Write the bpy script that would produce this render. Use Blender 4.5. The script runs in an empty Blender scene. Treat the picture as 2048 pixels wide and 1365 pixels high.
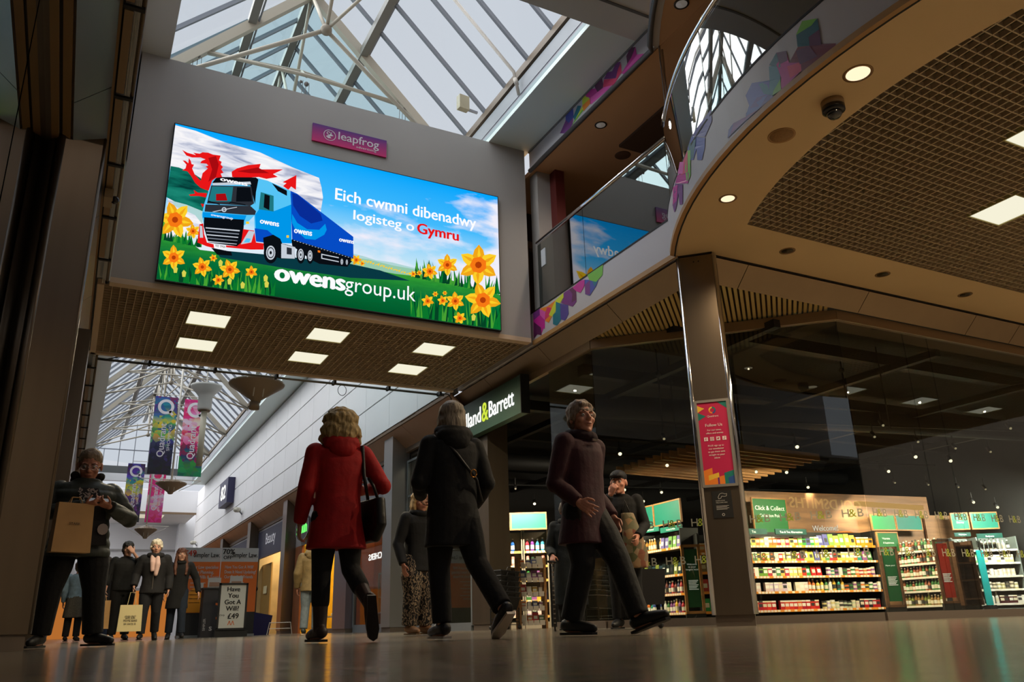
import bpy, math, random
from mathutils import Vector, Matrix, geometry, noise
random.seed(7)
D = bpy.data
SC = bpy.context.scene
COL = SC.collection
PI = math.pi

# ------------------------------------------------------------------ camera
CAM_H = 0.09
YAW, PITCH, ROLL, FPX = 0.48849193, 0.33199668, -0.02961951, 1642.65
def cam_axes():
    cy, sy, cp, sp = math.cos(YAW), math.sin(YAW), math.cos(PITCH), math.sin(PITCH)
    fwd = Vector((sy*cp, cy*cp, sp)); right = Vector((cy, -sy, 0)); up = right.cross(fwd)
    cr, sr = math.cos(ROLL), math.sin(ROLL)
    return cr*right + sr*up, -sr*right + cr*up, fwd
CR, CU, CF = cam_axes()
CAM = Vector((0, 0, CAM_H))
cd = D.cameras.new('camera'); cam = D.objects.new('camera', cd); COL.objects.link(cam)
cd.sensor_width = 36; cd.lens = FPX*36/2048; cd.clip_start = 0.02; cd.clip_end = 300
m = Matrix(((CR.x, CU.x, -CF.x, 0), (CR.y, CU.y, -CF.y, 0), (CR.z, CU.z, -CF.z, CAM_H), (0, 0, 0, 1)))
cam.matrix_world = m
SC.camera = cam
# ------------------------------------------------------------------ world, sun, exposure
SC.view_settings.view_transform = 'Standard'; SC.view_settings.look = 'None'
SC.view_settings.exposure = 0.0; SC.view_settings.gamma = 1.0
try: SC.view_settings.use_curve_mapping = False
except Exception: pass
W = D.worlds.new('overcast_sky'); SC.world = W; W.use_nodes = True
nt = W.node_tree; bg = nt.nodes['Background']
tc = nt.nodes.new('ShaderNodeTexCoord'); nz = nt.nodes.new('ShaderNodeTexNoise'); nz.inputs['Scale'].default_value = 1.6
cr_ = nt.nodes.new('ShaderNodeValToRGB'); cr_.color_ramp.elements[0].color = (0.56, 0.61, 0.69, 1); cr_.color_ramp.elements[1].color = (0.70, 0.72, 0.77, 1)
cr_.color_ramp.elements[0].position = .3; cr_.color_ramp.elements[1].position = .7
nt.links.new(tc.outputs['Generated'], nz.inputs['Vector']); nt.links.new(nz.outputs['Fac'], cr_.inputs['Fac']); nt.links.new(cr_.outputs['Color'], bg.inputs['Color'])
bg.inputs['Strength'].default_value = .98
sd = D.lights.new('overcast_daylight', 'SUN'); sd.energy = 8.0; sd.angle = math.radians(110); sd.color = (1.0, 0.98, 0.965)
so = D.objects.new('overcast_daylight', sd); COL.objects.link(so); so.rotation_euler = Vector((.9, -.34, -1)).to_track_quat('-Z', 'Y').to_euler()
cy_ = SC.cycles
cy_.max_bounces = 7; cy_.diffuse_bounces = 3; cy_.glossy_bounces = 3; cy_.transmission_bounces = 3; cy_.transparent_max_bounces = 10
cy_.caustics_reflective = False; cy_.caustics_refractive = False
cy_.sample_clamp_indirect = 4.0
try: cy_.use_denoising = True
except Exception: pass

# ------------------------------------------------------------------ rays onto real planes
def ray(x, y): return (CR*((x-1024)/FPX) + CU*(-(y-682.5)/FPX) + CF)
def at(x, y, ax, v):
    d = ray(x, y); return CAM + d*((v-CAM[ax])/d[ax])
def oncyl(x, y, cx, cy, r):
    d = ray(x, y); ox, oy = -cx, -cy
    a = d.x*d.x+d.y*d.y; b = 2*(ox*d.x+oy*d.y); c = ox*ox+oy*oy-r*r
    t = (-b-math.sqrt(max(b*b-4*a*c, 0)))/(2*a); return CAM + d*t
def zm(ox, oy, s, pts): return [(ox+x/s, oy+y/s) for x, y in pts]

# ------------------------------------------------------------------ materials
def s2l(c): c /= 255.0; return c/12.92 if c <= 0.04045 else ((c+0.055)/1.055)**2.4
def rgb(c): return tuple(s2l(v) for v in c)+(1.0,)
MATS = {}
def mat(name, c=(128,128,128), rough=.5, metal=0.0, var=0.0, scale=8.0, bump=0.0, stretch=(1,1,1), spec=.5, emit=None, es=1.0, coat=0.0):
    if name in MATS: return MATS[name]
    m = D.materials.new(name); m.use_nodes = True; n = m.node_tree; b = n.nodes['Principled BSDF']
    b.inputs['Base Color'].default_value = rgb(c); b.inputs['Roughness'].default_value = rough; b.inputs['Metallic'].default_value = metal
    b.inputs['Specular IOR Level'].default_value = spec; b.inputs['Coat Weight'].default_value = coat
    if emit: b.inputs['Emission Color'].default_value = rgb(emit); b.inputs['Emission Strength'].default_value = es
    if var or bump:
        t = n.nodes.new('ShaderNodeTexCoord'); mp = n.nodes.new('ShaderNodeMapping'); mp.inputs['Scale'].default_value = stretch
        z = n.nodes.new('ShaderNodeTexNoise'); z.inputs['Scale'].default_value = scale; z.inputs['Detail'].default_value = 3
        n.links.new(t.outputs['Object'], mp.inputs['Vector']); n.links.new(mp.outputs['Vector'], z.inputs['Vector'])
        if var:
            r = n.nodes.new('ShaderNodeValToRGB'); k = rgb(c)
            r.color_ramp.elements[0].position = .3; r.color_ramp.elements[1].position = .7
            r.color_ramp.elements[0].color = tuple(v*(1-var) for v in k[:3])+(1,); r.color_ramp.elements[1].color = tuple(min(1, v*(1+var)) for v in k[:3])+(1,)
            n.links.new(z.outputs['Fac'], r.inputs['Fac']); n.links.new(r.outputs['Color'], b.inputs['Base Color'])
        if bump:
            u = n.nodes.new('ShaderNodeBump'); u.inputs['Strength'].default_value = bump; u.inputs['Distance'].default_value = .02
            n.links.new(z.outputs['Fac'], u.inputs['Height']); n.links.new(u.outputs['Normal'], b.inputs['Normal'])
    MATS[name] = m; return m
def emis(name, c, s=1.0):
    if name in MATS: return MATS[name]
    m = D.materials.new(name); m.use_nodes = True; n = m.node_tree; n.nodes.clear()
    e = n.nodes.new('ShaderNodeEmission'); o = n.nodes.new('ShaderNodeOutputMaterial')
    e.inputs['Color'].default_value = rgb(c); e.inputs['Strength'].default_value = s; n.links.new(e.outputs[0], o.inputs[0]); MATS[name] = m; return m
def glass(name, tint=(235,240,238), boost=1.0, rough=0.0, base=0.0):
    if name in MATS: return MATS[name]
    m = D.materials.new(name); m.use_nodes = True; n = m.node_tree; n.nodes.clear()
    t = n.nodes.new('ShaderNodeBsdfTransparent'); t.inputs[0].default_value = rgb(tint)
    g = n.nodes.new('ShaderNodeBsdfGlossy'); g.inputs['Roughness'].default_value = rough
    f = n.nodes.new('ShaderNodeFresnel'); ge = n.nodes.new('ShaderNodeNewGeometry'); mi = n.nodes.new('ShaderNodeMix'); mi.inputs[2].default_value = 1.5; mi.inputs[3].default_value = 1/1.5; n.links.new(ge.outputs['Backfacing'], mi.inputs[0]); n.links.new(mi.outputs[0], f.inputs['IOR'])
    mu = n.nodes.new('ShaderNodeMath'); mu.operation = 'MULTIPLY_ADD'; mu.inputs[1].default_value = boost; mu.inputs[2].default_value = base; mu.use_clamp = True
    x = n.nodes.new('ShaderNodeMixShader'); o = n.nodes.new('ShaderNodeOutputMaterial')
    n.links.new(f.outputs[0], mu.inputs[0]); n.links.new(mu.outputs[0], x.inputs[0]); n.links.new(t.outputs[0], x.inputs[1]); n.links.new(g.outputs[0], x.inputs[2]); n.links.new(x.outputs[0], o.inputs[0])
    MATS[name] = m; return m

# ------------------------------------------------------------------ mesh builder
class MB:
    def __init__(s): s.v = []; s.f = []; s.m = []
    def add(s, vs, fs, mi=0, M=None):
        o = len(s.v)
        s.v += [tuple(M @ Vector(p)) if M is not None else tuple(p) for p in vs]
        s.f += [tuple(i+o for i in f) for f in fs]; s.m += [mi]*len(fs); return s
    def box(s, x0, x1, y0, y1, z0, z1, mi=0, M=None):
        v = [(x0,y0,z0),(x1,y0,z0),(x1,y1,z0),(x0,y1,z0),(x0,y0,z1),(x1,y0,z1),(x1,y1,z1),(x0,y1,z1)]
        return s.add(v, [(0,3,2,1),(4,5,6,7),(0,1,5,4),(1,2,6,5),(2,3,7,6),(3,0,4,7)], mi, M)
    def bar(s, a, b, w, h, mi=0, up=(0,0,1)):
        a = Vector(a); b = Vector(b); d = (b-a); L = d.length; d.normalize(); u = Vector(up)
        x = d.cross(u)
        if x.length < 1e-5: x = d.cross(Vector((1,0,0)))
        x.normalize(); u = x.cross(d)
        M = Matrix(((x.x,d.x,u.x,a.x),(x.y,d.y,u.y,a.y),(x.z,d.z,u.z,a.z),(0,0,0,1)))
        return s.box(-w/2, w/2, 0, L, -h/2, h/2, mi, M)
    def tube(s, pts, r, n=8, mi=0, caps=True):
        pts = [Vector(p) for p in pts]; rs = r if isinstance(r, (list, tuple)) else [r]*len(pts)
        vs = []; fs = []; X = None
        for i, p in enumerate(pts):
            d = (pts[min(i+1, len(pts)-1)]-pts[max(i-1, 0)]).normalized()
            if X is None:
                X = d.cross(Vector((0,0,1)))
                if X.length < 1e-3: X = d.cross(Vector((1,0,0)))
            X = (X - d*X.dot(d)).normalized(); Y = d.cross(X)
            for k in range(n):
                a = 2*PI*k/n; vs.append(p + (X*math.cos(a)+Y*math.sin(a))*rs[i])
        for i in range(len(pts)-1):
            for k in range(n): fs.append((i*n+k, i*n+(k+1)%n, (i+1)*n+(k+1)%n, (i+1)*n+k))
        if caps: fs.append(tuple(range(n))[::-1]); fs.append(tuple((len(pts)-1)*n+k for k in range(n)))
        return s.add(vs, fs, mi)
    def lathe(s, prof, n=20, mi=0, M=None):
        vs = []; fs = []
        for r, z in prof:
            for k in range(n): a = 2*PI*k/n; vs.append((r*math.cos(a), r*math.sin(a), z))
        for i in range(len(prof)-1):
            for k in range(n): fs.append((i*n+k, i*n+(k+1)%n, (i+1)*n+(k+1)%n, (i+1)*n+k))
        fs.append(tuple(range(n))[::-1]); fs.append(tuple((len(prof)-1)*n+k for k in range(n)))
        return s.add(vs, fs, mi, M)
    def ball(s, c, r, n=10, mi=0, M=None):
        rr = r if isinstance(r, (list, tuple)) else (r, r, r); vs = []; fs = []; h = n//2+1
        for i in range(1, h):
            t = PI*i/h
            for k in range(n): a = 2*PI*k/n; vs.append((c[0]+rr[0]*math.sin(t)*math.cos(a), c[1]+rr[1]*math.sin(t)*math.sin(a), c[2]+rr[2]*math.cos(t)))
        for i in range(h-2):
            for k in range(n): fs.append((i*n+k, (i+1)*n+k, (i+1)*n+(k+1)%n, i*n+(k+1)%n))
        t0 = len(vs); vs.append((c[0], c[1], c[2]+rr[2])); vs.append((c[0], c[1], c[2]-rr[2]))
        for k in range(n): fs.append((k, (k+1)%n, t0)); fs.append(((h-2)*n+(k+1)%n, (h-2)*n+k, t0+1))
        return s.add(vs, fs, mi, M)
    def poly(s, pts, mi=0):
        pts = [Vector(p) for p in pts]; tr = geometry.tessellate_polygon([pts])
        return s.add(pts, [tuple(t) for t in tr], mi)
    def prism(s, pts, d, mi=0):
        """closed solid: outline pts (3D, planar) pushed along d"""
        pts = [Vector(p) for p in pts]; d = Vector(d); n = len(pts); tr = geometry.tessellate_polygon([pts])
        return s.add(pts+[p+d for p in pts], [tuple(t) for t in tr]+[tuple(i+n for i in t[::-1]) for t in tr]+[(i, (i+1)%n, (i+1)%n+n, i+n) for i in range(n)], mi)
    def build(s, name, mats, parent=None, smooth=False, loc=None):
        me = D.meshes.new(name); me.from_pydata(s.v, [], s.f); 
        for m in (mats if isinstance(mats, (list, tuple)) else [mats]): me.materials.append(m)
        if any(s.m): me.polygons.foreach_set('material_index', s.m)
        if smooth: me.polygons.foreach_set('use_smooth', [True]*len(s.f))
        me.update(); return link(name, me, parent, loc)
def link(name, me, parent=None, loc=None):
    o = D.objects.new(name, me); COL.objects.link(o)
    if parent is not None: o.parent = parent
    if loc is not None: o.location = loc
    return o
def tag(o, label, cat, group=None, kind=None):
    o['label'] = label; o['category'] = cat
    if group: o['group'] = group
    if kind: o['kind'] = kind
    return o
def struct(o, label=None):
    o['kind'] = 'structure'
    if label: o['label'] = label
    return o
def thing(name, label, cat, loc=(0,0,0), rz=0.0, group=None):
    o = D.objects.new(name, None); o.empty_display_size = .1; COL.objects.link(o); o.location = loc; o.rotation_euler = (0, 0, rz)
    return tag(o, label, cat, group)
def copy_tree(o, parent=None, names=None):
    c = o.copy(); COL.objects.link(c)
    if parent is not None: c.parent = parent
    for ch in list(o.children): copy_tree(ch, c)
    return c
_tc = {}
def text_geo(s, bold=0.0):
    k = (s, bold)
    if k in _tc: return _tc[k]
    cu = D.curves.new('t', 'FONT'); cu.body = s; cu.size = 1.0; cu.offset = 0; cu.resolution_u = 3; cu.align_x = 'LEFT'
    o = D.objects.new('t', cu); COL.objects.link(o); bpy.context.view_layer.update()
    me = D.meshes.new_from_object(o.evaluated_get(bpy.context.evaluated_depsgraph_get()))
    vs = [tuple(v.co) for v in me.vertices]; fs = [tuple(p.vertices) for p in me.polygons]
    D.objects.remove(o); D.curves.remove(cu); D.meshes.remove(me)
    if not vs: vs = [(0,0,0)]; fs = []
    x0 = min(v[0] for v in vs); x1 = max(v[0] for v in vs)
    vs = [(v[0]-x0, v[1], 0) for v in vs]
    if bold:
        q = []; g = []; w_ = x1-x0
        for i, (dx, dy) in enumerate(((-bold,0),(bold,0),(0,bold*.5),(0,-bold*.5))): g += [tuple(j+i*len(vs) for j in f) for f in fs]; q += [(v[0]+dx, v[1]+dy, i*.0004) for v in vs]
        vs, fs = q, g
    _tc[k] = (vs, fs, x1-x0); return _tc[k]
def text_on(mb, s, o, ux, uy, width=None, cap=None, mi=0, bold=0.0, center=False, depth=0.0):
    """letters on a plane: o = left baseline, ux/uy unit vectors; cap = capital height"""
    vs, fs, w = text_geo(s, bold); ux = Vector(ux); uy = Vector(uy); o = Vector(o)
    if cap is None: cap = width/w*0.70
    sy = cap/0.70; sx = (width/w) if width else sy
    if center: o = o - ux*(w*sx/2)
    nz_ = ux.cross(uy); P = [o+ux*(v[0]*sx)+uy*(v[1]*sy)+nz_*v[2] for v in vs]
    mb.add(P, fs, mi)
    if depth:
        nrm = ux.cross(uy).normalized()*depth; n = len(P)
        mb.add([p+nrm for p in P], fs, mi)
        ed = {}
        for f in fs:
            for i in range(len(f)):
                e = (f[i], f[(i+1)%len(f)]); ed[e] = 1
        q = [(a, b) for a, b in ed if (b, a) not in ed]
        vv = []; ff = []
        for a, b in q: k = len(vv); vv += [P[a], P[b], P[b]+nrm, P[a]+nrm]; ff.append((k, k+1, k+2, k+3))
        mb.add(vv, ff, mi)
    return w*sx
def spot(name, loc, energy, color=(1,.82,.6), size=150, blend=1.0, rad=.05, aim=None, parent=None):
    l = D.lights.new(name, 'SPOT'); l.energy = energy; l.color = color; l.spot_size = math.radians(size); l.spot_blend = blend; l.shadow_soft_size = rad
    o = D.objects.new(name, l); COL.objects.link(o); o.location = loc
    if aim is not None: o.rotation_euler = (Vector(aim)-Vector(loc)).to_track_quat('-Z', 'Y').to_euler()
    if parent is not None: o.parent = parent
    return o
def cname(c):
    r, g, b = c; mx, mn = max(c), min(c)
    if mx < 75: return 'dark'
    if mx-mn < 34: return 'pale' if mx > 170 else 'grey'
    if r == mx and b > g: return 'pink' if mx > 170 else 'purple'
    if r == mx: return 'yellow' if g > .76*r else ('orange' if g > .45*r else 'red')
    if g == mx: return 'green'
    return 'purple' if r > g else 'blue'
_o1 = 'first second third fourth fifth sixth seventh eighth ninth tenth eleventh twelfth thirteenth fourteenth fifteenth sixteenth seventeenth eighteenth nineteenth twentieth'.split()
def ordw(n): return _o1[n-1] if n <= 20 else ('twenty-'+_o1[n-21] if n < 30 else ('thirtieth' if n == 30 else 'thirty-'+_o1[n-31]))
X_, Y_, Z_ = Vector((1,0,0)), Vector((0,1,0)), Vector((0,0,1))

# ------------------------------------------------------------------ shared materials
white = mat('white_paint', (168,164,160), .7, var=.05, scale=.6)
clad = mat('white_cladding', (236,236,238), .45, var=.03, scale=.4)
steel = mat('brushed_steel', (124,112,98), .28, .85, var=.08, scale=3, bump=.02, stretch=(1,1,.05))
steeld = mat('dark_brushed_steel', (112,100,86), .33, .8, var=.10, scale=3, stretch=(1,1,.05))
chrome = mat('chrome', (215,215,220), .12, 1.0)
bronze = mat('bronze_panel', (150,126,98), .32, .55, var=.06, scale=2)
tan = mat('tan_soffit_paint', (228,196,148), .6, var=.03, scale=.7)
gridm = mat('grid_blade', (196,174,144), .55)
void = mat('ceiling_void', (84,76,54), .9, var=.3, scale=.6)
black = mat('black', (14,14,14), .6)
blackg = mat('black_gloss', (16,16,18), .25)
seal = mat('dark_seal', (26,20,16), .7)
beam = mat('beige_steel_paint', (176,168,152), .5, .0)
grey = mat('grey_aluminium', (140,145,150), .4, .5)
shopglass = glass('shop_glass', (225,228,222), 1.2, 0.0, .005)
railglass = glass('rail_glass', (170,180,178), 2.8, 0.0, .05)
roofglass = glass('roof_glass', (244,248,250), .35, 0.05)
roofteal = glass('tinted_roof_glass', (206,232,236), .6, .05)
panel_em = emis('light_panel', (246,241,216), 1.0)
bulb = emis('lamp_glow', (255,240,205), 1.6)
brightw = emis('lit_letters', (255,255,250), 1.1)
wood = mat('oak', (176,126,74), .5, var=.2, scale=2, stretch=(1,1,8))
wood2 = mat('walnut', (96,66,44), .5, var=.25, scale=2, stretch=(1,1,8))
# ================================================================== SETTING
def floor_mat():
    m = D.materials.new('polished_stone_tiles'); m.use_nodes = True; n = m.node_tree; b = n.nodes['Principled BSDF']
    t = n.nodes.new('ShaderNodeTexCoord')
    bk = n.nodes.new('ShaderNodeTexBrick'); bk.offset = 0; bk.inputs['Scale'].default_value = 1.0; bk.inputs['Brick Width'].default_value = .6; bk.inputs['Row Height'].default_value = .6
    bk.inputs['Mortar Size'].default_value = .004; bk.inputs['Color1'].default_value = rgb((136,125,109)); bk.inputs['Color2'].default_value = rgb((124,113,98)); bk.inputs['Mortar'].default_value = rgb((62,56,48))
    z = n.nodes.new('ShaderNodeTexNoise'); z.inputs['Scale'].default_value = 9; z.inputs['Detail'].default_value = 5
    mx = n.nodes.new('ShaderNodeMixRGB'); mx.blend_type = 'MULTIPLY'; mx.inputs[0].default_value = .6
    n.links.new(t.outputs['Object'], bk.inputs['Vector']); n.links.new(t.outputs['Object'], z.inputs['Vector'])
    n.links.new(bk.outputs['Color'], mx.inputs[1]); n.links.new(z.outputs['Color'], mx.inputs[2]); n.links.new(mx.outputs[0], b.inputs['Base Color'])
    r = n.nodes.new('ShaderNodeMapRange'); r.inputs['To Min'].default_value = .10; r.inputs['To Max'].default_value = .22; n.links.new(z.outputs['Fac'], r.inputs['Value']); n.links.new(r.outputs[0], b.inputs['Roughness'])
    z2 = n.nodes.new('ShaderNodeTexNoise'); z2.inputs['Scale'].default_value = 28; z2.inputs['Detail'].default_value = 2
    u = n.nodes.new('ShaderNodeBump'); u.inputs['Strength'].default_value = .10; u.inputs['Distance'].default_value = .004; n.links.new(t.outputs['Object'], z2.inputs['Vector']); n.links.new(z2.outputs['Fac'], u.inputs['Height']); n.links.new(u.outputs['Normal'], b.inputs['Normal'])
    b.inputs['Specular IOR Level'].default_value = .27
    return m
struct(MB().box(-6, 24, -10, 62, -.1, 0).build('floor', floor_mat()))

BY, BT = 11.09, 14.35            # front and back of the bulkhead that carries the screen
GZ = 4.46                        # ceiling height under it
# bulkhead (a hollow box: front, back, top), its open-cell ceiling underneath
b = MB(); b.box(0, 6.25, BY, BY+.12, GZ, 8.05); b.box(0, 6.25, BT-.12, BT, GZ, 8.05); b.box(0, 6.25, BY+.12, BT-.12, 7.95, 8.05)
struct(b.build('wall_bulkhead', white))
b = MB(); b.box(0, 6.25, BY-.004, BY+.14, GZ-.02, GZ+.055); b.box(-.13, 6.25, BT-.09, BT+.01, GZ-.03, GZ+.05); b.box(-.14, -.06, BY+.1, BT, GZ-.03, GZ+.05)
struct(b.build('trim_1', mat('bulkhead_lip', (220,194,164), .6)))
def egg_crate(mb, x0, x1, y0, y1, z, pitch=.1, t=.009, h=.05, clip=None, skip=()):
    n = int(round((x1-x0)/pitch)); k = int(round((y1-y0)/pitch))
    def cut(iv, a, b2):
        out = []
        for p, q in iv:
            if b2 <= p or a >= q: out.append((p, q)); continue
            if a > p: out.append((p, a))
            if b2 < q: out.append((b2, q))
        return out
    for i in range(n+1):
        x = x0+i*pitch; iv = [(y0, y1)]
        if clip:
            lo, hi = clip('x', x); iv = [(max(y0, lo), min(y1, hi))]
        for a in skip:
            if a[0] < x < a[1]: iv = cut(iv, a[2], a[3])
        for p, q in iv:
            if q > p: mb.box(x-t/2, x+t/2, p, q, z, z+h)
    for j in range(k+1):
        y = y0+j*pitch; iv = [(x0, x1)]
        if clip:
            lo, hi = clip('y', y); iv = [(max(x0, lo), min(x1, hi))]
        for a in skip:
            if a[2] < y < a[3]: iv = cut(iv, a[0], a[1])
        for p, q in iv:
            if q > p: mb.box(p, q, y-t/2, y+t/2, z+.001, z+h)
PAN = [(1.08, 11.81), (1.08, 13.04), (2.87, 11.81), (2.87, 13.04), (4.66, 11.81), (4.66, 13.04)]
g = MB(); egg_crate(g, -.06, 6.2, BY+.14, BT-.09, GZ, skip=[(x-.02, x+.58, y-.02, y+.58) for x, y in PAN])
struct(g.build('ceiling', gridm))
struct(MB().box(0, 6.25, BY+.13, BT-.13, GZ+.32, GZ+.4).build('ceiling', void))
def light_panel(x, y, z, label, group, w=.56, e=260, col=(1,.84,.58)):
    t = thing('ceiling_light', label, 'ceiling light', (x+w/2, y+w/2, z), 0, group)
    f = MB(); h = w/2
    for a in ((-h-.015, h+.015, -h-.015, -h), (-h-.015, h+.015, h, h+.015), (-h-.015, -h, -h, h), (h, h+.015, -h, h)): f.box(a[0], a[1], a[2], a[3], -.004, .05)
    f.build('frame', mat('light_frame', (190,180,120), .4), t)
    MB().box(-h, h, -h, h, .008, .03).build('diffuser', panel_em, t)
    if e: spot('lamp', (0, 0, -.03), e, col, 160, 1, .015, parent=t)
    return t
nm = [('leftmost', 'front'), ('leftmost', 'back'), ('middle', 'front'), ('middle', 'back'), ('rightmost', 'front'), ('rightmost', 'back')]
for (x, y), (c, r) in zip(PAN, nm):
    light_panel(x, y, GZ, f'square white light panel in the grid ceiling under the advertising screen, {c} pair, {r} one', 'light panels under the bulkhead')

# ---- right balcony: slab band, curved round the atrium
CX, CY, CRAD = 11.35, 3.7, 6.3
def arc_pts(r, z, n=44, a0=None, a1=None):
    a0 = math.atan2(7.42-CY, -math.sqrt(max(r*r-(7.42-CY)**2, 0))) if a0 is None else a0
    a1 = PI + 1.35 if a1 is None else a1
    return [Vector((CX+r*math.cos(a0+(a1-a0)*i/n), CY+r*math.sin(a0+(a1-a0)*i/n), z)) for i in range(n+1)]
def sheet(mb, A, B, mi=0):
    n = len(A); mb.add(list(A)+list(B), [(i, i+1, n+i+1, n+i) for i in range(n-1)], mi)
def wall_arc(mb, r0, r1, z0, z1, mi=0):
    a = arc_pts(r0, z0); b2 = arc_pts(r0, z1); c = arc_pts(r1, z1); d = arc_pts(r1, z0)
    for p, q in ((a, b2), (b2, c), (c, d), (d, a)): sheet(mb, p, q, mi)
band = mat('balcony_white', (196,190,192), .5)
b = MB(); b.box(6.35, 6.5, 7.42, BY+3.2, GZ, 5.0); wall_arc(b, CRAD, CRAD-.15, GZ+.02, 5.0); struct(b.build('wall_balcony', band, smooth=False))
b = MB(); b.box(6.33, 6.36, 7.42, BY+.1, GZ-.02, GZ+.05); wall_arc(b, CRAD+.02, CRAD-.03, GZ-.02, GZ+.04); struct(b.build('trim_2', mat('soffit_lip', (184,140,88), .5)))
b = MB(); b.box(6.345, 6.37, 7.42, BY, 5.0, 5.025); wall_arc(b, CRAD+.005, CRAD-.03, 5.0, 5.025); struct(b.build('trim_3', seal))
b = MB(); wall_arc(b, CRAD-.03, CRAD-.05, GZ-.022, GZ+.0); b.box(6.68, 20, 7.2, 7.23, GZ-.02, GZ+.01)
b.prism([(6.38, 7.43, GZ-.02), (6.68, 7.14, GZ-.02), (6.70, 7.17, GZ-.02), (6.4, 7.46, GZ-.02)], (0,0,.03)); struct(b.build('trim_4', seal))
# solid rim soffit around the cell ceiling
b = MB(); RI = 5.48
a0 = math.atan2(6.38-CY, -math.sqrt(RI*RI-(6.38-CY)**2))
A = arc_pts(CRAD-.03, GZ, 44); B = arc_pts(RI, GZ, 44, a0)
sheet(b, A, B)
cor = [A[0], Vector((6.38, 7.43, GZ)), Vector((6.68, 7.14, GZ)), Vector((6.68, 7.2, GZ)), Vector((20, 7.2, GZ)), Vector((20, 6.38, GZ)), B[0]]
b.poly(cor)
n0 = len(b.v); vv = list(b.v); ff = list(b.f); b.add([(x, y, z+.06) for x, y, z in vv], ff)
struct(b.build('ceiling', tan))
def clipc(ax, v):
    if ax == 'x':
        if v > CX: return (-1.8, 6.38)
        d = RI*RI-(v-CX)**2
        return (1, -1) if d <= 0 else (CY-math.sqrt(d), CY+math.sqrt(d))
    d = RI*RI-(v-CY)**2
    return (1, -1) if d <= 0 else (CX-math.sqrt(d), 19.9)
PR = [(8.86, 4.58), (7.66, 3.37), (10.06, 4.58), (10.06, 3.37), (8.86, 2.17), (10.06, 2.17), (7.66, 5.79-.9*0-1.2), (11.26, 4.58)]
PR = [(8.86, 4.58), (7.66, 3.37), (10.06, 3.37), (11.26, 4.58), (8.86, 2.17), (10.06, 5.79)]
PR = [(8.86, 4.58), (7.66, 3.37), (13.6, 3.45), (15.85, 3.45), (18.1, 3.45)]
g = MB(); egg_crate(g, 5.86, 19.86, -1.8, 6.38, GZ+.01, clip=clipc, t=.012, skip=[(x-.02, x+.58, y-.02, y+.58) for x, y in PR])
struct(g.build('ceiling', gridm))
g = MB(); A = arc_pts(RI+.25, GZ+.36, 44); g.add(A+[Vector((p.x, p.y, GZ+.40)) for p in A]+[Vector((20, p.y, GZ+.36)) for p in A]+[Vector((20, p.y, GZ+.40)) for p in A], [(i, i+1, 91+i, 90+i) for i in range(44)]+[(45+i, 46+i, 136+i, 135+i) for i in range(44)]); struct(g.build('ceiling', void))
for i, (x, y) in enumerate(PR):
    light_panel(x, y, GZ+.01, ['square white light panel low on the right edge of the round grid ceiling', 'square white light panel cut by the right edge, above the other one'][i] if i < 2 else 'square white light panel of the round grid ceiling, beyond the right edge, '+['', '', 'nearest', 'middle', 'farthest'][i], 'light panels in the round ceiling', e=780)
def downlight(x, y, z, label, group, on=True, r=.075, body=None, ring=(150,112,66), en=220):
    t = thing('downlight', label, 'downlight', (x, y, z), 0, group)
    MB().lathe([(r, -.001), (r+.025, -.004), (r+.025, .004), (r, .006)], 24).build('ring', mat('downlight_ring_'+str(ring[0]), ring, .4, .3), t, True)
    if on:
        MB().lathe([(.001, -.001), (r*.9, -.001), (r, -.003)], 24).build('lens', emis('downlight_glow', (255,236,196), 1.15), t, True); spot('lamp', (0, 0, -.02), en, (1,.74,.45), 150, 1, .015, parent=t)
    else: MB().lathe([(.001, -.0012), (r*.9, -.0012), (r, -.003)], 24).build('lens', body or mat('dark_lens', (92,82,54), .3), t, True)
downlight(5.45, 3.81, GZ, 'lit round downlight in the curved tan soffit, upper one above the dome camera', 'lit downlights', r=.1)
downlight(5.93, 5.99, GZ, 'lit round downlight in the curved tan soffit, lower one near the steel column', 'lit downlights')
for q, s in zip([(7.56, 6.73), (9.34, 6.75), (11.12, 6.77)], ['nearest the steel column', 'the middle of three', 'nearest the right edge']):
    downlight(q[0], q[1], GZ, f'unlit round downlight in the tan soffit above the dark shop window, {s}', 'unlit downlights', False)
t = thing('ceiling_speaker', 'flat round tan speaker grille in the curved soffit between the two lit downlights', 'speaker', (5.55, 4.8, GZ))
MB().lathe([(.001, -.006), (.11, -.006), (.115, .004)], 28).build('grille', mat('speaker_grille', (150,112,66), .6, var=.15, scale=60), t, True)
MB().lathe([(.11, -.002), (.13, -.008), (.13, .004), (.11, .006)], 28).build('rim', mat('speaker_rim', (180,138,88), .5), t, True)
t = thing('dome_camera', 'black dome security camera hanging from the curved tan soffit', 'security camera', (5.57, 4.2, GZ))
MB().lathe([(.001, .001), (.10, 0), (.10, -.05), (.085, -.06), (.001, -.06)], 24).build('base', mat('camera_white', (168,140,104), .5), t, True)
MB().lathe([(.085, -.055), (.10, -.06), (.10, -.10), (.075, -.115), (.001, -.115)], 24).build('housing', blackg, t, True)
MB().lathe([(.07, -.11), (.066, -.14), (.045, -.165), (.001, -.178)], 24).build('dome', mat('dome_smoke', (20,20,22), .05, coat=1), t, True)

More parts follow.
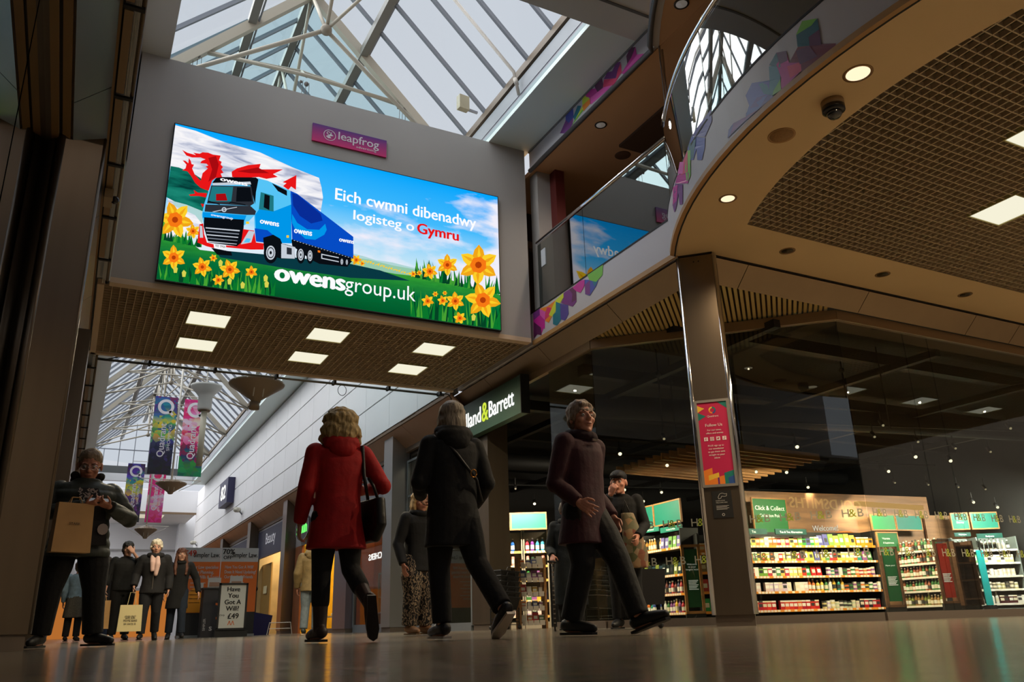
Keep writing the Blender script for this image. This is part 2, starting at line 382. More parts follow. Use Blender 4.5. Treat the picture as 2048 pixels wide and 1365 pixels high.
# sloping bronze fascia under the balcony edge (left run, then right run), metal header, corrugated soffit
def slab(mb, P, th=.03, mi=0):
    P = [Vector(p) for p in P]; nn = (P[1]-P[0]).cross(P[2]-P[0]).normalized()*th; mb.prism(P, nn, mi)
L1, L2, ZS = 6.68, 7.47, 4.20
b = MB(); js = [7.43, 9.1, 11.16, 13.2, 14.9]
for i in range(len(js)-1):
    y0, y1 = js[i]+.006, js[i+1]-.006
    slab(b, [(6.42, y0, GZ-.02), (6.42, y1, GZ-.02), (L1, y1, ZS), (L1, y0, ZS)])
js = [6.70, 7.34, 9.6, 12.0, 13.1, 15.5, 17.8, 20]
for i in range(len(js)-1):
    x0, x1 = js[i]+.006, js[i+1]-.006
    slab(b, [(x0, 7.22, GZ-.02), (x0 + (.25 if i == 0 else 0), L2, ZS), (x1, L2, ZS), (x1, 7.22, GZ-.02)])
struct(b.build('trim_5', bronze))
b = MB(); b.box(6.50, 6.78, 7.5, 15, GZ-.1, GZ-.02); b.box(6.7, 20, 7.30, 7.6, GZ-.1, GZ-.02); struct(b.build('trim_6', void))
hd = mat('header_metal', (146,120,92), .4, .3)
b = MB(); b.box(6.66, 6.74, 10.0, 14.35, 4.05, 4.19); b.box(9.22, 20, 7.50, 7.58, 4.05, 4.19)
dv = Vector((9.22-6.72, 7.54-10.02, 0)).normalized(); b.bar((6.70, 10.02, 4.12), (9.24, 7.53, 4.12), .10, .14); struct(b.build('trim_7', hd))
b = MB(); nrm = Vector((dv.y, -dv.x, 0))
for i in range(52):                      # ribs run at right angles to the diagonal header
    c0 = Vector((6.60, 10.12, ZS+.03)) + dv*(i*.07)
    b.bar(c0 - nrm*.1, c0 + Vector((-.7071, -.7071, 0))*2.6, .042, .035)
o = struct(b.build('ceiling', mat('corrugated_soffit', (206,176,108), .5)))
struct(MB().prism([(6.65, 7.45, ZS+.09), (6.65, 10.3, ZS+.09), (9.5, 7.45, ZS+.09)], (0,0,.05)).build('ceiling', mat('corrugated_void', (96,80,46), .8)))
# clip the ribs to the triangle (they vanish into the fascia): keep only what lies inside
me = o.data
import bmesh
bm = bmesh.new(); bm.from_mesh(me)
for co, no in (((L1-.02, 0, 0), (-1,0,0)), ((0, L2-.02, 0), (0,-1,0))):
    bmesh.ops.bisect_plane(bm, geom=bm.verts[:]+bm.edges[:]+bm.faces[:], plane_co=co, plane_no=no, clear_outer=True)
bm.to_mesh(me); bm.free()

# ---- shop glass: along X=6.70, the 45 degree pane, then along Y=7.54
def pane(name, a, b2, z0, z1, m=None, th=.012, struct_=True):
    o = MB().bar((a[0], a[1], (z0+z1)/2), (b2[0], b2[1], (z0+z1)/2), th, z1-z0).build(name, m or shopglass); struct(o); return o
pl_m = mat('plinth_metal', (110,98,88), .45, .4)
G0, G1, G2 = Vector((6.70, 11.34, 0)), Vector((6.70, 10.02, 0)), Vector((9.22, 7.54, 0))
wn = 1
for a, c in [(G0, G1), (G1, G1.lerp(G2, .5)), (G1.lerp(G2, .5), G2), (G2, Vector((10.6, 7.54, 0))), (Vector((10.6, 7.54, 0)), Vector((11.15, 7.54, 0))), (Vector((11.15, 7.54, 0)), Vector((19.9, 7.54, 0)))]:
    d = (c-a).normalized()*.006; pane(f'window_{wn}', a+d, c-d, .10, 4.05); wn += 1
b = MB()
for a, c in ((G0, G1), (G1, G2), (G2, Vector((19.9, 7.54, 0)))): b.bar((a.x, a.y, .05), (c.x, c.y, .05), .09, .10)
struct(b.build('baseboard_right', pl_m))

# ---- clad steel columns
def column(name, label, x, y, ang, w=.44, d=.34, z1=GZ-.03, face_m=None):
    t = thing(name, label, 'column', (x, y, 0), ang)
    MB().box(-w/2+.05, w/2-.05, -d/2, d/2, .12, z1).build('cladding', face_m or steel, t)
    e = MB()
    for sx in (-1, 1):
        e.tube([(sx*(w/2-.035), -d/2+.03, .12), (sx*(w/2-.035), -d/2+.03, z1)], .035, 14)
        e.box(sx*(w/2-.02)-.02, sx*(w/2-.02)+.02, -d/2+.06, d/2, .12, z1)
    e.build('corner_trim', chrome if face_m is None else face_m, t, True)
    MB().box(-w/2+.04, w/2-.04, -d/2+.03, d/2, 0, .12).build('plinth', pl_m, t)
    f = MB()
    for sx in (-.03, .03): f.lathe([(.009, 0), (.009, .006)], 10, M=Matrix.Translation((sx, -d/2-.003, z1-.08)) @ Matrix.Rotation(PI/2, 4, 'X'))
    f.build('fixing', black, t); return t
ca = math.atan2(7.14-7.43, 6.68-6.38)
nx, ny = -math.sin(ca)*-1, math.cos(ca)*-1
cc = Vector(((6.38+6.68)/2, (7.43+7.14)/2, 0)) + Vector((.707, .707, 0))*.17
colR = column('steel_column', 'brushed steel clad column carrying a pink poster, under the curved balcony', cc.x, cc.y, ca, w=.50, d=.34)
def on_col(z, u=0, off=.012):            # point on the column face
    f = Vector((.5*(6.38+6.68), .5*(7.43+7.14), 0)); d = Vector((math.cos(ca), math.sin(ca), 0)); nn = Vector((-.707, -.707, 0))
    return f + d*u + nn*off + Vector((0, 0, z))
# pink follow-us poster in a snap frame
def colz(px, py): return at_col(px, py)
def at_col(x, y):
    d = ray(x, y); nn = Vector((-.707, -.707, 0)); f = Vector((6.53, 7.285, 0)) + nn*.01
    return CAM + d*((f-CAM).dot(nn)/d.dot(nn))
ux = Vector((math.cos(ca), math.sin(ca), 0)); uz = Z_; nn = Vector((-.707, -.707, 0))
TL = at_col(1392, 803); TR = at_col(1452, 797); BR_ = at_col(1474, 972); z1 = (TL.z+TR.z)/2; z0 = BR_.z; pc = .5*(at_col(1392,803)+at_col(1452,797)); pw = .40
cu_ = (Vector((pc.x, pc.y, 0))-Vector((6.53, 7.285, 0))).dot(ux)
t = thing('poster_frame', 'tall pink poster in a silver snap frame on the steel column, inviting shoppers to follow', 'poster', on_col(0, cu_, 0))
def lc(u, z, off): return Vector(ux*u + nn*off + Z_*z)
def rect(mb, u0, u1, za, zb, off, mi=0): mb.add([lc(u0, za, off), lc(u1, za, off), lc(u1, zb, off), lc(u0, zb, off)], [(0,1,2,3)], mi)
def boxc(mb, u0, u1, za, zb, o0, o1, mi=0): mb.prism([lc(u0, za, o0), lc(u1, za, o0), lc(u1, zb, o0), lc(u0, zb, o0)], nn*(o1-o0), mi)
h = pw/2
f = MB(); boxc(f, -h, -h+.03, z0, z1, .004, .022); boxc(f, h-.03, h, z0, z1, .004, .022); boxc(f, -h+.03, h-.03, z0, z0+.03, .004, .022); boxc(f, -h+.03, h-.03, z1-.03, z1, .004, .022)
f.build('frame', mat('snap_frame', (170,165,158), .35, .6), t)
pk = [mat('poster_pink', (190,22,78), .5), mat('poster_white', (235,225,225), .5), mat('poster_teal', (20,120,110), .5), mat('poster_orange', (236,130,40), .5), mat('poster_yellow', (236,190,60), .5), mat('poster_blue', (40,80,150), .5), mat('poster_purple', (110,40,110), .5)]
p = MB(); boxc(p, -h+.03, h-.03, z0+.03, z1-.03, .004, .010); H = z1-z0-.06; zt = z1-.03
O2 = .0115
def tri(mb, pts, mi, off=O2): mb.add([lc(u, zt-H*v, off) for u, v in pts], [tuple(range(len(pts)))], mi)
ww = h-.03
tri(p, [(-ww, .03), (-ww, .12), (-ww+.08, .075)], 4); tri(p, [(-ww, .12), (-ww, .22), (-ww+.09, .17)], 2); tri(p, [(.06, 0), (ww, 0), (ww, .09)], 2)
for i, (a, c, e, mi) in enumerate([(-ww, .80, .1, 3), (-ww+.05, .86, .12, 4), (-.06, .90, .13, 6), (.0, .88, .14, 3), (.06, .84, .16, 2), (.10, .90, .1, 5), (-.12, .92, .1, 3)]):
    tri(p, [(max(a, -ww), 1), (min(a+e, ww), 1), (min(a+e, ww), c), (max(a, -ww), c+.03)], mi, O2+.0006*i)
def ring(mb, c0, r0, r1, fu, a0=0, a1=2*PI, n=20, mi=0):
    vs = []; fs = []
    for i in range(n+1):
        a = a0+(a1-a0)*i/n; vs.append(fu(c0[0]+r0*math.cos(a), c0[1]+r0*math.sin(a))); vs.append(fu(c0[0]+r1*math.cos(a), c0[1]+r1*math.sin(a)))
    for i in range(n): fs.append((2*i, 2*i+1, 2*i+3, 2*i+2))
    mb.add(vs, fs, mi)
fu = lambda u, z: lc(u, z, O2+.001)
for k, mi in enumerate((2, 4, 3, 5)): ring(p, (0, zt-H*.10), .025, .042, fu, k*PI/2, (k+1)*PI/2, 6, mi)
def pt(s, v, cap, bold=0): text_on(p, s, lc(0, zt-H*v, O2+.002), ux, Z_, cap=cap, mi=1, bold=bold, center=True)
pt('Quadrant', .185, .024); pt('Follow Us', .30, .034, .01)
pt('For our news,', .355, .020, .01); pt('offers and events', .392, .020, .01)
for k, s in enumerate('f@tm'):
    u = -.105+.07*k; p.add([lc(u-.022, zt-H*.475, O2+.002), lc(u+.022, zt-H*.475, O2+.002), lc(u+.022, zt-H*.475+.044, O2+.002), lc(u-.022, zt-H*.475+.044, O2+.002)], [(0,1,2,3)], 1)
    if k == 0: text_on(p, 'f', lc(u, zt-H*.47, O2+.004), ux, Z_, cap=.032, mi=0, bold=.03, center=True)
    elif k == 1: ring(p, (u, zt-H*.475+.022), .006, .010, lambda a_, b_: lc(a_, b_, O2+.004), n=12, mi=0); ring(p, (u, zt-H*.475+.022), .0155, .018, lambda a_, b_: lc(a_, b_, O2+.004), n=12, mi=0)
    elif k == 2: p.add([lc(u+a_, zt-H*.475+.022+b_, O2+.004) for a_, b_ in ((-.014,-.008),(.004,-.010),(.012,.004),(.014,.010),(.004,.012),(-.001,.004),(-.014,.010),(-.010,0))], [tuple(range(8))], 0)
    else: p.add([lc(u+a_, zt-H*.475+.022+b_, O2+.004) for a_, b_ in ((-.001,-.012),(.003,-.012),(.003,.006),(.012,.004),(.012,.009),(.003,.014),(-.001,.014))], [tuple(range(7))], 0); ring(p, (u-.004, zt-H*.475+.013), .003, .007, lambda a_, b_: lc(a_, b_, O2+.004), n=10, mi=0)
for k, s in enumerate(['PLUS sign up to', 'our newsletter', 'to get them sent', 'straight to your', 'inbox']): pt(s, .545+.037*k, .020, .01)
p.build('poster', pk, t)
# small black dog notice below it
N0 = at_col(1430, 983); N1 = at_col(1466, 1035)
t = thing('notice', 'small black notice with a white dog outline on the steel column, below the pink poster', 'notice', on_col(0, 0, 0))
q = MB(); nu = cu_+.01; cz = (N0.z+N1.z)/2; hh = abs(N0.z-N1.z)/2
boxc(q, nu-.12, nu+.10, cz-hh, cz+hh, .003, .008)
dog = [(-.05, .09), (-.03, .13), (.0, .14), (.03, .125), (.05, .13), (.045, .10), (.02, .095), (-.01, .10), (-.02, .075), (-.045, .07)]
for i in range(len(dog)):
    a = Vector(dog[i]); c = Vector(dog[(i+1)%len(dog)]); e = (c-a).normalized(); s_ = Vector((-e.y, e.x))*.0022
    q.add([lc(nu+v.x, cz-hh*.0+v.y*.9, .010) for v in (a-s_, c-s_, c+s_, a+s_)], [(0,1,2,3)], 1)
for k in range(2): text_on(q, ['GUIDE DOGS', 'WELCOME HERE'][k], lc(nu-.08, cz+.035-.022*k, .010), ux, Z_, cap=.012, mi=1)
for k in range(4): q.add([lc(nu-.08, cz-.02-.013*k, .010), lc(nu+.06-.02*(k%2), cz-.02-.013*k, .010), lc(nu+.06-.02*(k%2), cz-.016-.013*k, .010), lc(nu-.08, cz-.016-.013*k, .010)], [(0,1,2,3)], 1)
ring(q, (nu-.01, cz-hh+.035), .010, .016, lambda a_, b_: lc(a_, b_, .010), mi=1)
q.build('sheet', [black, mat('notice_white', (190,188,182), .5)], t)

# ---- upper gallery on the right
tag_rail = thing('glass_balustrade', 'clear glass balustrade with chrome handrail along the upper gallery, mirroring the screen', 'balustrade', (0,0,0))
ys = [7.47, 9.55, 10.99]
for i in range(len(ys)-1): MB().box(6.38, 6.392, ys[i]+.006, ys[i+1]-.006, 5.0, 6.17).build('glass_pane', railglass, tag_rail)
MB().tube([(6.386, 7.45, 6.22), (6.386, 11.0, 6.22)], .032, 12).build('handrail', chrome, tag_rail, True)
MB().box(6.37, 6.39, 10.72, 10.86, 5.72, 6.02).build('notice', mat('paper', (200,205,210), .5), tag_rail)
t = thing('curved_balustrade', 'curved glass balustrade with chrome handrail round the projecting balcony', 'balustrade', (0,0,0))
aa0 = math.atan2(7.25-CY, -math.sqrt(CRAD**2-(7.25-CY)**2)); aa1 = PI+1.2; NP = 6
for i in range(NP):
    p0 = aa0+(aa1-aa0)*i/NP+.002; p1 = aa0+(aa1-aa0)*(i+1)/NP-.002
    g = MB(); sheet(g, arc_pts(CRAD-.04, 5.0, 14, p0, p1), arc_pts(CRAD-.04, 6.17, 14, p0, p1)); sheet(g, arc_pts(CRAD-.052, 5.0, 14, p0, p1), arc_pts(CRAD-.052, 6.17, 14, p0, p1)); g.build('glass_pane', railglass, t, True)
MB().tube(arc_pts(CRAD-.045, 6.22, 60, aa0, aa1), .032, 12).build('handrail', chrome, t, True)
t = thing('chrome_post', 'slim pair of chrome posts where the straight and curved balustrades meet', 'post', (6.42, 7.40, 5.0))
for dx in (-.03, .05): MB().tube([(dx, dx*.5, 0), (dx, dx*.5, 2.66)], .016, 8).build('tube', chrome, t, True)
brn = mat('upper_ceiling_paint', (214,164,118), .6)
b = MB(); b.box(6.4, 16, -3, 15, 7.66, 7.74); struct(b.build('ceiling', brn))
b = MB(); wall_arc(b, CRAD, CRAD-.12, 7.66, 8.0); b.box(6.35, 6.47, 7.42, BY, 7.68, 8.04); struct(b.build('wall_upper_fascia', band))
A = arc_pts(CRAD-.02, 7.665, 44); g = MB(); sheet(g, A, [Vector((16, p.y, 7.665)) for p in A]); struct(g.build('ceiling', brn))
b = MB(); b.tube([(6.34, BY-.02, 7.655), (6.34, 7.5, 7.655)]+[tuple(p) for p in arc_pts(CRAD+.01, 7.655, 40)], .04, 10); struct(b.build('trim_8', mat('grey_tube', (98,94,92), .4, .4), smooth=True))
b = MB(); b.box(6.33, 6.37, 7.42, BY, 8.02, 8.06); struct(b.build('trim_9', mat('grey_trim', (120,118,116), .5)))
struct(MB().box(9.1, 15.9, 7.2, 10.3, 7.61, 7.659).build('ceiling', mat('recess_shade_brown', (84,58,38), .7)))  # flat panels for a dark recess, its shade put into the colour
struct(MB().box(7.3, 9.1, 6.9, 9.7, 7.61, 7.658).build('ceiling', mat('recess_shade_brown', (84,58,38), .7)))
struct(MB().box(6.5, 16, 7.4, 15, 4.94, 5.0).build('floor', mat('gallery_carpet', (120,108,96), .9)))
struct(MB().box(6.72, 6.9, BY-.25, BY+.2, 5, 7.66).build('wall_gallery_end', mat('deep_red_paint', (92,22,16), .6)))
struct(MB().box(6.46, 6.72, BY-.06, BY+.2, 5, 7.68).build('wall_gallery_return', white))
b = MB(); b.box(6.9, 16, 12.5, 12.7, 5, 7.66); b.box(13, 13.2, 5, 12.5, 5, 7.66); struct(b.build('wall_gallery_back', mat('gallery_dark', (46,26,20), .8, var=.2, scale=3)))
b = MB(); b.box(6.9, 8.6, 12.38, 12.5, 6.85, 7.0); b.box(6.9, 7.0, 12.38, 12.5, 5, 6.9); b.box(8.5, 8.6, 12.38, 12.5, 5, 6.9); struct(b.build('door_1', mat('door_casing', (116,96,78), .6)))
for (x, y), s in (((6.70, 9.34), 'above the glass balustrade'), ((6.14, 6.58), 'beside the curved handrail')):
    downlight(x+.0, y, 7.655, f'dark-ringed round lamp in the upper gallery ceiling, {s}', 'upper gallery lamps', False, r=.075, body=mat('frosted_lens', (190,180,170), .4, emit=(190,180,170), es=.18), ring=(60,48,38)); spot('gallery_lamp', (x, y, 7.60), 110, (1,.8,.62), 150, 1, .06)
t = thing('smoke_vent', 'faint round vent in the brown upper gallery ceiling', 'vent', (7.55, 9.95, 7.655)); MB().lathe([(.001, -.004), (.12, -.006), (.14, .004)], 24).build('plate', mat('vent_brown', (104,72,48), .6), t, True)

# ---- crossing bulkhead overhead (near) and the ledges beside the roof
b = MB(); b.box(-.6, 6.35, -3, 7.82, 8.05, 8.3); struct(b.build('ceiling', mat('grey_soffit', (206,204,198), .6)))
b = MB(); b.box(2.5, 6.34, 7.30, 7.34, 8.035, 8.052); struct(b.build('trim_10', mat('joint_grey', (96,94,90), .6)))
led = mat('ledge_paint', (222,236,232), .55)
b = MB(); b.box(5.55, 6.35, 7.82, 49.5, 8.05, 8.13); struct(b.build('ceiling', led))
b = MB(); b.box(-.6, .37, 7.82, 49.5, 8.05, 8.13); struct(b.build('ceiling', mat('ledge_left', (200,198,186), .6)))
b = MB(); b.box(5.55, 5.63, 7.82, 49.5, 8.13, 8.21); struct(b.build('trim_11', mat('pale_blue_edge', (150,168,172), .5)))
b = MB(); b.box(5.56, 5.63, 7.82, 49.5, 8.21, 8.26); struct(b.build('trim_12', mat('grey_strip', (150,146,156), .5)))
b = MB(); b.box(5.55, 5.63, 7.82, 49.5, 8.26, 8.54); struct(b.build('wall_kerb_right', mat('kerb_white', (150,154,160), .5)))
b = MB(); b.box(5.52, 5.63, 7.82, 49.5, 8.58, 8.72); struct(b.build('trim_13', mat('kerb_beam', (110,94,76), .5)))
b = MB(); b.box(5.6, 5.64, 7.82, 49.5, 8.53, 8.60); struct(b.build('trim_14', seal))
b = MB(); b.box(.30, .37, 7.82, 49.5, 8.13, 9.2); struct(b.build('wall_kerb_left', mat('kerb_left', (190,196,200), .5)))

# ================================================================== GLAZED ROOF
RX, RZ = 2.70, 11.57
def slopeR(s): return (5.55-(5.55-RX)*s, 8.72+(RZ-8.72)*s)      # x, z at fraction s towards the ridge
def slopeL(s): return (.37+(RX-.37)*s, 9.24+(RZ-9.24)*s)
NB = 52; Y0 = 7.96-.8
k = 0
for side, fn in (('right', slopeR), ('left', slopeL)):
    (xa, za), (xb, zb) = fn(0), fn(1)
    for ya, yb, gm in ((7.4, 12.7, roofglass), (12.7, 20.0, roofteal), (20.0, 49.5, roofglass)):
        o = MB().add([(xa, ya, za), (xa, yb, za), (xb, yb, zb), (xb, ya, zb)], [(0,1,2,3)]).build('window_%d' % wn, gm); wn += 1; struct(o)
rb = mat('glazing_bar', (128,132,140), .45, .2)
t_roof = thing('roof_glazing_frame', 'grey glazing bars and purlins of the pitched glass roof', 'roof frame', (0,0,0))
b = MB()
for i in range(NB):
    y = 7.20+.8*i+(.0)
    if y > 49.4: break
    for fn in (slopeR, slopeL):
        (xa, za), (xb, zb) = fn(0), fn(1); b.bar((xa, y, za), (xb, y, zb), .05, .07)
b.build('glazing_bar', rb, t_roof)
pm = mat('purlin_grey', (118,116,110), .5)
for x, z in ((RX, RZ-.08), (3.73, 10.45), (1.67, 10.46)):
    pu_ = MB().box(x-.07, x+.07, 7.3, 49.5, z-.11, z+.06).build('purlin', pm, t_roof)
    MB().box(x+.10, x+.13, 7.3, 49.5, z-.03, z+.05).build('conduit', rb, pu_)
b = MB(); b.add([(.37, 49.5, 9.24), (5.55, 49.5, 8.72), (RX, 49.5, RZ)], [(0,1,2)]); struct(b.build('window_%d' % wn, roofglass)); wn += 1
b = MB()
for i in range(7): 
    x = .9+.75*i; zt_ = (slopeL((x-.37)/(RX-.37))[1] if x < RX else slopeR((5.55-x)/(5.55-RX))[1]); b.box(x-.02, x+.02, 49.44, 49.5, 8.8, zt_)
b.box(.4, 5.5, 49.42, 49.5, 9.75, 9.8); b.build('gable_bar', rb, t_roof)
b = MB(); b.box(.37, 5.6, 49.3, 49.6, 8.45, 8.85); struct(b.build('trim_15', mat('gable_beam', (96,98,98), .5)))
b = MB(); b.box(.37, 5.6, 49.3, 49.6, 8.05, 8.45); struct(b.build('wall_gable', clad))
# tubular roof trusses
def truss(yk, label, n=8, near=True, cables=True):
    t = thing('roof_truss', label, 'roof truss', (0, yk, 0), 0, 'roof trusses')
    FR, FL = (5.62, 0, 8.50), (-.1, 0, 8.50); AP = (RX, 0, 11.45)
    MB().bar(FR, AP, .13, .17).build('rafter', beam, t); MB().bar(FL, AP, .13, .17).build('rafter', beam, t)
    N1, N2 = (RX, -1.30, 9.65), (RX, 1.25, 9.65)
    for N in (N1, N2):
        s = MB()
        for F, r in ((FR, .038), (FL, .038)): s.tube([F, N], r, n)
        s.tube([N, AP], .032, n); s.tube([N, (RX, N[1]+(-1.2 if N is N1 else 1.2), 11.4)], .032, n); s.tube([N, (RX+.9, N[1]+(-1.1 if N is N1 else 1.1), 10.5)], .028, n)
        s.build('strut', beam, t, True)
        MB().ball(N, .10, 12).build('node', mat('node_steel', (138,128,112), .5), t, True)
    MB().tube([(3.4-2.55*1.0, .0, 9.55), (RX, -.0, 9.62), (4.55, 0, 9.55)], .035, n).build('tie', beam, t, True)
    MB().tube([(.85, .05, 9.55), (RX, .5, 10.05), (4.55, .05, 9.55)], .032, n).build('bowed_tie', beam, t, True)
    MB().tube([(RX, 0, 9.6), (RX, .5, 10.05)], .03, n).build('post', beam, t, True)
    if cables:
        for x in (.85, RX, 4.55):
            c = MB(); c.ball((x, -.02, 9.42), .045, 8); c.ball((x-.1, -.02, 9.44), .03, 8)
            for j in range(3): c.tube([(x-.06+.06*j, .02*j, 9.5), (x-.14+.14*j, .1*j, 7.5)], .005, 4)
            c.build('hanging_cable', mat('cable_grey', (96,90,86), .6), t)
    return t
trs = ['first, right above the screen bulkhead', 'second, just beyond the bulkhead', 'third from the screen', 'fourth from the screen', 'fifth from the screen', 'sixth from the screen', 'farthest, beside the glazed gable']
for i, s in enumerate(trs): truss(12.72+5.1*i, 'beige tubular steel truss under the glass roof, '+s, 8 if i < 2 else 5, cables=(i < 2))
spot_r = thing('roof_floodlight', 'small beige box floodlight on the roof kerb above the screen', 'floodlight', (5.3, 11.6, 8.95), .1)
MB().box(-.10, .10, -.06, .06, 0, .28).build('housing', mat('flood_beige', (168,162,136), .5), spot_r); MB().box(.1, .3, -.02, .02, .02, .06).build('bracket', rb, spot_r)
t = thing('drain_pipe', 'thin white pipe running down the roof glazing bar to the kerb', 'pipe', (0,0,0))
P = [at(948, 0, 2, 10.3), at(1043, 114, 0, 5.45), at(1047, 190, 0, 5.5)]
MB().tube([(4.30, 9.86, 9.75), (5.42, 9.86, 8.62), (5.50, 9.86, 8.2)], .028, 8).build('tube', mat('pipe_white', (190,182,172), .4), t, True)
MB().tube([(5.44, 9.86, 8.50), (5.47, 9.86, 8.38)], .036, 8).build('joint', mat('pipe_white', (190,182,172), .4), t, True)
# ================================================================== LEFT SIDE
b = MB(); b.box(-.9, -.16, -9, 58, 4.52, 4.6); b.box(-.16, -.03, BY, BT, GZ+.06, 8.05); b.box(-.16, -.03, -3, BY, GZ+.03, 8.05); b.box(-.16, -.03, BT, 52, GZ+.03, 8.05); struct(b.build('wall_left', clad))  # flat slab and bulkhead stretch added to stop sun leaking in
b = MB(); js = [-3, -.5, 2.0, 4.4, 6.6, 9.1, 11.6, 14.1, 16.6, 19, 24, 30, 40, 52]
for i in range(len(js)-1): slab(b, [(-.21, js[i]+.006, GZ-.03), (-.46, js[i]+.006, ZS), (-.46, js[i+1]-.006, ZS), (-.21, js[i+1]-.006, GZ-.03)])
struct(b.build('trim_16', mat('blued_steel', (150,158,170), .3, .75, var=.1, scale=1.5, stretch=(1,.3,1), bump=.03)))
b = MB(); b.box(-.24, -.17, -3, 52, GZ-.05, GZ-.0); b.box(-.52, -.46, -3, 52, ZS-.03, ZS+.02); b.box(-.60, -.545, -3, 52, ZS-.06, ZS+.02); struct(b.build('trim_17', mat('tan_trim', (150,118,78), .5)))
b = MB(); b.box(-.55, -.515, -3, 52, ZS-.02, ZS+.01); b.box(-.175, -.155, -3, 52, GZ-.03, GZ+.02); struct(b.build('trim_18', seal))
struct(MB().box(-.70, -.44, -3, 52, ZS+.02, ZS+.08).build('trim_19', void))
# lighting trough: beige boxes, louvre strip and pipe held by dark brackets
t = thing('cable_trough', 'long beige cable trough with a grey pipe and dark brackets under the left wall', 'cable trough', (0,0,0))
tb = mat('trough_beige', (160,132,98), .5); wl = mat('louvre_white', (196,196,190), .4)
brk = [5.51+1.19*i for i in range(-3, 38)]
for i in range(len(brk)-1):
    if BY < brk[i+1] and brk[i] < BT-.1 and i > 6 and brk[i] < 14.0: continue
    y0, y1 = brk[i]+.05, min(brk[i+1]-.05, BY-.02 if brk[i] < BY else 99)
    MB().box(-.155, -.095, y0, y1, GZ-.06, GZ-.01).build('cover_box', tb, t)
l = MB()
for y0, y1 in ((1.5, BY-.02), (BT+.05, 49)):
    for k in range(3): l.box(-.088+.014*k, -.080+.014*k, y0, y1, GZ-.055, GZ-.02)
l.build('louvre_strip', wl, t)
for y in brk:
    if BY-.05 < y < BT: continue
    MB().box(-.165, -.02, y-.02, y+.02, GZ-.075, GZ-.055).box(-.045, -.02, y-.02, y+.02, GZ-.055, GZ-.0).build('bracket', black, t)
for y0, y1 in ((1.5, BY-.03), (BT+.05, 49)): MB().tube([(-.030, y0, GZ-.030), (-.030, y1, GZ-.030)], .018, 10).build('pipe', mat('pipe_brown', (112,94,72), .5, .2), t, True)
MB().tube([(-.030, BY-.06, GZ-.030), (-.030, BY-.02, GZ-.045)], .022, 10).build('end_cap', black, t, True)
# cable pipe hung below the back edge of the bulkhead
t = thing('hanging_conduit', 'grey conduit pipe hanging under the back edge of the grid ceiling', 'conduit', (0,0,0))
MB().tube([(-.02, BT+.16, GZ-.05), (6.15, BT+.16, GZ-.05)], .022, 10).build('pipe', mat('conduit_grey', (112,108,100), .4, .5), t, True)
for k in range(6): MB().box(.75+1.05*k, .79+1.05*k, BT, BT+.17, GZ-.09, GZ-.01).build('clip', black, t)
c = MB(); c.tube([(.0, BT+.16, GZ-.05), (.1, BT+.1, GZ-.07), (.28, BT+.04, GZ-.02)], .012, 6)
c.tube([(4.1+.08*math.cos(a/8*PI), BT+.17, GZ-.16+.1*math.sin(a/8*PI)) for a in range(17)], .006, 5); c.tube([(6.0, BT+.12, GZ-.03), (6.2, BT+.05, GZ-.06), (6.28, BT+.1, GZ-.12), (6.28, BT+.1, GZ-.6)], .010, 5); c.build('loose_cable', black, t, True)
t = thing('cctv_camera', 'small cream box camera with a dark lens under the left cable trough', 'security camera', (-.11, 8.5, GZ-.12))
MB().box(-.05, .03, -.12, .12, -.05, .05).build('body', mat('camera_cream', (176,156,124), .5), t); MB().ball((.05, -.02, -.02), .042, 14).build('lens', blackg, t, True)
# left steel columns and left shop glass
cl = Vector((-.35, 7.285, 0)) + Vector((-.707, .707, 0))*.17
column('steel_column', 'dark brushed steel clad column close by at the left edge', cl.x, cl.y, math.atan2(.3, .3), w=.50, d=.34, z1=GZ-.06, face_m=steeld)
t = thing('steel_pier', 'brushed steel pier on the left behind the man with the phone', 'pier', (-.33, 12.6, 0)); MB().box(-.25, .19, -.5, .5, .1, 4.1).build('cladding', steel, t); MB().box(-.24, .17, -.48, .48, 0, .1).build('plinth', pl_m, t)
darkglass = glass('left_shop_glass', (70,74,72), 2.0, .0, .12)
b = MB(); b.box(-.66, -.64, -3, 5.2, .1, 4.14); struct(b.build('window_%d' % wn, darkglass)); wn += 1
b = MB(); b.box(-.66, -.64, 5.25, 7.1, .1, 4.14); struct(b.build('window_%d' % wn, darkglass)); wn += 1
b = MB(); b.box(-.66, -.64, 7.7, 50, .1, 4.14); struct(b.build('window_%d' % wn, darkglass)); wn += 1
b = MB(); b.box(-.68, -.60, -3, 50, 0, .1); b.box(-.68, -.60, -3, 50, 4.14, 4.3); struct(b.build('baseboard_left', pl_m))
b = MB(); b.box(-3.1, -3, -9, 58, 0, 4.5); b.box(-3, -.7, -9, 58, 4.5, 4.6); struct(b.build('wall_left_shop', mat('left_shop_dark', (62,54,42), .8, var=.3, scale=1)))
t = thing('jeweller_sign', 'gold letters of the jeweller across the mall, seen mirrored in the shop window', 'shop sign', (0,0,0))
q = MB(); text_on(q, 'GOLDSMITHS', (-.60, -4.6, 3.05), (0,1,0), (0,0,1), width=3.0, cap=.30, bold=.01, depth=.02); q.build('letters', emis('gold_letters', (220,190,120), 3.0), t)
MB().box(-.66, -.64, -5.2, -1.0, 2.8, 3.7).build('fascia_board', black, t)
b = MB(); b.box(-3.5, 22, -9.2, -9, 0, 9); b.box(21.9, 22, -9, 24, 0, 9); struct(b.build('wall_near', mat('behind_wall', (110,98,84), .8)))

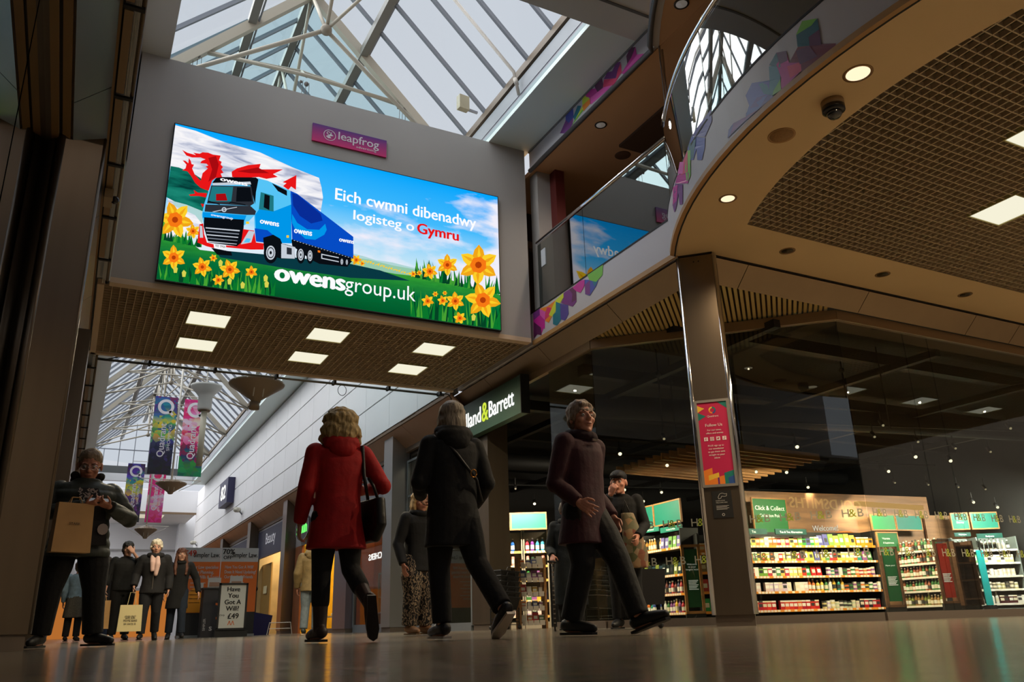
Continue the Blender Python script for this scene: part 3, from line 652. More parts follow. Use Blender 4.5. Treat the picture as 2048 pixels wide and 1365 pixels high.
# ================================================================== MALL BEYOND THE BULKHEAD (right wall)
b = MB()
zs = [4.50, 5.37, 6.24, 7.15, 8.02]; yj = [14.40+1.82*i for i in range(22)]
for i in range(4):
    for j in range(21): b.box(6.25, 6.29, yj[j]+.006, min(yj[j+1]-.006, 52), zs[i]+.018, zs[i+1]-.018)
struct(b.build('wall_right', clad))
struct(MB().box(6.285, 6.40, 14.36, 52, 4.44, 8.05).build('wall_right_backing', mat('joint_backing_grey', (120,112,104), .8)))  # plain grey backing showing through the open cladding joints
b = MB(); b.box(6.22, 6.27, 14.36, 52, 4.40, 4.45); b.box(6.235, 6.25, 14.36, 52, 4.46, 4.475)
for y in (16.3, 19.0, 23.5, 31, 39): b.box(6.21, 6.25, y, y+.9, 4.47, 4.482)
struct(b.build('trim_20', mat('cladding_lip', (112,84,60), .6)))
sl = mat('lit_copper_panel', (176,142,118), .4, .3, var=.1, scale=1)
b = MB(); js = [14.4, 17.2, 20.6, 23.4, 25.9, 28.2, 31, 33.3, 36, 38.5, 41, 44, 48, 52]
for i in range(len(js)-1): slab(b, [(6.27, js[i]+.008, 4.43), (6.27, js[i+1]-.008, 4.43), (6.68, js[i+1]-.008, 4.08), (6.68, js[i]+.008, 4.08)])
struct(b.build('trim_21', sl))
struct(MB().box(6.66, 6.74, 14.35, 52, 3.95, 4.10).build('trim_22', mat('shop_header', (120,100,82), .5)))
def pier(y0, y1, label, m=None, x0=6.34):
    t = thing('steel_pier', label, 'pier', (x0, (y0+y1)/2, 0), 0, 'steel piers between the right-hand shops'); h = (y1-y0)/2
    MB().box(0, .42, -h, h, .1, 4.0 if x0 > 6.4 else 4.36).build('cladding', m or steel, t); MB().box(.02, .40, -h+.01, h-.01, 0, .1).build('plinth', pl_m, t)
pier(13.55, 14.3, 'warm brushed steel pier beside the dark entrance under the green shop sign', steeld, 6.62)
pier(18.0, 18.6, 'pale steel pier right of the orange-lit shop window', mat('pale_steel', (168,166,164), .3, .7))
pier(21.9, 23.1, 'broad violet-grey steel pier behind the red coat, between two lit shops', mat('violet_steel', (124,116,124), .35, .6), 6.5)
pier(28.6, 29.2, 'tall steel pier left of the oval shoe shop sign')
pier(35.0, 35.6, 'tall steel pier between the two dark blue shop fascias')
pier(41.8, 42.5, 'farthest visible steel pier, above the banner stands')
pier(46.5, 47.2, 'steel pier near the end of the mall, half hidden by banner stands')
def shop(y0, y1, ztop, wallc, emitc, es, floorc=(120,110,100), depth=2.4, n=3):
    b = MB(); x0, x1 = 6.76, 6.76+depth
    b.box(x1, x1+.05, y0, y1, 0, 3.9); b.box(x0, x1, y0, y0+.04, 0, 3.9); b.box(x0, x1, y1-.04, y1, 0, 3.9); b.box(x0, x1, y0, y1, 3.85, 3.9)
    struct(b.build('wall_shop', mat('shopwall_'+str(wallc), wallc, .6, var=.15, scale=2)))
    for i in range(n):
        y = y0+(y1-y0)*(i+.5)/n; spot('shop_lamp', (x0+depth*.33, y, 3.75), es*4, tuple(v/255 for v in emitc), 160, 1, .1)
def window(y0, y1, z0, z1, m=None):
    global wn
    b = MB(); b.box(6.70, 6.712, y0, y1, z0, z1); struct(b.build('window_%d' % wn, m or shopglass)); wn += 1
    b = MB(); f = .05
    for a in ((y0-f, y0, z0-f, z1+f), (y1, y1+f, z0-f, z1+f), (y0, y1, z1, z1+f), (y0, y1, 0, z0)): b.box(6.68, 6.74, a[0], a[1], a[2], a[3])
    struct(b.build('trim_%d' % (wn+30), grey))
shop(14.35, 17.9, 3.9, (92,84,76), (255,220,180), 3, depth=.42); window(14.5, 17.9, .14, 3.7)
b = MB(); b.box(6.69, 6.73, 14.5, 17.9, 2.9, 2.95); b.box(6.69, 6.73, 16.2, 16.26, .14, 3.7); struct(b.build('trim_23', grey))
shop(18.7, 21.8, 3.2, (214,116,52), (255,196,130), 10, n=3, depth=.44); window(18.7, 21.8, .18, 2.75)
struct(MB().box(6.70, 6.76, 18.6, 21.9, 2.8, 3.98).build('wall_shop_header', mat('header_grey', (128,126,128), .4, .3)))
t = thing('window_lettering', 'white reversed shop letters ECHERS on the orange-lit window', 'lettering', (0,0,0))
q = MB(); text_on(q, 'SKECHERS', (6.69, 19.09, 1.70), (0,1,0), (0,0,1), width=1.56, cap=.15, bold=.035); q.build('letters', brightw, t)
q = MB(); q.box(6.95, 7.0, 19.2, 19.24, .0, 1.4); q.box(6.95, 7.0, 20.6, 20.64, .0, 1.4); q.box(6.95, 6.99, 19.2, 20.64, 1.36, 1.4); q.box(6.95, 6.99, 19.2, 20.64, .8, .83); t = q.build('display_rack', mat('rack_pale', (210,190,170), .4), None); tag(t, 'pale shoe display rack inside the orange-lit window', 'display rack')
shop(23.2, 28.5, 3.0, (236,184,30), (255,214,120), 60, n=3); 
struct(MB().box(6.70, 6.76, 23.1, 28.6, 2.72, 3.98).build('wall_shop_header', mat('pale_header', (168,166,168), .4, .3)))
struct(MB().box(6.68, 6.76, 27.6, 28.5, 0, 2.72).build('door_2', mat('copper_door', (150,92,58), .4, .3)))
b = MB(); b.box(6.72, 6.735, 25.8, 27.5, .1, 2.7); struct(b.build('window_%d' % wn, shopglass)); wn += 1
struct(MB().box(6.70, 6.76, 23.1, 25.0, 0, .12).build('baseboard_shop', pl_m))
t = thing('shop_shelf', 'low lit shelf with white shoes inside the yellow shoe shop', 'shelf', (7.9, 27.2, 0)); MB().box(-.3, .3, -.5, .5, .45, .5).box(-.3, .3, -.5, .5, 0, .1).build('board', mat('shelf_cream', (230,220,190), .5), t)
shoe0 = None
for k in range(4):
    s_ = MB(); s_.ball((0, 0, .05), (.05, .13, .05), 8); s_.ball((0, -.07, .09), (.045, .05, .06), 8); o = s_.build('display_shoe', mat('shoe_white', (232,228,220), .5), None, True); o.location = (7.75, 26.85+.2*k, .5); tag(o, f'small white display shoe in the yellow shoe shop, {ordw(k+1)} from the right', 'shoe', 'white display shoes')
t = thing('oval_shop_sign', 'dark oval shop sign with glowing green letters above the yellow doorway', 'shop sign', (6.62, 27.1, 3.22), 0)
q = MB(); ov = [(0, .86*.98*math.cos(a/24*2*PI), .40*math.sin(a/24*2*PI)) for a in range(24)]; q.prism(ov, (-.10, 0, 0)); q.build('panel', mat('sign_charcoal', (46,44,48), .4), t); MB().box(0, .10, -.3, .3, -.1, .1).build('bracket', grey, t)
q = MB(); fu2 = lambda u, z: Vector((-.105, u, z)); vs = []
for i in range(24):
    a, c = i/24*2*PI, (i+1)/24*2*PI; q.add([(-.104, r*.845*math.cos(x), r*.40*math.sin(x)) for r, x in ((1, a), (1.05, a), (1.05, c), (1, c))], [(0,1,2,3)])
q.build('rim', mat('rim_silver', (170,170,170), .3, .6), t)
q = MB(); text_on(q, 'schuh', (-.11, .66, -.17), (0,-1,0), (0,0,1), width=1.3, cap=.36, bold=.03, depth=-.01); q.build('letters', emis('green_neon', (110,240,110), 1.2), t)
navy = mat('navy_fascia', (52,54,76), .5)
shop(29.3, 34.9, 2.8, (206,176,120), (255,214,150), 50, n=3)
t = thing('shop_fascia', 'dark blue shop fascia reading Beauty in thin white letters', 'shop sign', (0,0,0)); MB().box(6.66, 6.755, 30.3, 34.9, 2.82, 3.86).build('board', navy, t)
struct(MB().box(6.70, 6.76, 30.2, 35.0, 3.86, 3.97).box(6.70, 6.76, 35.6, 41.8, 3.86, 3.97).build('trim_26', mat('pale_header', (168,166,168), .4, .3)))
q = MB(); text_on(q, 'Beauty', (6.655, 33.4, 3.28), (0,-1,0), (0,0,1), width=1.7, cap=.42); q.build('letters', mat('letter_white', (230,230,235), .5, emit=(200,200,210), es=.25), t)
struct(MB().box(6.7, 6.76, 29.3, 30.3, 2.5, 3.98).build('wall_shop_header', mat('violet_steel', (124,116,124), .35, .6)))
struct(MB().box(6.9, 6.95, 33.2, 34.9, 0, 2.6).build('wall_shop_side', mat('gold_side', (188,150,84), .35, .4)))
t = thing('door_notice', 'small cream notice on the gold shop side wall beside the bald man', 'notice', (6.88, 34.0, 1.62)); MB().box(-.01, 0, -.3, .3, -.14, .14).build('sheet', mat('notice_cream', (220,205,160), .6), t)
t = thing('red_poster', 'red round sale poster inside the bright shop doorway', 'poster', (7.6, 31.6, .55)); MB().box(0, .02, -.35, .35, 0, 1.1).build('sheet', mat('poster_red', (200,40,40), .5), t)
q = MB()
for k in range(3): q.box(7.2+.5*k, 7.45+.5*k, 31.4, 32.6, 3.835, 3.845)
tag(q.build('shop_ceiling_lights', emis('shop_light', (255,240,200), 1.2)), 'row of slim bright ceiling lights inside the beauty shop', 'ceiling light')
shop(35.7, 41.7, 2.8, (170,150,120), (255,214,170), 30, n=2)
t = thing('shop_fascia', 'dark blue shop fascia with glowing white numerals, behind the banner stands', 'shop sign', (0,0,0)); MB().box(6.66, 6.755, 35.8, 41.6, 2.82, 3.86).build('board', navy, t)
q = MB(); text_on(q, '11', (6.65, 40.0, 3.05), (0,-1,0), (0,0,1), cap=.5, bold=.04); q.build('letters', brightw, t)
shop(42.6, 50, 2.8, (150,130,110), (255,214,170), 20, n=1)
t = thing('wall_sign', 'dark blue projecting sign with white squiggle letters high on the white cladding', 'shop sign', (6.05, 40.2, 5.65)); MB().box(-.12, .19, -1.15, 1.15, 0, 1.15).build('box', mat('sign_navy', (50,50,84), .5), t)
q = MB(); text_on(q, '82', (-.125, .62, .28), (0,-1,0), (0,0,1), width=1.25, cap=.62, bold=.05); q.build('letters', brightw, t)
for (y, z, s) in ((36.6, 4.98, 'cream security camera on the white cladding below the dark blue sign'), (50.2, 4.9, 'tiny cream security camera on the cladding above the banner stands')):
    t = thing('cctv_camera', s, 'security camera', (6.12, y, z)); MB().tube([(-.18, -.15, 0), (.0, .25, .05)], .11, 10).build('body', mat('camera_offwhite', (200,196,180), .5), t, True); MB().tube([(0, .1, 0), (.12, .1, -.15)], .03, 6).build('arm', grey, t, True)
# end of the mall
b = MB(); b.box(-.2, 6.25, 52, 52.2, 6.75, 8.05); b.box(-.2, 6.25, 52.2, 58, 6.75, 6.85); struct(b.build('wall_bridge', clad))
struct(MB().box(-.2, 6.25, 51.96, 52.0, 6.68, 6.80).build('trim_24', mat('bridge_lip', (128,104,78), .6)))
t = MB().box(3.0, 4.6, 53, 54.5, 6.72, 6.745).build('bridge_light', emis('pale_light', (225,215,190), .8)); tag(t, 'pale rectangular light under the far bridge at the end of the mall', 'ceiling light')
b = MB(); b.box(-3, 9, 58, 58.2, 2.7, 9); b.box(5.9, 9, 57, 58, 0, 8); struct(b.build('wall_end', clad))
b = MB(); b.box(-.2, 6.3, 57.9, 58.0, 5.1, 5.2); b.box(-.2, 6.3, 57.9, 58, 2.7, 2.85); struct(b.build('trim_25', mat('pale_grey_line', (176,174,172), .6)))
b = MB(); b.box(-3, 9, 58.1, 58.2, 0, 2.7); struct(b.build('wall_end_shopfront', emis('orange_shopfront', (232,140,62), .55)))

# ================================================================== GREEN PROJECTING SHOP SIGN
t = thing('projecting_shop_sign', 'dark green lightbox sign with white glowing shop name and yellow ampersand', 'shop sign', (6.50, 13.4, 3.3))
MB().box(-.05, .10, -1.52, 1.9, .17, .84).build('box', mat('sign_green', (38,72,56), .5), t)
MB().box(-.06, .11, -1.545, -1.52, .16, .85).build('end_cap', black, t)
s1 = MB(); yy = -1.40; q = MB()
# letters run from the far end (left in the picture) to the near end
wB = text_on(q, 'Barrett', (-.062, -.30, .36), (0,-1,0), (0,0,1), width=.98, cap=.30, bold=.012, depth=-.008)
text_on(q, 'Holland', (-.062, 1.18, .36), (0,-1,0), (0,0,1), width=1.13, cap=.30, bold=.012, depth=-.008)
q.build('letters', brightw, t)
q = MB(); text_on(q, '&', (-.062, .0, .34), (0,-1,0), (0,0,1), width=.26, cap=.36, bold=.012, depth=-.008); q.build('ampersand', emis('yellow_letter', (210,230,70), 1.0), t)

# purple badge above the screen
t = thing('advertiser_plaque', 'small purple to pink plaque with a white frog badge, above the big screen', 'plaque', (2.49, BY, 7.24))
def badge_mat():
    m = D.materials.new('plaque_gradient'); m.use_nodes = True; n = m.node_tree; b = n.nodes['Principled BSDF']; b.inputs['Roughness'].default_value = .5
    c = n.nodes.new('ShaderNodeTexCoord'); s = n.nodes.new('ShaderNodeSeparateXYZ'); r = n.nodes.new('ShaderNodeValToRGB'); mr = n.nodes.new('ShaderNodeMapRange'); mr.inputs['From Max'].default_value = .31
    n.links.new(c.outputs['Object'], s.inputs[0]); n.links.new(s.outputs['Z'], mr.inputs['Value']); n.links.new(mr.outputs[0], r.inputs['Fac']); n.links.new(r.outputs['Color'], b.inputs['Base Color'])
    r.color_ramp.elements[0].color = rgb((214,36,118)); r.color_ramp.elements[1].color = rgb((88,38,130)); return m
MB().box(0, 1.2, -.03, -.001, 0, .31).build('board', badge_mat(), t)
q = MB(); fb = lambda u, z: Vector((u, -.033, z)); ring(q, (.27, .155), .088, .098, fb, n=24)
q.add([(.27+x, -.033, .155+z) for x, z in ((-.06,-.03),(-.02,-.06),(.03,-.05),(.0,-.02),(.06,.0),(.02,.03),(.04,.06),(.0,.045),(-.02,.0))], [tuple(range(9))])
ring(q, (.25, .19), .018, .03, fb, n=12)
text_on(q, 'leapfrog', (.41, -.033, .12), X_, Z_, width=.66, cap=.14, bold=.012); text_on(q, 'advertising', (.70, -.033, .045), X_, Z_, width=.33, cap=.04)
q.build('lettering', mat('plaque_white', (225,215,225), .5), t)

# ================================================================== ADVERTISING SCREEN
SX0, SX1, SZ0, SZ1 = .545, 5.665, 4.555, 6.96
SYF = BY-.06
scr = thing('advertising_screen', 'huge bright LED advertising screen with a blue lorry, daffodils and Welsh slogan', 'screen', (0,0,0))
MB().box(SX0-.015, SX1+.015, SYF+.004, BY-.002, SZ0-.015, SZ1+.015).build('housing', black, scr)
def screen_mat(name, kind):
    m = D.materials.new(name); m.use_nodes = True; n = m.node_tree; n.nodes.clear(); L = n.links.new
    c = n.nodes.new('ShaderNodeTexCoord'); s = n.nodes.new('ShaderNodeSeparateXYZ'); e = n.nodes.new('ShaderNodeEmission'); o = n.nodes.new('ShaderNodeOutputMaterial'); L(c.outputs['Object'], s.inputs[0])
    mp = n.nodes.new('ShaderNodeMapping'); L(c.outputs['Object'], mp.inputs[0]); z = n.nodes.new('ShaderNodeTexNoise'); L(mp.outputs[0], z.inputs['Vector']); r = n.nodes.new('ShaderNodeValToRGB'); mx = n.nodes.new('ShaderNodeMixRGB')
    def ramp(rr, els):
        el = rr.color_ramp.elements
        while len(el) < len(els): el.new(.5)
        for q_, (p_, c_) in zip(el, els): q_.position = p_; q_.color = rgb(c_) if len(c_) == 3 else c_
    mr = n.nodes.new('ShaderNodeMapRange')
    if kind == 'sky':
        mr.inputs['From Min'].default_value = SZ0+.7; mr.inputs['From Max'].default_value = SZ1; L(s.outputs['Z'], mr.inputs['Value']); L(mr.outputs[0], r.inputs['Fac'])
        ramp(r, [(0, (214,236,246)), (.30, (150,214,250)), (.55, (66,186,252)), (1, (0,166,252))])
        mp.inputs['Scale'].default_value = (1.1, 1, 3.0); z.inputs['Scale'].default_value = 1.15; z.inputs['Detail'].default_value = 7
        r2 = n.nodes.new('ShaderNodeValToRGB'); ramp(r2, [(.50, (0,0,0)), (.72, (255,255,255))]); 
        # more cloud low down and in the far top corner
        a = n.nodes.new('ShaderNodeMath'); a.operation = 'MULTIPLY_ADD'; a.inputs[1].default_value = -.30; a.inputs[2].default_value = .13; L(mr.outputs[0], a.inputs[0])
        mrx = n.nodes.new('ShaderNodeMapRange'); mrx.inputs['From Min'].default_value = SX1-.62; mrx.inputs['From Max'].default_value = SX1; mrx.inputs['To Max'].default_value = .24; L(s.outputs['X'], mrx.inputs['Value'])
        ad = n.nodes.new('ShaderNodeMath'); L(z.outputs['Fac'], ad.inputs[0]); L(a.outputs[0], ad.inputs[1]); ad2 = n.nodes.new('ShaderNodeMath'); L(ad.outputs[0], ad2.inputs[0]); L(mrx.outputs[0], ad2.inputs[1]); L(ad2.outputs[0], r2.inputs['Fac'])
        L(r2.outputs['Color'], mx.inputs[0]); L(r.outputs['Color'], mx.inputs[1]); mx.inputs[2].default_value = rgb((240,238,250))
    elif kind == 'field':
        mr.inputs['From Min'].default_value = SZ0; mr.inputs['From Max'].default_value = SZ0+1.0; L(s.outputs['Z'], mr.inputs['Value']); L(mr.outputs[0], r.inputs['Fac'])
        ramp(r, [(0, (0,86,42)), (.35, (4,112,58)), (.62, (44,150,50)), (1, (120,190,60))]); mp.inputs['Scale'].default_value = (1, 1, 4); z.inputs['Scale'].default_value = 5; z.inputs['Detail'].default_value = 6
        r2 = n.nodes.new('ShaderNodeValToRGB'); ramp(r2, [(.4, (0,0,0)), (.75, (150,150,150))]); L(z.outputs['Fac'], r2.inputs['Fac']); L(r2.outputs['Color'], mx.inputs[0]); L(r.outputs['Color'], mx.inputs[1]); mx.inputs[2].default_value = rgb((12,88,36))
    else:
        cs = kind; mp.inputs['Rotation'].default_value = (0, .75, 0); mp.inputs['Scale'].default_value = (.7, 1, 3.4); z.inputs['Scale'].default_value = 2.4; z.inputs['Detail'].default_value = 4; z.inputs['Distortion'].default_value = .6
        L(z.outputs['Fac'], r.inputs['Fac']); ramp(r, cs); mx.inputs[0].default_value = 0; L(r.outputs['Color'], mx.inputs[1])
    L(mx.outputs[0], e.inputs[0]); L(e.outputs[0], o.inputs[0]); return m
sm = [screen_mat('screen_sky', 'sky'), screen_mat('screen_field', 'field'), screen_mat('screen_flag_white', [(.30, (150,160,190)), (.44, (222,224,236)), (.60, (250,248,250)), (.74, (206,212,230))]),
      screen_mat('screen_flag_green', [(.3, (4,60,56)), (.5, (14,112,96)), (.7, (30,140,120))])]
PALS = dict(red=(232,22,24), dred=(168,10,16), blue=(0,150,232), lblue=(86,196,246), dblue=(6,76,196), navy=(8,44,150), black=(10,14,20), dgrey=(44,48,56), grey=(120,128,140), silver=(198,206,216), white=(252,252,255),
    yellow=(252,206,40), yel2=(240,166,24), orange=(246,120,20), dor=(176,60,8), green=(10,118,44), lgreen=(70,160,50), dgreen=(4,66,36), teal=(30,120,130), hill=(150,200,170), hill2=(176,214,214), cyan=(120,220,250), road=(8,56,66), pinkw=(236,214,240), purple=(120,60,160), bud=(214,208,80))
pn = list(PALS); 
for k_ in pn: sm.append(emis('screen_'+k_, PALS[k_], 1.0))
PI_ = {k_: 4+i for i, k_ in enumerate(pn)}
SP = MB(); lay = [0]
def S(x, y):
    p = at(x, y, 1, SYF); return p
def L_(): lay[0] += 1; return SYF - .00005*lay[0]
def clampS(p): return (min(max(p[0], SX0), SX1), min(max(p[1], SZ0), SZ1))
def sp(pts, mi, raw=False):
    """polygon given in photo pixels, laid on the screen's plane"""
    y = L_(); q = []
    for a in pts:
        p = S(*a); c = clampS((p.x, p.z)); q.append(Vector((c[0], y, c[1])))
    SP.poly(q, PI_[mi] if isinstance(mi, str) else mi)
A5 = lambda *p: zm(310, 240, 5.2514, p); A6 = lambda *p: zm(310, 380, 4.995, p); A7 = lambda *p: zm(620, 340, 4.267, p)
SP.add([(SX0, SYF, SZ0), (SX1, SYF, SZ0), (SX1, SYF, SZ1), (SX0, SYF, SZ1)], [(0,1,2,3)], 0)
sp(A7((300,700),(450,735),(560,770),(700,790),(860,830),(1000,860),(1000,940),(300,850)), 'hill2'); sp(A7((300,740),(500,765),(700,815),(900,850),(1000,880),(1000,960),(300,860)), 'hill')
sp([(318,440), (400,500), (560,520), (640,530), (720,535), (790,548), (900,560), (1010,592), (1010,680), (300,580), (300,440)], 1)
sp([(430,500), (560,512), (700,528), (760,541), (820,562), (700,556), (560,535), (440,515)], 'road')
# flag
sp([(349,250), (392,262), (450,285), (520,305), (585,335), (638,356), (643,375), (646,395), (640,432), (648,470), (600,440), (520,380), (430,360), (400,460), (330,480), (336,330)], 2)
sp(A5((165,485),(250,500),(400,560),(520,640),(560,720),(560,900),(490,1000),(400,940),(250,880),(110,810),(130,640)), 3)
sp(A5((180,850),(330,890),(500,960),(500,1100),(420,1000),(200,900)), 'hill2')
dr = A5((285,315),(340,345),(430,370),(400,345),(470,355),(500,340),(560,345),(610,365),(690,375),(672,425),(700,440),(690,470),(715,495),(695,520),(720,555),(690,565),(705,600),(650,650),(590,700),(560,745),(480,715),(420,660),(380,590),(340,540),(285,530),(320,510),(330,470),(290,425),(320,430),(350,455),(355,400),(375,430),(385,465),(410,470),(390,510),(420,580),(480,640),(500,560),(555,510),(530,490),(560,480),(540,460),(475,455),(490,430),(530,415),(480,395),(390,395),(330,375))
sp(dr, 'red')
sp(A5((355,785),(420,775),(405,735),(450,765),(545,770),(535,815),(460,800),(370,800)), 'red'); sp(A5((480,880),(520,885),(500,920)), 'red')
sp(A5((805,545),(860,510),(980,475),(1110,462),(1090,520),(1345,520),(1240,570),(1290,600),(1170,620),(1090,600),(900,610),(810,600)), 'red')
sp(A5((1485,580),(1340,655),(1380,665),(1345,695),(1400,735),(1430,700),(1480,735)), 'red')
sp(A5((560,400),(640,380),(670,470),(640,600),(560,650),(600,520)), 'dred'); sp(A5((860,540),(1080,500),(1200,560),(1000,560)), 'dred')
# flowers behind
def flower(x, y, r, rot=0.0, sq=1.0):
    for k in range(6):
        a = rot + k*PI/3; u = Vector((math.cos(a), math.sin(a))); v = Vector((-u.y, u.x)); c = Vector((x, y))
        q = [c+u*r*.15+v*r*.1, c+u*r*.45+v*r*.30, c+u*r*.75+v*r*.22, c+u*r*1.02, c+u*r*.75-v*r*.22, c+u*r*.45-v*r*.30, c+u*r*.15-v*r*.1]
        sp([(p.x, y+(p.y-y)*sq) for p in q], 'yellow' if k % 2 else 'yel2')
        if r > 14:
            q = [c+u*r*.25, c+u*r*.5+v*r*.1, c+u*r*.92, c+u*r*.5-v*r*.06]; sp([(p.x, y+(p.y-y)*sq) for p in q], 'yel2' if k % 2 else 'yellow')
    n_ = 14; sp([(x+r*.38*(1+.12*(i % 2))*math.cos(i*2*PI/n_), y+r*.38*(1+.12*(i % 2))*sq*math.sin(i*2*PI/n_)) for i in range(n_)], 'orange')
    sp([(x+r*.17*math.cos(i*2*PI/8), y+r*.17*sq*math.sin(i*2*PI/8)) for i in range(8)], 'dor')
def blades(x0, x1, yb0, yb1, hgt, n_, seed):
    R = random.Random(seed)
    for k in range(n_):
        t_ = R.random(); x = x0+(x1-x0)*t_; y = yb0+(yb1-yb0)*t_; h_ = hgt*(.5+.6*R.random()); l_ = (R.random()-.5)*14; w_ = 2+R.random()*2.5
        sp([(x-w_, y), (x+w_, y), (x+l_+w_*.3, y-h_)], R.choice(['green', 'lgreen', 'dgreen', 'green']))
blades(326, 400, 480, 495, 26, 30, 3)
flower(350, 440, 37, .2); flower(386, 463, 15, .4); 
# lorry: trailer, cab, wheels
sp(A6((1352,10),(1420,40),(1980,470),(1982,695),(1370,510)), 'dblue')
sp(A5((1440,770),(1500,790),(1740,990),(1760,1060),(1640,1090),(1520,1010),(1450,900)), 'navy')
cres = [(1370+360*0, 0)]
def cresc(cx, cy, r0, r1, a0, a1, mi, A=A6, n_=14):
    q = [(cx+r1*math.cos(a0+(a1-a0)*i/n_), cy+r1*math.sin(a0+(a1-a0)*i/n_)) for i in range(n_+1)]+[(cx+(r0*.96)*math.cos(a1+(a0-a1)*i/n_), cy+r0*math.sin(a1+(a0-a1)*i/n_)) for i in range(n_+1)]
    sp(A(*q), mi)
sp(A6((1368,240),(1420,330),(1520,395),(1640,400),(1700,340),(1715,400),(1690,450),(1600,500),(1500,490),(1400,400),(1368,330)), 'blue')
sp(A6((1362,500),(1370,495),(1980,680),(1980,700),(1920,770),(1640,740),(1560,700),(1370,560)), 'black')
for i in range(20): 
    x = 1385+30*i; y = 503+9.3*i; sp(A6((x, y), (x+14, y+4), (x+14, y+8), (x, y+5)), 'silver')
sp(A6((1664,640),(1835,675),(1835,685),(1664,650)), 'silver'); sp(A6((1664,680),(1835,715),(1835,725),(1664,690)), 'silver'); sp(A6((1660,640),(1670,640),(1670,690),(1660,690)), 'silver'); sp(A6((1625,605),(1650,610),(1650,630),(1625,625)), 'orange')
# cab side
sp(A5((1060,610),(1180,640),(1420,745),(1430,900),(1435,1300),(1140,1290),(1045,1140),(1030,700)), 'lblue')
sp(A5((1120,900),(1250,960),(1430,890),(1435,1300),(1200,1290),(1140,1290),(1060,1200),(1050,1000)), 'blue'); sp(A5((1045,1140),(1180,1160),(1250,1220),(1140,1290),(1060,1280)), 'dblue')
sp(A5((1225,665),(1385,745),(1385,800),(1290,750)), 'black'); sp(A5((1110,760),(1245,800),(1245,965),(1090,940)), 'teal'); sp(A5((1150,780),(1205,800),(1200,950),(1140,920)), 'black')
# cab front
sp(A5((600,640),(640,610),(1050,608),(1090,640),(1060,900),(1050,1000),(940,1110),(510,1090),(490,1000),(520,870)), 'lblue')
sp(A5((640,612),(700,603),(1060,606),(1085,630),(1060,760),(1050,890),(1000,690),(600,665)), 'black')
sp(A5((590,690),(1010,700),(1040,880),(1000,905),(545,880)), 'dgrey'); sp(A5((600,700),(820,705),(800,860),(560,860)), 'teal'); sp(A5((640,780),(740,775),(760,850),(640,850)), 'dred'); sp(A5((860,710),(1000,715),(1020,860),(850,860)), 'black')
sp(A5((600,665),(1000,650),(1010,680),(610,690)), 'silver'); sp(A5((550,885),(560,850),(680,885),(680,895),(560,865)), 'black'); sp(A5((770,890),(790,860),(950,890),(950,900),(795,872)), 'black')
sp(A5((530,890),(1000,905),(1060,960),(1050,1000),(960,1000),(520,965)), 'dgrey'); sp(A5((600,965),(860,915),(860,922),(620,970)), 'silver')
cresc(725, 945, 15, 26, 0, 2*PI, 'silver', A5)
sp(A5((500,970),(960,1005),(940,1060),(500,1030)), 'blue')
sp(A5((515,1025),(935,1050),(930,1140),(910,1300),(860,1330),(560,1290),(510,1120)), 'black')
for k in range(5): sp(A5((530+6*k, 1130+36*k), (890-8*k, 1160+36*k), (888-8*k, 1174+34*k), (532+6*k, 1142+36*k)), 'silver' if k % 2 == 0 else 'grey')
sp(A5((465,1100),(505,1090),(515,1200),(545,1290),(620,1310),(620,1350),(540,1330),(445,1290),(455,1200)), 'red'); sp(A5((470,1110),(495,1120),(505,1240),(470,1240)), 'silver')
sp(A5((925,1150),(1040,1165),(1060,1290),(1140,1300),(1140,1365),(1000,1365),(740,1340),(745,1320),(860,1330),(905,1290)), 'red'); sp(A5((985,1165),(1045,1175),(1010,1290),(900,1310),(940,1240)), 'silver'); sp(A5((960,1245),(1005,1250),(990,1290),(930,1290)), 'lblue')
sp(A5((615,1310),(745,1325),(745,1360),(620,1345)), 'white'); sp(A5((955,1070),(985,1070),(990,1095),(955,1095)), 'yellow'); sp(A5((1380,1215),(1405,1215),(1405,1240),(1380,1240)), 'yellow')
sp(A6((560,580),(760,620),(770,660),(620,650)), 'black')
sp(A6((1080,480),(1180,450),(1250,490),(1270,540),(1300,545),(1395,570),(1400,690),(1260,690),(1090,640)), 'black'); sp(A6((1260,540),(1400,575),(1395,690),(1260,685)), 'silver'); sp(A6((1315,575),(1365,585),(1365,650),(1315,645)), 'dgrey')
def wheel(x, y, rx, ry):
    q = lambda f_: A6(*[(x+rx*f_*math.cos(i*PI/9), y+ry*f_*math.sin(i*PI/9)) for i in range(18)])
    sp(q(1), 'black'); sp(q(.66), 'silver'); sp(q(.52), 'dgrey'); sp(q(.42), 'silver'); sp(q(.16), 'black')
wheel(1155, 630, 70, 108); wheel(1455, 650, 44, 90); wheel(1548, 660, 36, 82); wheel(1865, 720, 20, 45); wheel(1915, 725, 16, 40)
# hill flowers right, grass, bottom flowers
for k in range(26):
    t_ = k/25; sp([(x_, y_) for x_, y_ in [(715+130*t_-3, 518+38*t_-2+(k*7 % 5)), (715+130*t_+3, 518+38*t_-3+(k*5 % 4)), (715+130*t_, 518+38*t_+3)]], 'yellow')
blades(830, 1000, 556, 590, 38, 60, 5)
for a in ((712,521,11), (724,528,6)): flower(*a)
for a in ((826,549,7,.1), (838,547,6,.3), (859,544,16,.3), (894,531,22,.5), (956,531,40,.55)): flower(*a)
sp([(820,562), (860,566), (900,572), (1010,596), (1010,612), (930,606), (840,590)], 1)
blades(318, 545, 577, 600, 50, 110, 7); blades(822, 998, 640, 664, 60, 110, 9)
for a in ((347,517,25,.5), (404,536,20,.3), (459,541,21,.2), (502,546,13,.5), (426,518,8,.2), (436,562,12,.1), (866-12,604,13,.3), (884,603,11,.2), (909,604,19,.45), (964,602,36,.2), (869,590,6,0), (888,588,5,0), (918,638,13,.2)): flower(*a)
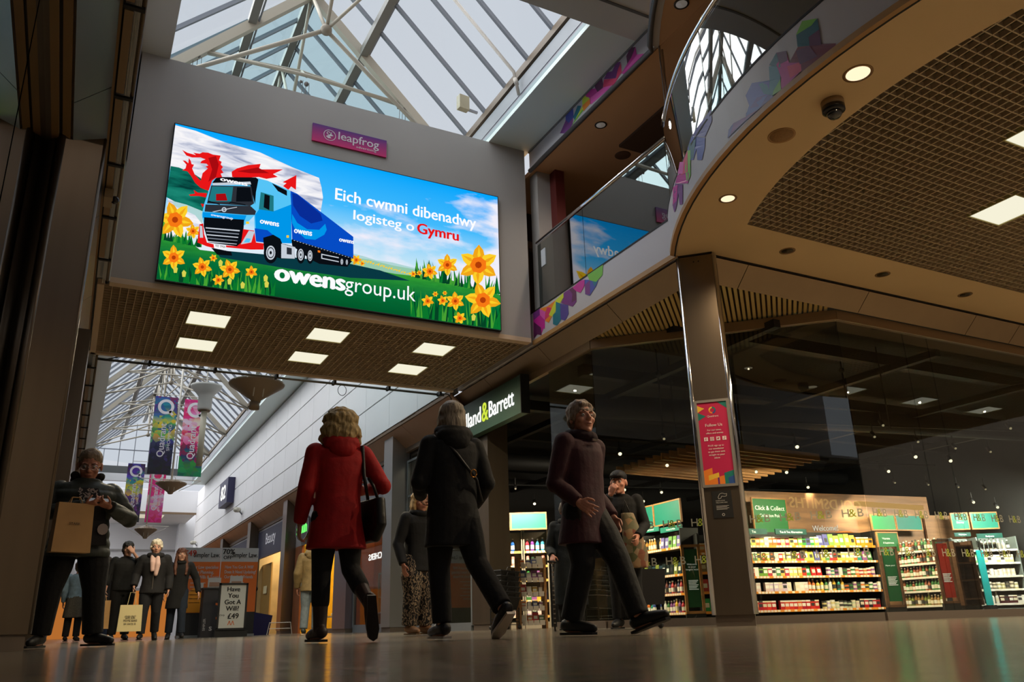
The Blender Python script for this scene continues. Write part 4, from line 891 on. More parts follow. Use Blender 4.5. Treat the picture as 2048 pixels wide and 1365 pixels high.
for x, y in ((350,543), (367,551), (458,566), (484,574), (530,560), (532,572), (945,638), (440,530)): sp([(x-4, y-4), (x, y-9), (x+5, y-4), (x+3, y+5), (x-3, y+5)], 'bud')
SP.build('picture', sm, scr)
def stext(name, s, xl, yl, xr, yr, capx, capy, mi, bold=.02):
    """s from its left baseline pixel to its right baseline pixel; capx,capy: top of a capital over the left end"""
    a = S(xl, yl); c = S(xr, yr); h_ = S(capx, capy).z-a.z; q = MB(); a = Vector((a.x, SYF-.04, a.z))
    text_on(q, s, a, X_, Z_, width=c.x-a.x, cap=h_, bold=bold, depth=0); return q.build(name, emis('screen_'+mi, PALS[mi], 1.0), scr)
stext('slogan_text', 'Eich cwmni dibenadwy', 669, 401, 950, 462, 669.5, 378, 'white')
stext('slogan_text', 'logisteg o', 705.5, 441, 826, 463, 706, 422, 'white')
stext('slogan_text', 'Gymru', 833, 468, 915, 483, 834, 448, 'red', .03)
stext('web_address', 'owens', 549, 562, 687, 583, 550, 528, 'white', .05)
stext('web_address', 'group.uk', 688, 583, 829, 603, 690, 553, 'white', .0)
for s_, p in (('owens', (440, 364, 494, 366, 440, 356)), ('owens', (519, 449, 556, 458, 519, 438)), ('owens', (587, 468, 622, 476, 587, 456)), ('owens', (677, 485, 706, 494, 677, 476)), ('owensgroup', (421, 434, 465, 438, 421, 429)), ('Y05 YMW', (429, 496, 450, 499, 429, 491))):
    stext('lorry_lettering', s_, *p, 'white' if s_ != 'Y05 YMW' else 'black', .04 if s_ == 'owens' else .01)
# ================================================================== HEALTH FOOD SHOP INTERIOR
def P2(x, z): d = ray(x, 1150); p = CAM + d*z; return Vector((p.x, p.y, 0))
b = MB(); b.box(7.3, 21.9, 23.0, 23.1, 0, 4.6); b.box(21.6, 21.8, 7.6, 23, 0, 4.6); b.box(7.22, 7.3, 14.4, 23.1, 0, 4.3); struct(b.build('wall_store', mat('store_black_wall', (22,21,19), .8)))
struct(MB().box(6.8, 21.9, 7.65, 23.1, 4.5, 4.6).build('ceiling', mat('store_black_ceiling', (9,9,9), .8)))
bk = mat('duct_black', (18,17,16), .6)
t = thing('ceiling_services', 'black painted ducts and beams under the dark shop ceiling', 'ceiling services', (0,0,0))
b = MB()
for y in (9.0, 11.5, 14, 16.5, 19, 21.5): b.box(7.5, 21, y, y+.18, 4.15, 4.35)
for x in (8.5, 12, 15.5, 19): b.box(x, x+.12, 8, 23, 4.0, 4.12)
b.build('beam', mat('beam_brown', (18,15,12), .6), t)
b = MB(); b.tube([(8, 12.5, 3.9), (21, 10.5, 3.9)], .22, 14); b.tube([(9, 18, 3.9), (20, 17, 3.9)], .2, 14); b.build('duct', bk, t, True)
for x, y in ((8.4, 10.6), (8.9, 10.9), (11.2, 9.2), (11.9, 9.0)):
    MB().tube([(x, y, 4.45), (x, y, 3.0)], .012, 6).ball((x, y, 4.0), .05, 8).build('hanger_rod', bk, t)
# lighting tracks and spots
t = thing('track', 'black lighting tracks crossing the dark shop ceiling', 'lighting track', (0,0,0))
for a, c in (((8.2, 12.6, 3.75), (18, 10.4, 3.75)), ((9.5, 16, 3.75), (20, 14, 3.75)), ((9.5, 20.5, 3.75), (20, 18.5, 3.75))): MB().bar(a, c, .035, .035).build('rail', bk, t)
SL = [(1240,908,1),(1334,931,1),(1249,980,1),(1323,985,1),(1287,1003,1),(1069,1008,1),(1594,894,1),(1573,945,1),(1512,944,1),(1616,975,1),(1831,914,1),(1901,922,1),(1777,943,1),(1947,1005,1),(1995,1015,1),(1031,978,0),(1790,966,0),(1857,970,0),(1917,975,0),(1971,979,0),(1328,878,0),(1749,874,0),(1766,851,0),(1836,884,0),(1911,897,0),(1981,904,0),(2021,857,0)]
for i, (x, y, on) in enumerate(SL):
    p = at(x, y, 2, 3.15)
    if p.y > 22.6 or p.x > 21: p = at(x, y, 2, 2.75)
    if p.y > 22.6 or p.x > 21: p = at(x, y, 2, 2.6)
    w = 'left of the steel column' if x < 1380 else ('right of the steel column' if x < 1700 else 'far right of the shop')
    t = thing('track_spotlight', ('glowing' if on else 'dim') + f' track spotlight, {ordw(1+sum(1 for q_ in SL if q_[2] == on and q_[0] < x and (q_[0] < 1380) == (x < 1380) and (q_[0] < 1700) == (x < 1700)))} from the left of those {w}', 'spotlight', p, 0, ('glowing' if on else 'dim')+' spotlights '+w)
    aim = Vector((-.35, -.75, -1)).normalized()
    MB().tube([Vector((0,0,0))-aim*.0, -aim*.13], .045 if on else .035, 10).build('can', bk, t, True)
    MB().ball(tuple(aim*.005), .036 if on else .022, 10).build('lens', emis('spot_glow', (255,238,200), 3.0) if on else emis('spot_dim', (225,205,165), .7), t, True)
    MB().tube([-aim*.08, (-aim*.08)+Vector((0,0,.2))], .012, 6).build('stem', bk, t)
    if on and 2 <= i < 14: spot('beam', tuple(aim*.08), 60, (1,.80,.55), 110, .8, .03, aim=tuple(aim*.08+Vector((.15, .1, -1))), parent=t)
# timber slat raft
t = thing('slatted_ceiling_raft', 'suspended raft of warm timber slats over the shop floor', 'ceiling raft', (0,0,3.2)); 
A0, A1, A2 = Vector((10.3,14.7,0)), Vector((10.3,11.8,0)), Vector((13.6,12.1,0)); A3 = Vector((14.2,15.1,0)) 
for k in range(12):
    f_ = k/11; a = A1.lerp(A0, f_); c = A2.lerp(A3, f_); MB().bar(a, c, .045, .14).build('slat', wood, t)
for f_ in (.15, .5, .85): MB().bar(A1.lerp(A2, f_)+Z_*.1, A0.lerp(A3, f_)+Z_*.1, .04, .05).build('carrier', bk, t)
# ---- products
PC = {}
def prod(kind, col, col2=(240,236,224)):
    key = (kind, col, col2)
    if key in PC: return PC[key]
    q = MB()
    if kind == 'carton':
        q.box(-.045, .045, -.03, .03, 0, .15); q.box(-.035, .035, -.0315, -.0305, .05, .10, 1); q.box(-.045, .045, -.0312, -.0302, .125, .15, 1)
    elif kind == 'pouch':
        q.add([(-.06,-.03,0),(.06,-.03,0),(.06,.03,0),(-.06,.03,0),(-.055,-.005,.2),(.055,-.005,.2),(.055,.005,.2),(-.055,.005,.2)], [(0,3,2,1),(4,5,6,7),(0,1,5,4),(1,2,6,5),(2,3,7,6),(3,0,4,7)]); q.add([(-.035,-.027,.06),(.035,-.027,.06),(.035,-.018,.13),(-.035,-.018,.13)], [(0,1,2,3)], 1)
    elif kind == 'bottle':
        q.lathe([(.035, 0), (.035, .13), (.014, .17), (.014, .19)], 8); q.lathe([(.017, .19), (.017, .215)], 8, 1); q.lathe([(.036, .03), (.036, .10)], 8, 1)
    elif kind == 'jar':
        q.lathe([(.042, 0), (.042, .10)], 8); q.lathe([(.043, .10), (.043, .13)], 8, 1); q.lathe([(.0428, .03), (.0428, .07)], 8, 1)
    elif kind == 'can':
        q.lathe([(.03, 0), (.03, .15), (.025, .16)], 8); q.lathe([(.0305, .04), (.0305, .11)], 8, 1)
    o = q.build({'carton':'tea_carton','pouch':'snack_pouch','bottle':'bottle','jar':'jar','can':'drinks_can'}[kind], [mat(f'pack{col}', col, .45), mat(f'pack{col2}', col2, .45)])
    PC[key] = [o, False]; return PC[key]
def place_prod(key, loc, rz, sc, label, group):
    o, used = key
    if used: o = o.copy(); COL.objects.link(o)
    else: key[1] = True
    o.location = loc; o.rotation_euler = (0, 0, rz); o.scale = sc; tag(o, label, {'tea_carton':'carton','snack_pouch':'pouch','bottle':'bottle','jar':'jar','drinks_can':'can'}[o.name.split('.')[0]], group); return o
ORD = ['lowest', 'second lowest', 'third', 'fourth', 'top', 'sixth']
def gondola(name, label, a, c, zs_, kinds, back=True, lip=(236,150,50), depth=.42, hgt=1.95, fill=.95, where='', seed=1, back_m=None, step=.11):
    """shelving run: front foot goes from a to c (left to right as seen); shelves at heights zs_; kinds per shelf = list of (share, kind, colours)"""
    R = random.Random(seed); cnt = 0; a = Vector((a.x, a.y, 0)); c = Vector((c.x, c.y, 0)); d = c-a; L = d.length; ang = math.atan2(d.y, d.x)
    t = thing(name, label, 'shelving', a, ang)
    bm_ = back_m or mat('gondola_black', (26,26,24), .6)
    MB().box(0, L, depth, depth+.04, .1, hgt).build('back_panel', bm_, t); MB().box(-.03, 0, 0, depth+.04, 0, hgt).build('side_panel', bm_, t); MB().box(L, L+.03, 0, depth+.04, 0, hgt).build('side_panel', bm_, t)
    MB().box(0, L, .02, depth, 0, .12).build('base', bm_, t)
    for i, z in enumerate(zs_):
        s_o = MB().box(0, L, .01, depth, z-.03, z).build('shelf', mat('shelf_grey', (150,140,124), .5), t)
        l = MB(); l.box(0, L, -.008, .01, z-.05, z+.0)
        x = .03
        while x < L-.08: 
            if R.random() < .75: l.box(x, x+.065, -.011, -.007, z-.045, z-.004, 1)
            x += .085
        l.build('price_strip', [mat('strip'+str(lip), lip, .5), mat('price_ticket', (240,232,214), .5)], s_o)
        row = kinds[i]; x = .06; cnt = 0; tot = sum(r[0] for r in row)
        for share, kind, cols in row:
            xe = x + (L-.1)*share/tot
            while x < xe-.04:
                if R.random() < fill:
                    cnt += 1; cl_ = R.choice(cols); c2 = R.choice([(240,236,224), (240,236,224), (230,220,190), (60,60,60)])
                    key = prod(kind, cl_, c2); sc = .9+.25*R.random() if kind != 'carton' else 1.0
                    P_ = a + Matrix.Rotation(ang, 3, 'Z') @ Vector((x, .07+.02*R.random(), z))
                    st = {'carton': 1.25, 'pouch': 1.15, 'bottle': 1.15, 'jar': 1.2, 'can': 1.15}[kind]
                    place_prod(key, P_, ang, (st, st, st*sc), f'{cname(cl_)} {dict(carton="carton", pouch="pouch", bottle="bottle", jar="jar", can="can")[kind]}, {ordw(cnt)} from the left, {ORD[i]} shelf of the {where}', f'{ORD[i]} shelf of the {where}')
                x += step*(1.0 if kind != 'pouch' else 1.35)
    return t, a, ang, L
WARM = [(226,196,90),(236,120,50),(214,60,40),(240,224,120),(120,170,60),(236,236,220),(196,60,80),(90,150,90)]
PALE = [(236,226,210),(224,196,190),(200,210,180),(230,214,150),(214,190,214)]
RED = [(190,30,36),(214,50,40),(170,20,50),(224,90,40)]
MIX = [(236,190,60),(60,120,60),(190,40,50),(60,80,150),(236,236,226),(150,90,150),(224,120,50),(40,140,120)]
GRN = [(60,150,70),(130,180,70),(90,90,150),(220,200,80)]
aA, cA = P2(1503, 17.7), P2(1760, 18.7)
gondola('shelving_unit', 'wide lit shelving wall of tea cartons right of the steel column, under the Welcome panel', aA, cA, [.22, .60, .92, 1.24, 1.57],
    [[(3,'carton',RED),(2,'jar',PALE),(1,'carton',[(190,30,40),(40,40,50)])], [(3,'carton',PALE),(2,'bottle',MIX),(2,'jar',MIX)], [(3,'carton',WARM),(1,'pouch',[(60,150,70),(190,30,30)]),(3,'jar',MIX)], [(3,'carton',WARM),(1,'pouch',GRN),(2,'carton',WARM),(1,'pouch',MIX)], [(3,'carton',WARM),(1,'carton',GRN),(2,'pouch',GRN),(1,'carton',[(240,160,40)])]], where='tea shelving wall', seed=3, hgt=1.9)
aD, cD = P2(1285, 18.3), P2(1366, 16.9)
gondola('shelving_unit', 'shelving run of pouches and bottles seen at an angle left of the steel column', aD, cD, [.22, .60, .98, 1.53],
    [[(1,'bottle',MIX)], [(1,'bottle',[(120,60,50),(60,60,90),(190,60,60)])], [(1,'pouch',[(40,60,70),(30,40,40),(60,90,80),(120,130,60)])], [(2,'bottle',[(200,140,60),(210,150,70)]),(2,'pouch',[(120,170,90),(120,110,170),(150,140,200)])]], where='angled left shelving', seed=5, hgt=1.9)
gondola('shelving_unit', 'narrow strip of shelving between the framed banner and the steel column', P2(1404, 16.6), P2(1440, 16.6), [.22, .60, .98, 1.36],
    [[(1,'pouch',[(40,170,90)])], [(1,'pouch',[(200,50,40)])], [(1,'pouch',[(150,130,80)])], [(1,'carton',[(236,150,50)])]], where='narrow column-side shelving', seed=6, hgt=1.75)
aB, cB = P2(1797, 20.6), P2(1887, 19.5)
gondola('shelving_unit', 'angled shelving of identical green and red bottles right of the brown framed banner', aB, cB, [.24, .58, .90, 1.22, 1.52],
    [[(1,'bottle',[(150,110,50),(120,130,50)])]]+[[(1,'bottle',[(60,120,60),(150,80,40)])]]*4, where='angled bottle shelving', seed=8, lip=(232,226,210), hgt=1.75, fill=1, step=.09)
gondola('shelving_unit', 'brightly lit pale shelving of bottles near the right edge, left bay', P2(1918, 20.6), P2(1966, 20.6), [.24, .58, .90, 1.22, 1.54],
    [[(1,'bottle',[(220,226,220),(60,150,140)])], [(1,'bottle',[(190,200,120),(110,140,180)])], [(1,'bottle',[(200,210,190),(190,190,150)])], [(1,'pouch',[(120,170,110),(200,220,190)])], [(1,'bottle',[(40,90,60),(200,210,190)])]], where='pale bay', seed=9, lip=(236,234,224), hgt=1.85, back_m=mat('pale_back', (120,130,126), .6))
gondola('shelving_unit', 'brightly lit pale shelving at the right edge, right bay with dark red boxes low down', P2(1974, 20.6), P2(2046, 20.6), [.24, .58, .90, 1.22, 1.54],
    [[(1,'bottle',[(230,230,220)]),(2,'carton',[(70,24,30)]),(1,'carton',[(230,226,216)])], [(1,'jar',[(120,110,90),(190,180,120)])], [(1,'jar',[(236,226,216)])], [(1,'carton',[(220,200,140),(236,230,220)])], [(1,'bottle',[(60,70,60),(230,224,210)])]], where='rightmost pale bay', seed=10, lip=(236,234,224), hgt=1.85, back_m=mat('pale_back', (120,130,126), .6))
t = thing('blue_floor_banner', 'turquoise upright banner between the two pale bays', 'banner', P2(1968, 20.2)); MB().box(-.13, .13, -.01, .01, .2, 1.5).build('sheet', mat('turquoise', (30,160,160), .5), t); MB().box(-.14, .14, -.08, .08, 0, .2).build('foot', bk, t)
# chilled drinks cabinets
for k, (xa, xb, s) in enumerate(((980, 1044, 'left'), (1051, 1096, 'right'))):
    gondola('drinks_cabinet', f'open chilled drinks cabinet with rows of colourful bottles, {s} one by the shop entrance', P2(xa, 17.5), P2(xb, 17.5), [.25, .56, .98, 1.27, 1.57],
        [[(1,'jar',PALE)], [(1,'carton',MIX)], [(1,'can',MIX+GRN)], [(1,'can',[(240,214,90),(240,150,140),(30,60,40),(150,50,80)])], [(1,'bottle',[(30,90,170),(190,40,60),(60,150,190),(120,60,150),(240,220,120)])]],
        where=f'{s} drinks cabinet', seed=20+k, lip=(238,186,90), hgt=2.0, back_m=mat('cabinet_back', (150,140,120), .5))
gs = mat('teal_sign', (22,118,100), .5, emit=(20,110,94), es=.25); gtx = mat('sign_text', (235,240,235), .5, emit=(235,240,235), es=.4)
def sign_board(a, c, z0, z1, label, lines, m=gs, frame=True, cap=.08, tx=None, wh=None):
    a = Vector((a.x, a.y, 0)); c = Vector((c.x, c.y, 0)); d = c-a; L = d.length; ang = math.atan2(d.y, d.x)
    t = thing('hanging_sign' if wh is None else wh, label, 'sign', a, ang); MB().box(0, L, 0, .03, z0, z1).build('board', m, t)
    if frame: 
        f = MB(); f.box(-.02, L+.02, -.01, .035, z0-.03, z0); f.box(-.02, L+.02, -.01, .035, z1, z1+.03); f.box(-.02, 0, -.01, .035, z0, z1); f.box(L, L+.02, -.01, .035, z0, z1); f.build('frame', wood, t)
    for i, (s, u, z, cp) in enumerate(lines):
        q = MB(); text_on(q, s, (L*u, -.005, z), X_, Z_, cap=cp, center=True, bold=.01); q.build('lettering', tx or gtx, t)
    return t
sign_board(P2(980, 17.3), P2(1022, 17.3), 2.02, 2.33, 'lit teal header panel over the left drinks cabinet', [('Food & Drinks', .35, 2.15, .05)])
sign_board(P2(1026, 17.3), P2(1096, 17.3), 2.02, 2.33, 'lit teal header panel over the right drinks cabinet', [])
sign_board(P2(1270, 18.6), P2(1316, 17.9), 2.06, 2.5, 'lit teal wall panel reading Food and Drink, left of the steel column', [('Food', .45, 2.28, .07), ('& Drink', .45, 2.17, .07)])
sign_board(P2(1319, 17.85), P2(1372, 17.0), 2.06, 2.5, 'plain lit teal wall panel left of the steel column', [])
sign_board(P2(1290, 18.0), P2(1325, 17.6), 1.92, 2.02, 'slim dark teal shelf header under the Food and Drink panel', [('Plant based', .5, 1.95, .035)], frame=False)
sign_board(P2(1328, 17.5), P2(1372, 16.9), 1.86, 1.97, 'slim dark teal shelf header reading Snacks near the column', [('Sweets & Nuts', .5, 1.89, .035)], frame=False)
dk = mat('dark_teal', (14,72,62), .5)
sign_board(P2(1503, 17.6), P2(1545, 17.8), 1.80, 1.92, 'slim dark teal shelf header reading Tea', [('Tea', .35, 1.83, .05)], m=dk, frame=False)
sign_board(P2(1562, 17.85), P2(1625, 18.1), 1.80, 1.92, 'slim dark teal shelf header reading Tea and Tea Alternatives', [('Tea & Tea Alternatives', .5, 1.83, .045)], m=dk, frame=False)
gp = mat('click_green', (26,104,48), .5, emit=(26,104,48), es=.2)
sign_board(P2(1522, 18.7), P2(1590, 19.1), 1.75, 2.72, 'green framed Click and Collect sign above the tea shelving', [('Click & Collect', .5, 2.46, .10), ('Collection Point', .5, 2.30, .07)], m=gp)
struct(MB().bar(P2(1490, 19.3)+Z_*1.5, P2(1880, 21.4)+Z_*1.5, .06, 3.0).build('wall_timber', mat('timber_wall', (150,112,80), .5, var=.35, scale=1.5, stretch=(.6,.6,6))))
tt = thing('welcome_sign', 'white Welcome lettering with an orange sunset picture on the timber wall', 'sign', P2(1640, 19.6)); d0 = (P2(1700, 19.6)-P2(1600, 19.6)).normalized()
q = MB(); text_on(q, 'Welcome!', Vector((0,0,2.02))+d0*(-.02), d0, Z_, width=.62, cap=.13, bold=.012); q.build('lettering', brightw, tt)
q = MB(); q.add([Vector((0,0,1.72))+d0*(.72+.50*math.cos(i/20*2*PI))+Z_*(.28*math.sin(i/20*2*PI)) for i in range(20)], [tuple(range(20))], 0); q.add([Vector((0,0,1.75))-Vector((.01,.01,0))+d0*(.80+.14*math.cos(i/12*2*PI))+Z_*(.16*math.sin(i/12*2*PI)) for i in range(12)], [tuple(range(12))], 1); q.build('picture', [mat('sunset_orange', (206,120,34), .5), mat('sunset_bright', (250,190,90), .5, emit=(250,170,60), es=.4)], tt)
t = thing('cornice_light', 'glowing warm cove strip along the top of the timber wall', 'cove light', (0,0,0)); MB().bar(P2(1735, 18.6)+Z_*2.52, P2(1868, 19.6)+Z_*2.50, .12, .10).build('cove', emis('cove_glow', (255,196,120), .95), t)
sign_board(P2(1762, 20.4), P2(1808, 20.6), 2.1, 2.45, 'bright green wall panel right of the Welcome wall', [], m=mat('leaf_green', (40,140,80), .5, emit=(40,140,80), es=.3)); sign_board(P2(1812, 20.6), P2(1862, 20.9), 2.1, 2.45, 'teal wall panel above the angled bottle shelving', [])
sign_board(P2(1768, 20.3), P2(1808, 20.5), 1.55, 2.0, 'dark green framed board with white writing beside the bottle shelving', [('Vitamins', .4, 1.84, .05), ('& Supplements', .5, 1.74, .04)], m=gp)
sign_board(P2(1925, 20.9), P2(1958, 20.9), 2.1, 2.48, 'teal wall panel reading Beauty near the right edge', [('Vegan', .5, 2.32, .05), ('Beauty', .5, 2.24, .05)]); sign_board(P2(1965, 20.9), P2(2018, 20.9), 2.1, 2.48, 'plain teal wall panel nearest the right edge', [])
sign_board(P2(1925, 20.4), P2(1958, 20.4), 1.86, 1.96, 'slim teal shelf header over the pale left bay', [('Haircare', .5, 1.89, .04)], m=dk, frame=False); sign_board(P2(1970, 20.4), P2(2022, 20.4), 1.80, 1.92, 'slim teal shelf header over the pale right bay', [('Bodycare', .5, 1.83, .04)], m=dk, frame=False)
struct(MB().bar(P2(1868, 21.2)+Z_*1.25, P2(2100, 22.4)+Z_*1.25, .06, 2.5).build('wall_timber', mat('timber_wall', (150,112,80), .5)))
# framed floor banners
def frame_banner(x, z, w, z0, z1, label, fm, sm_, lines, rot=0):
    p = P2(x, z); t = thing('framed_banner', label, 'banner stand', p, math.radians(-28+rot)); f = MB(); h = w/2
    f.box(-h, -h+.05, -.03, .03, z0, z1); f.box(h-.05, h, -.03, .03, z0, z1); f.box(-h, h, -.03, .03, z0, z0+.05); f.box(-h, h, -.03, .03, z1-.05, z1); f.build('frame', fm, t)
    MB().box(-h, h, -.02, .08, 0, z0).build('base', bk, t); MB().box(-h+.06, h-.06, -.015, 0, z0+.12, z1-.09).build('sheet', sm_, t)
    q = MB()
    for s, zz, cp in lines: text_on(q, s, (0, -.02, zz), X_, Z_, cap=cp, center=True)
    for k in range(7): q.box(-h*.5, h*.5-.02*(k % 3), -.02, -.018, z0+.62-.028*k, z0+.632-.028*k)
    q.build('lettering', gtx, t); return t
gsh = mat('banner_green', (16,84,46), .5)
frame_banner(1385, 16.3, .38, .18, 1.50, 'wood framed upright green banner with white text left of the steel column', wood, gsh, [('Welcome', 1.10, .035), ('to your', 1.05, .035), ('longest hour', 1.0, .035)])
frame_banner(1783, 17.8, .40, .2, 1.46, 'brown framed upright dark green banner right of the tea shelving', wood2, gsh, [('Have your', 1.05, .035)])
frame_banner(1893, 18.2, .36, .25, 1.62, 'brown framed upright red banner with round food pictures', wood2, mat('banner_red', (150,34,22), .5), [])
t = thing('snack_stand', 'dark empty stand with sloping brown shelves right of the red banner', 'stand', P2(1932, 18.6), math.radians(-20)); 
for z in (.32, .72, 1.1, 1.48): MB().box(-.2, .2, -.1, .3, z, z+.03).build('shelf', wood2, t)
MB().box(-.24, -.2, -.1, .3, .2, 1.6).box(.2, .24, -.1, .3, .2, 1.6).box(-.2, .2, .28, .3, .2, 1.6).build('frame', wood2, t); MB().box(-.2, .2, -.05, .25, 0, .2).build('base', bk, t)
# card rack at the entrance and stack of baskets on a trolley
p = P2(1063, 15.2); t = thing('card_rack', 'timber rack of small snacks with white price cards by the shop entrance', 'rack', p, math.radians(-15))
MB().box(-.25, -.21, 0, .3, 0, 1.25).box(.24, .28, 0, .3, 0, 1.25).build('post', wood, t); wcard = mat('price_card', (226,214,200), .5)
for i in range(5):
    z = .1+.25*i; MB().box(-.21, .24, 0, .3, z, z+.02).build('shelf', wood2, t); q = MB()
    for k in range(4): q.box(-.2+.11*k, -.105+.11*k, -.01, 0, z-.04, z+.045)
    q.build('price_card', wcard, t)
R = random.Random(4)
for i in range(5):
    for k in range(4):
        pp = p + Matrix.Rotation(math.radians(-15), 3, 'Z') @ Vector((-.15+.11*k, .1, .12+.25*i)); place_prod(prod(R.choice(['carton','pouch','jar']), R.choice(MIX)), pp, math.radians(-15), (1,1,.8), f'snack pack, {ordw(k+1)} from the left, {ORD[i]} shelf of the timber card rack', f'{ORD[i]} shelf of the timber card rack')
bkm = mat('basket_black', (18,18,20), .5)
def basket_stack(p, label, n=6):
    t = thing('basket_trolley', label.replace('stack of', 'wire trolley under the stack of'), 'trolley', p, .3); f = MB()
    for sx in (-.2, .2):
        for sy in (-.14, .14): f.tube([(sx, sy, .05), (sx, sy, .35)], .01, 6); f.ball((sx, sy, .04), .035, 8)
    for z in (.08, .13, .18, .3): f.tube([(-.2, -.14, z), (.2, -.14, z), (.2, .14, z), (-.2, .14, z), (-.2, -.14, z)], .006, 5)
    f.build('frame', bkm, t)
    b0 = None
    for k in range(n):
        z = .32+.085*k
        if b0 is None:
            q = MB(); v = [(-.17,-.11,0),(.17,-.11,0),(.17,.11,0),(-.17,.11,0),(-.22,-.15,.2),(.22,-.15,.2),(.22,.15,.2),(-.22,.15,.2)]; q.add(v, [(0,3,2,1),(0,1,5,4),(1,2,6,5),(2,3,7,6),(3,0,4,7)])
            q.tube([(-.22,-.15,.2),(.22,-.15,.2),(.22,.15,.2),(-.22,.15,.2),(-.22,-.15,.2)], .012, 6); q.tube([(-.1,-.15,.2),(-.08,-.16,.26),(.08,-.16,.26),(.1,-.15,.2)], .008, 5); b0 = q.build('shopping_basket', bkm)
            o = b0
        else: o = b0.copy(); COL.objects.link(o)
        o.location = p+Vector((0,0,z)); o.rotation_euler = (0, .05, .3); tag(o, f'black plastic basket, {ordw(n-k)} from the top in the '+label, 'basket', label)
basket_stack(P2(1008, 14.1), 'stack of baskets by the shop doorway'); basket_stack(P2(1195, 14.8)+Vector((0,0,0)), 'stack of baskets behind the maroon coat')
# fill lights added in the aisles to brighten the stocked shelves
for a_, b_, e in ((aA, cA, 150), (aD, cD, 70), (aB, cB, 70), (P2(1918, 20.6), P2(2046, 20.6), 130), (P2(980, 17.5), P2(1094, 17.5), 75)):
    d = (b_-a_); n_ = Vector((d.y, -d.x, 0)).normalized(); c = (a_+b_)/2
    l = D.lights.new('shelf_fill_light', 'AREA'); l.shape = 'RECTANGLE'; l.size = d.length; l.size_y = .08; l.energy = e*2.3; l.color = (1,.86,.64) if e != 130 else (1,.97,.9)
    o = D.objects.new('shelf_fill_light', l); COL.objects.link(o); o.location = c+n_*1.2+Z_*2.8
    zax = -((c+Z_*.8)-o.location).normalized(); xax = d.normalized(); yax = zax.cross(xax).normalized(); xax = yax.cross(zax)
    o.rotation_euler = Matrix((xax, yax, zax)).transposed().to_euler()
# glass decals H&B
dm = mat('glass_decal', (150,146,128), .5); dg = mat('glass_decal_lime', (150,160,50), .5)
def decal_row(a, c, z, n_, cap, where):
    d = (c-a); L = d.length; u = d.normalized(); nrm_ = Vector((d.y, -d.x, 0)).normalized()*.014
    for i in range(n_):
        o = a+u*(L*(i+.5)/n_)+nrm_+Z_*z
        t = thing('window_transfer', f'lime and grey letters, {ordw(i+1)} from the left, {where}', 'lettering', o, 0, where)
        for s_, du, m_ in (('H', -.12, dm), ('&', -.035, dg), ('B', .075, dm)):
            q = MB(); text_on(q, s_, u*du, u, Z_, cap=cap, bold=.01); q.build('letter', m_, t)
decal_row(G1, G2, 1.30, 9, .105, 'upper row on the slanting shop glass'); decal_row(G1, G2, .80, 9, .105, 'lower row on the slanting shop glass')
decal_row(G2, Vector((14.2, 7.54, 0)), 1.30, 12, .105, 'upper row on the right-hand shop glass'); decal_row(G2, Vector((14.2, 7.54, 0)), .80, 12, .105, 'lower row on the right-hand shop glass')
# ================================================================== BALCONY DECALS (printed vinyl on the white bands)
DC = {'mag': (200,40,150), 'pink': (226,90,180), 'pur': (120,50,130), 'plum': (96,36,84), 'ora': (240,140,40), 'yel': (210,220,60), 'teal': (30,120,140), 'blue': (70,80,170), 'ind': (84,70,150), 'grn': (120,190,60), 'mar': (120,34,60), 'red': (222,60,110), 'lil': (196,120,210), 'dteal': (10,96,110)}
dn = list(DC); dmats = [mat('vinyl_'+k, DC[k], .45) for k in dn]
def decal(name, label, polys, proj_, off):
    t = MB()
    for i, (c, pts) in enumerate(polys):
        t.poly([proj_(x, y) + off*(1+.06*i) for x, y in pts], dn.index(c))
    o = t.build('vinyl_graphic', dmats); tag(o, label, 'wall graphic'); return o
Q1 = lambda *p: zm(1040, 560, 5.689, p)
str_ = lambda x, y: at(x, y, 0, 6.35)
decal('vinyl_graphic', 'colourful angular vinyl graphic on the white balcony band beside the screen bulkhead', [
    ('mag', Q1((150,378),(228,330),(225,400),(285,460),(282,520),(240,632),(200,620),(160,670))), ('pur', Q1((150,378),(228,330),(228,400),(160,460))), ('pink', Q1((225,335),(290,350),(285,460),(228,400))), ('plum', Q1((160,480),(240,545),(250,632),(200,620),(162,670))),
    ('mag', Q1((190,455),(285,465),(285,560),(245,545))), ('ora', Q1((228,330),(320,300),(410,230),(410,320),(330,488),(290,470),(310,360),(280,360))), ('red', Q1((310,312),(362,320),(330,420),(285,460),(290,380))), ('yel', Q1((410,230),(495,150),(498,200),(460,260),(370,420),(330,400),(380,290))),
    ('teal', Q1((410,250),(460,270),(470,455),(425,522),(378,505),(376,400),(410,370))), ('ind', Q1((460,270),(550,290),(556,390),(515,465),(465,450))), ('pur', Q1((498,200),(500,150),(560,110),(640,70),(645,250),(600,305),(555,290),(470,265))), ('plum', Q1((560,110),(640,60),(645,230),(590,260),(600,160))),
    ('mag', Q1((600,90),(690,10),(738,0),(735,70),(692,148),(642,130))), ('blue', Q1((738,0),(895,0),(870,70),(797,180),(745,165))), ('pur', Q1((738,60),(800,0),(800,170),(750,165))), ('teal', Q1((820,0),(895,0),(850,80))),
    ('grn', zm(700, 400, 2.923, ((1390,440),(1480,380),(1478,440),(1440,480),(1400,470))))], str_, Vector((-.003, 0, 0)))
Q2 = lambda *p: zm(1040, 0, 5.1125, p)
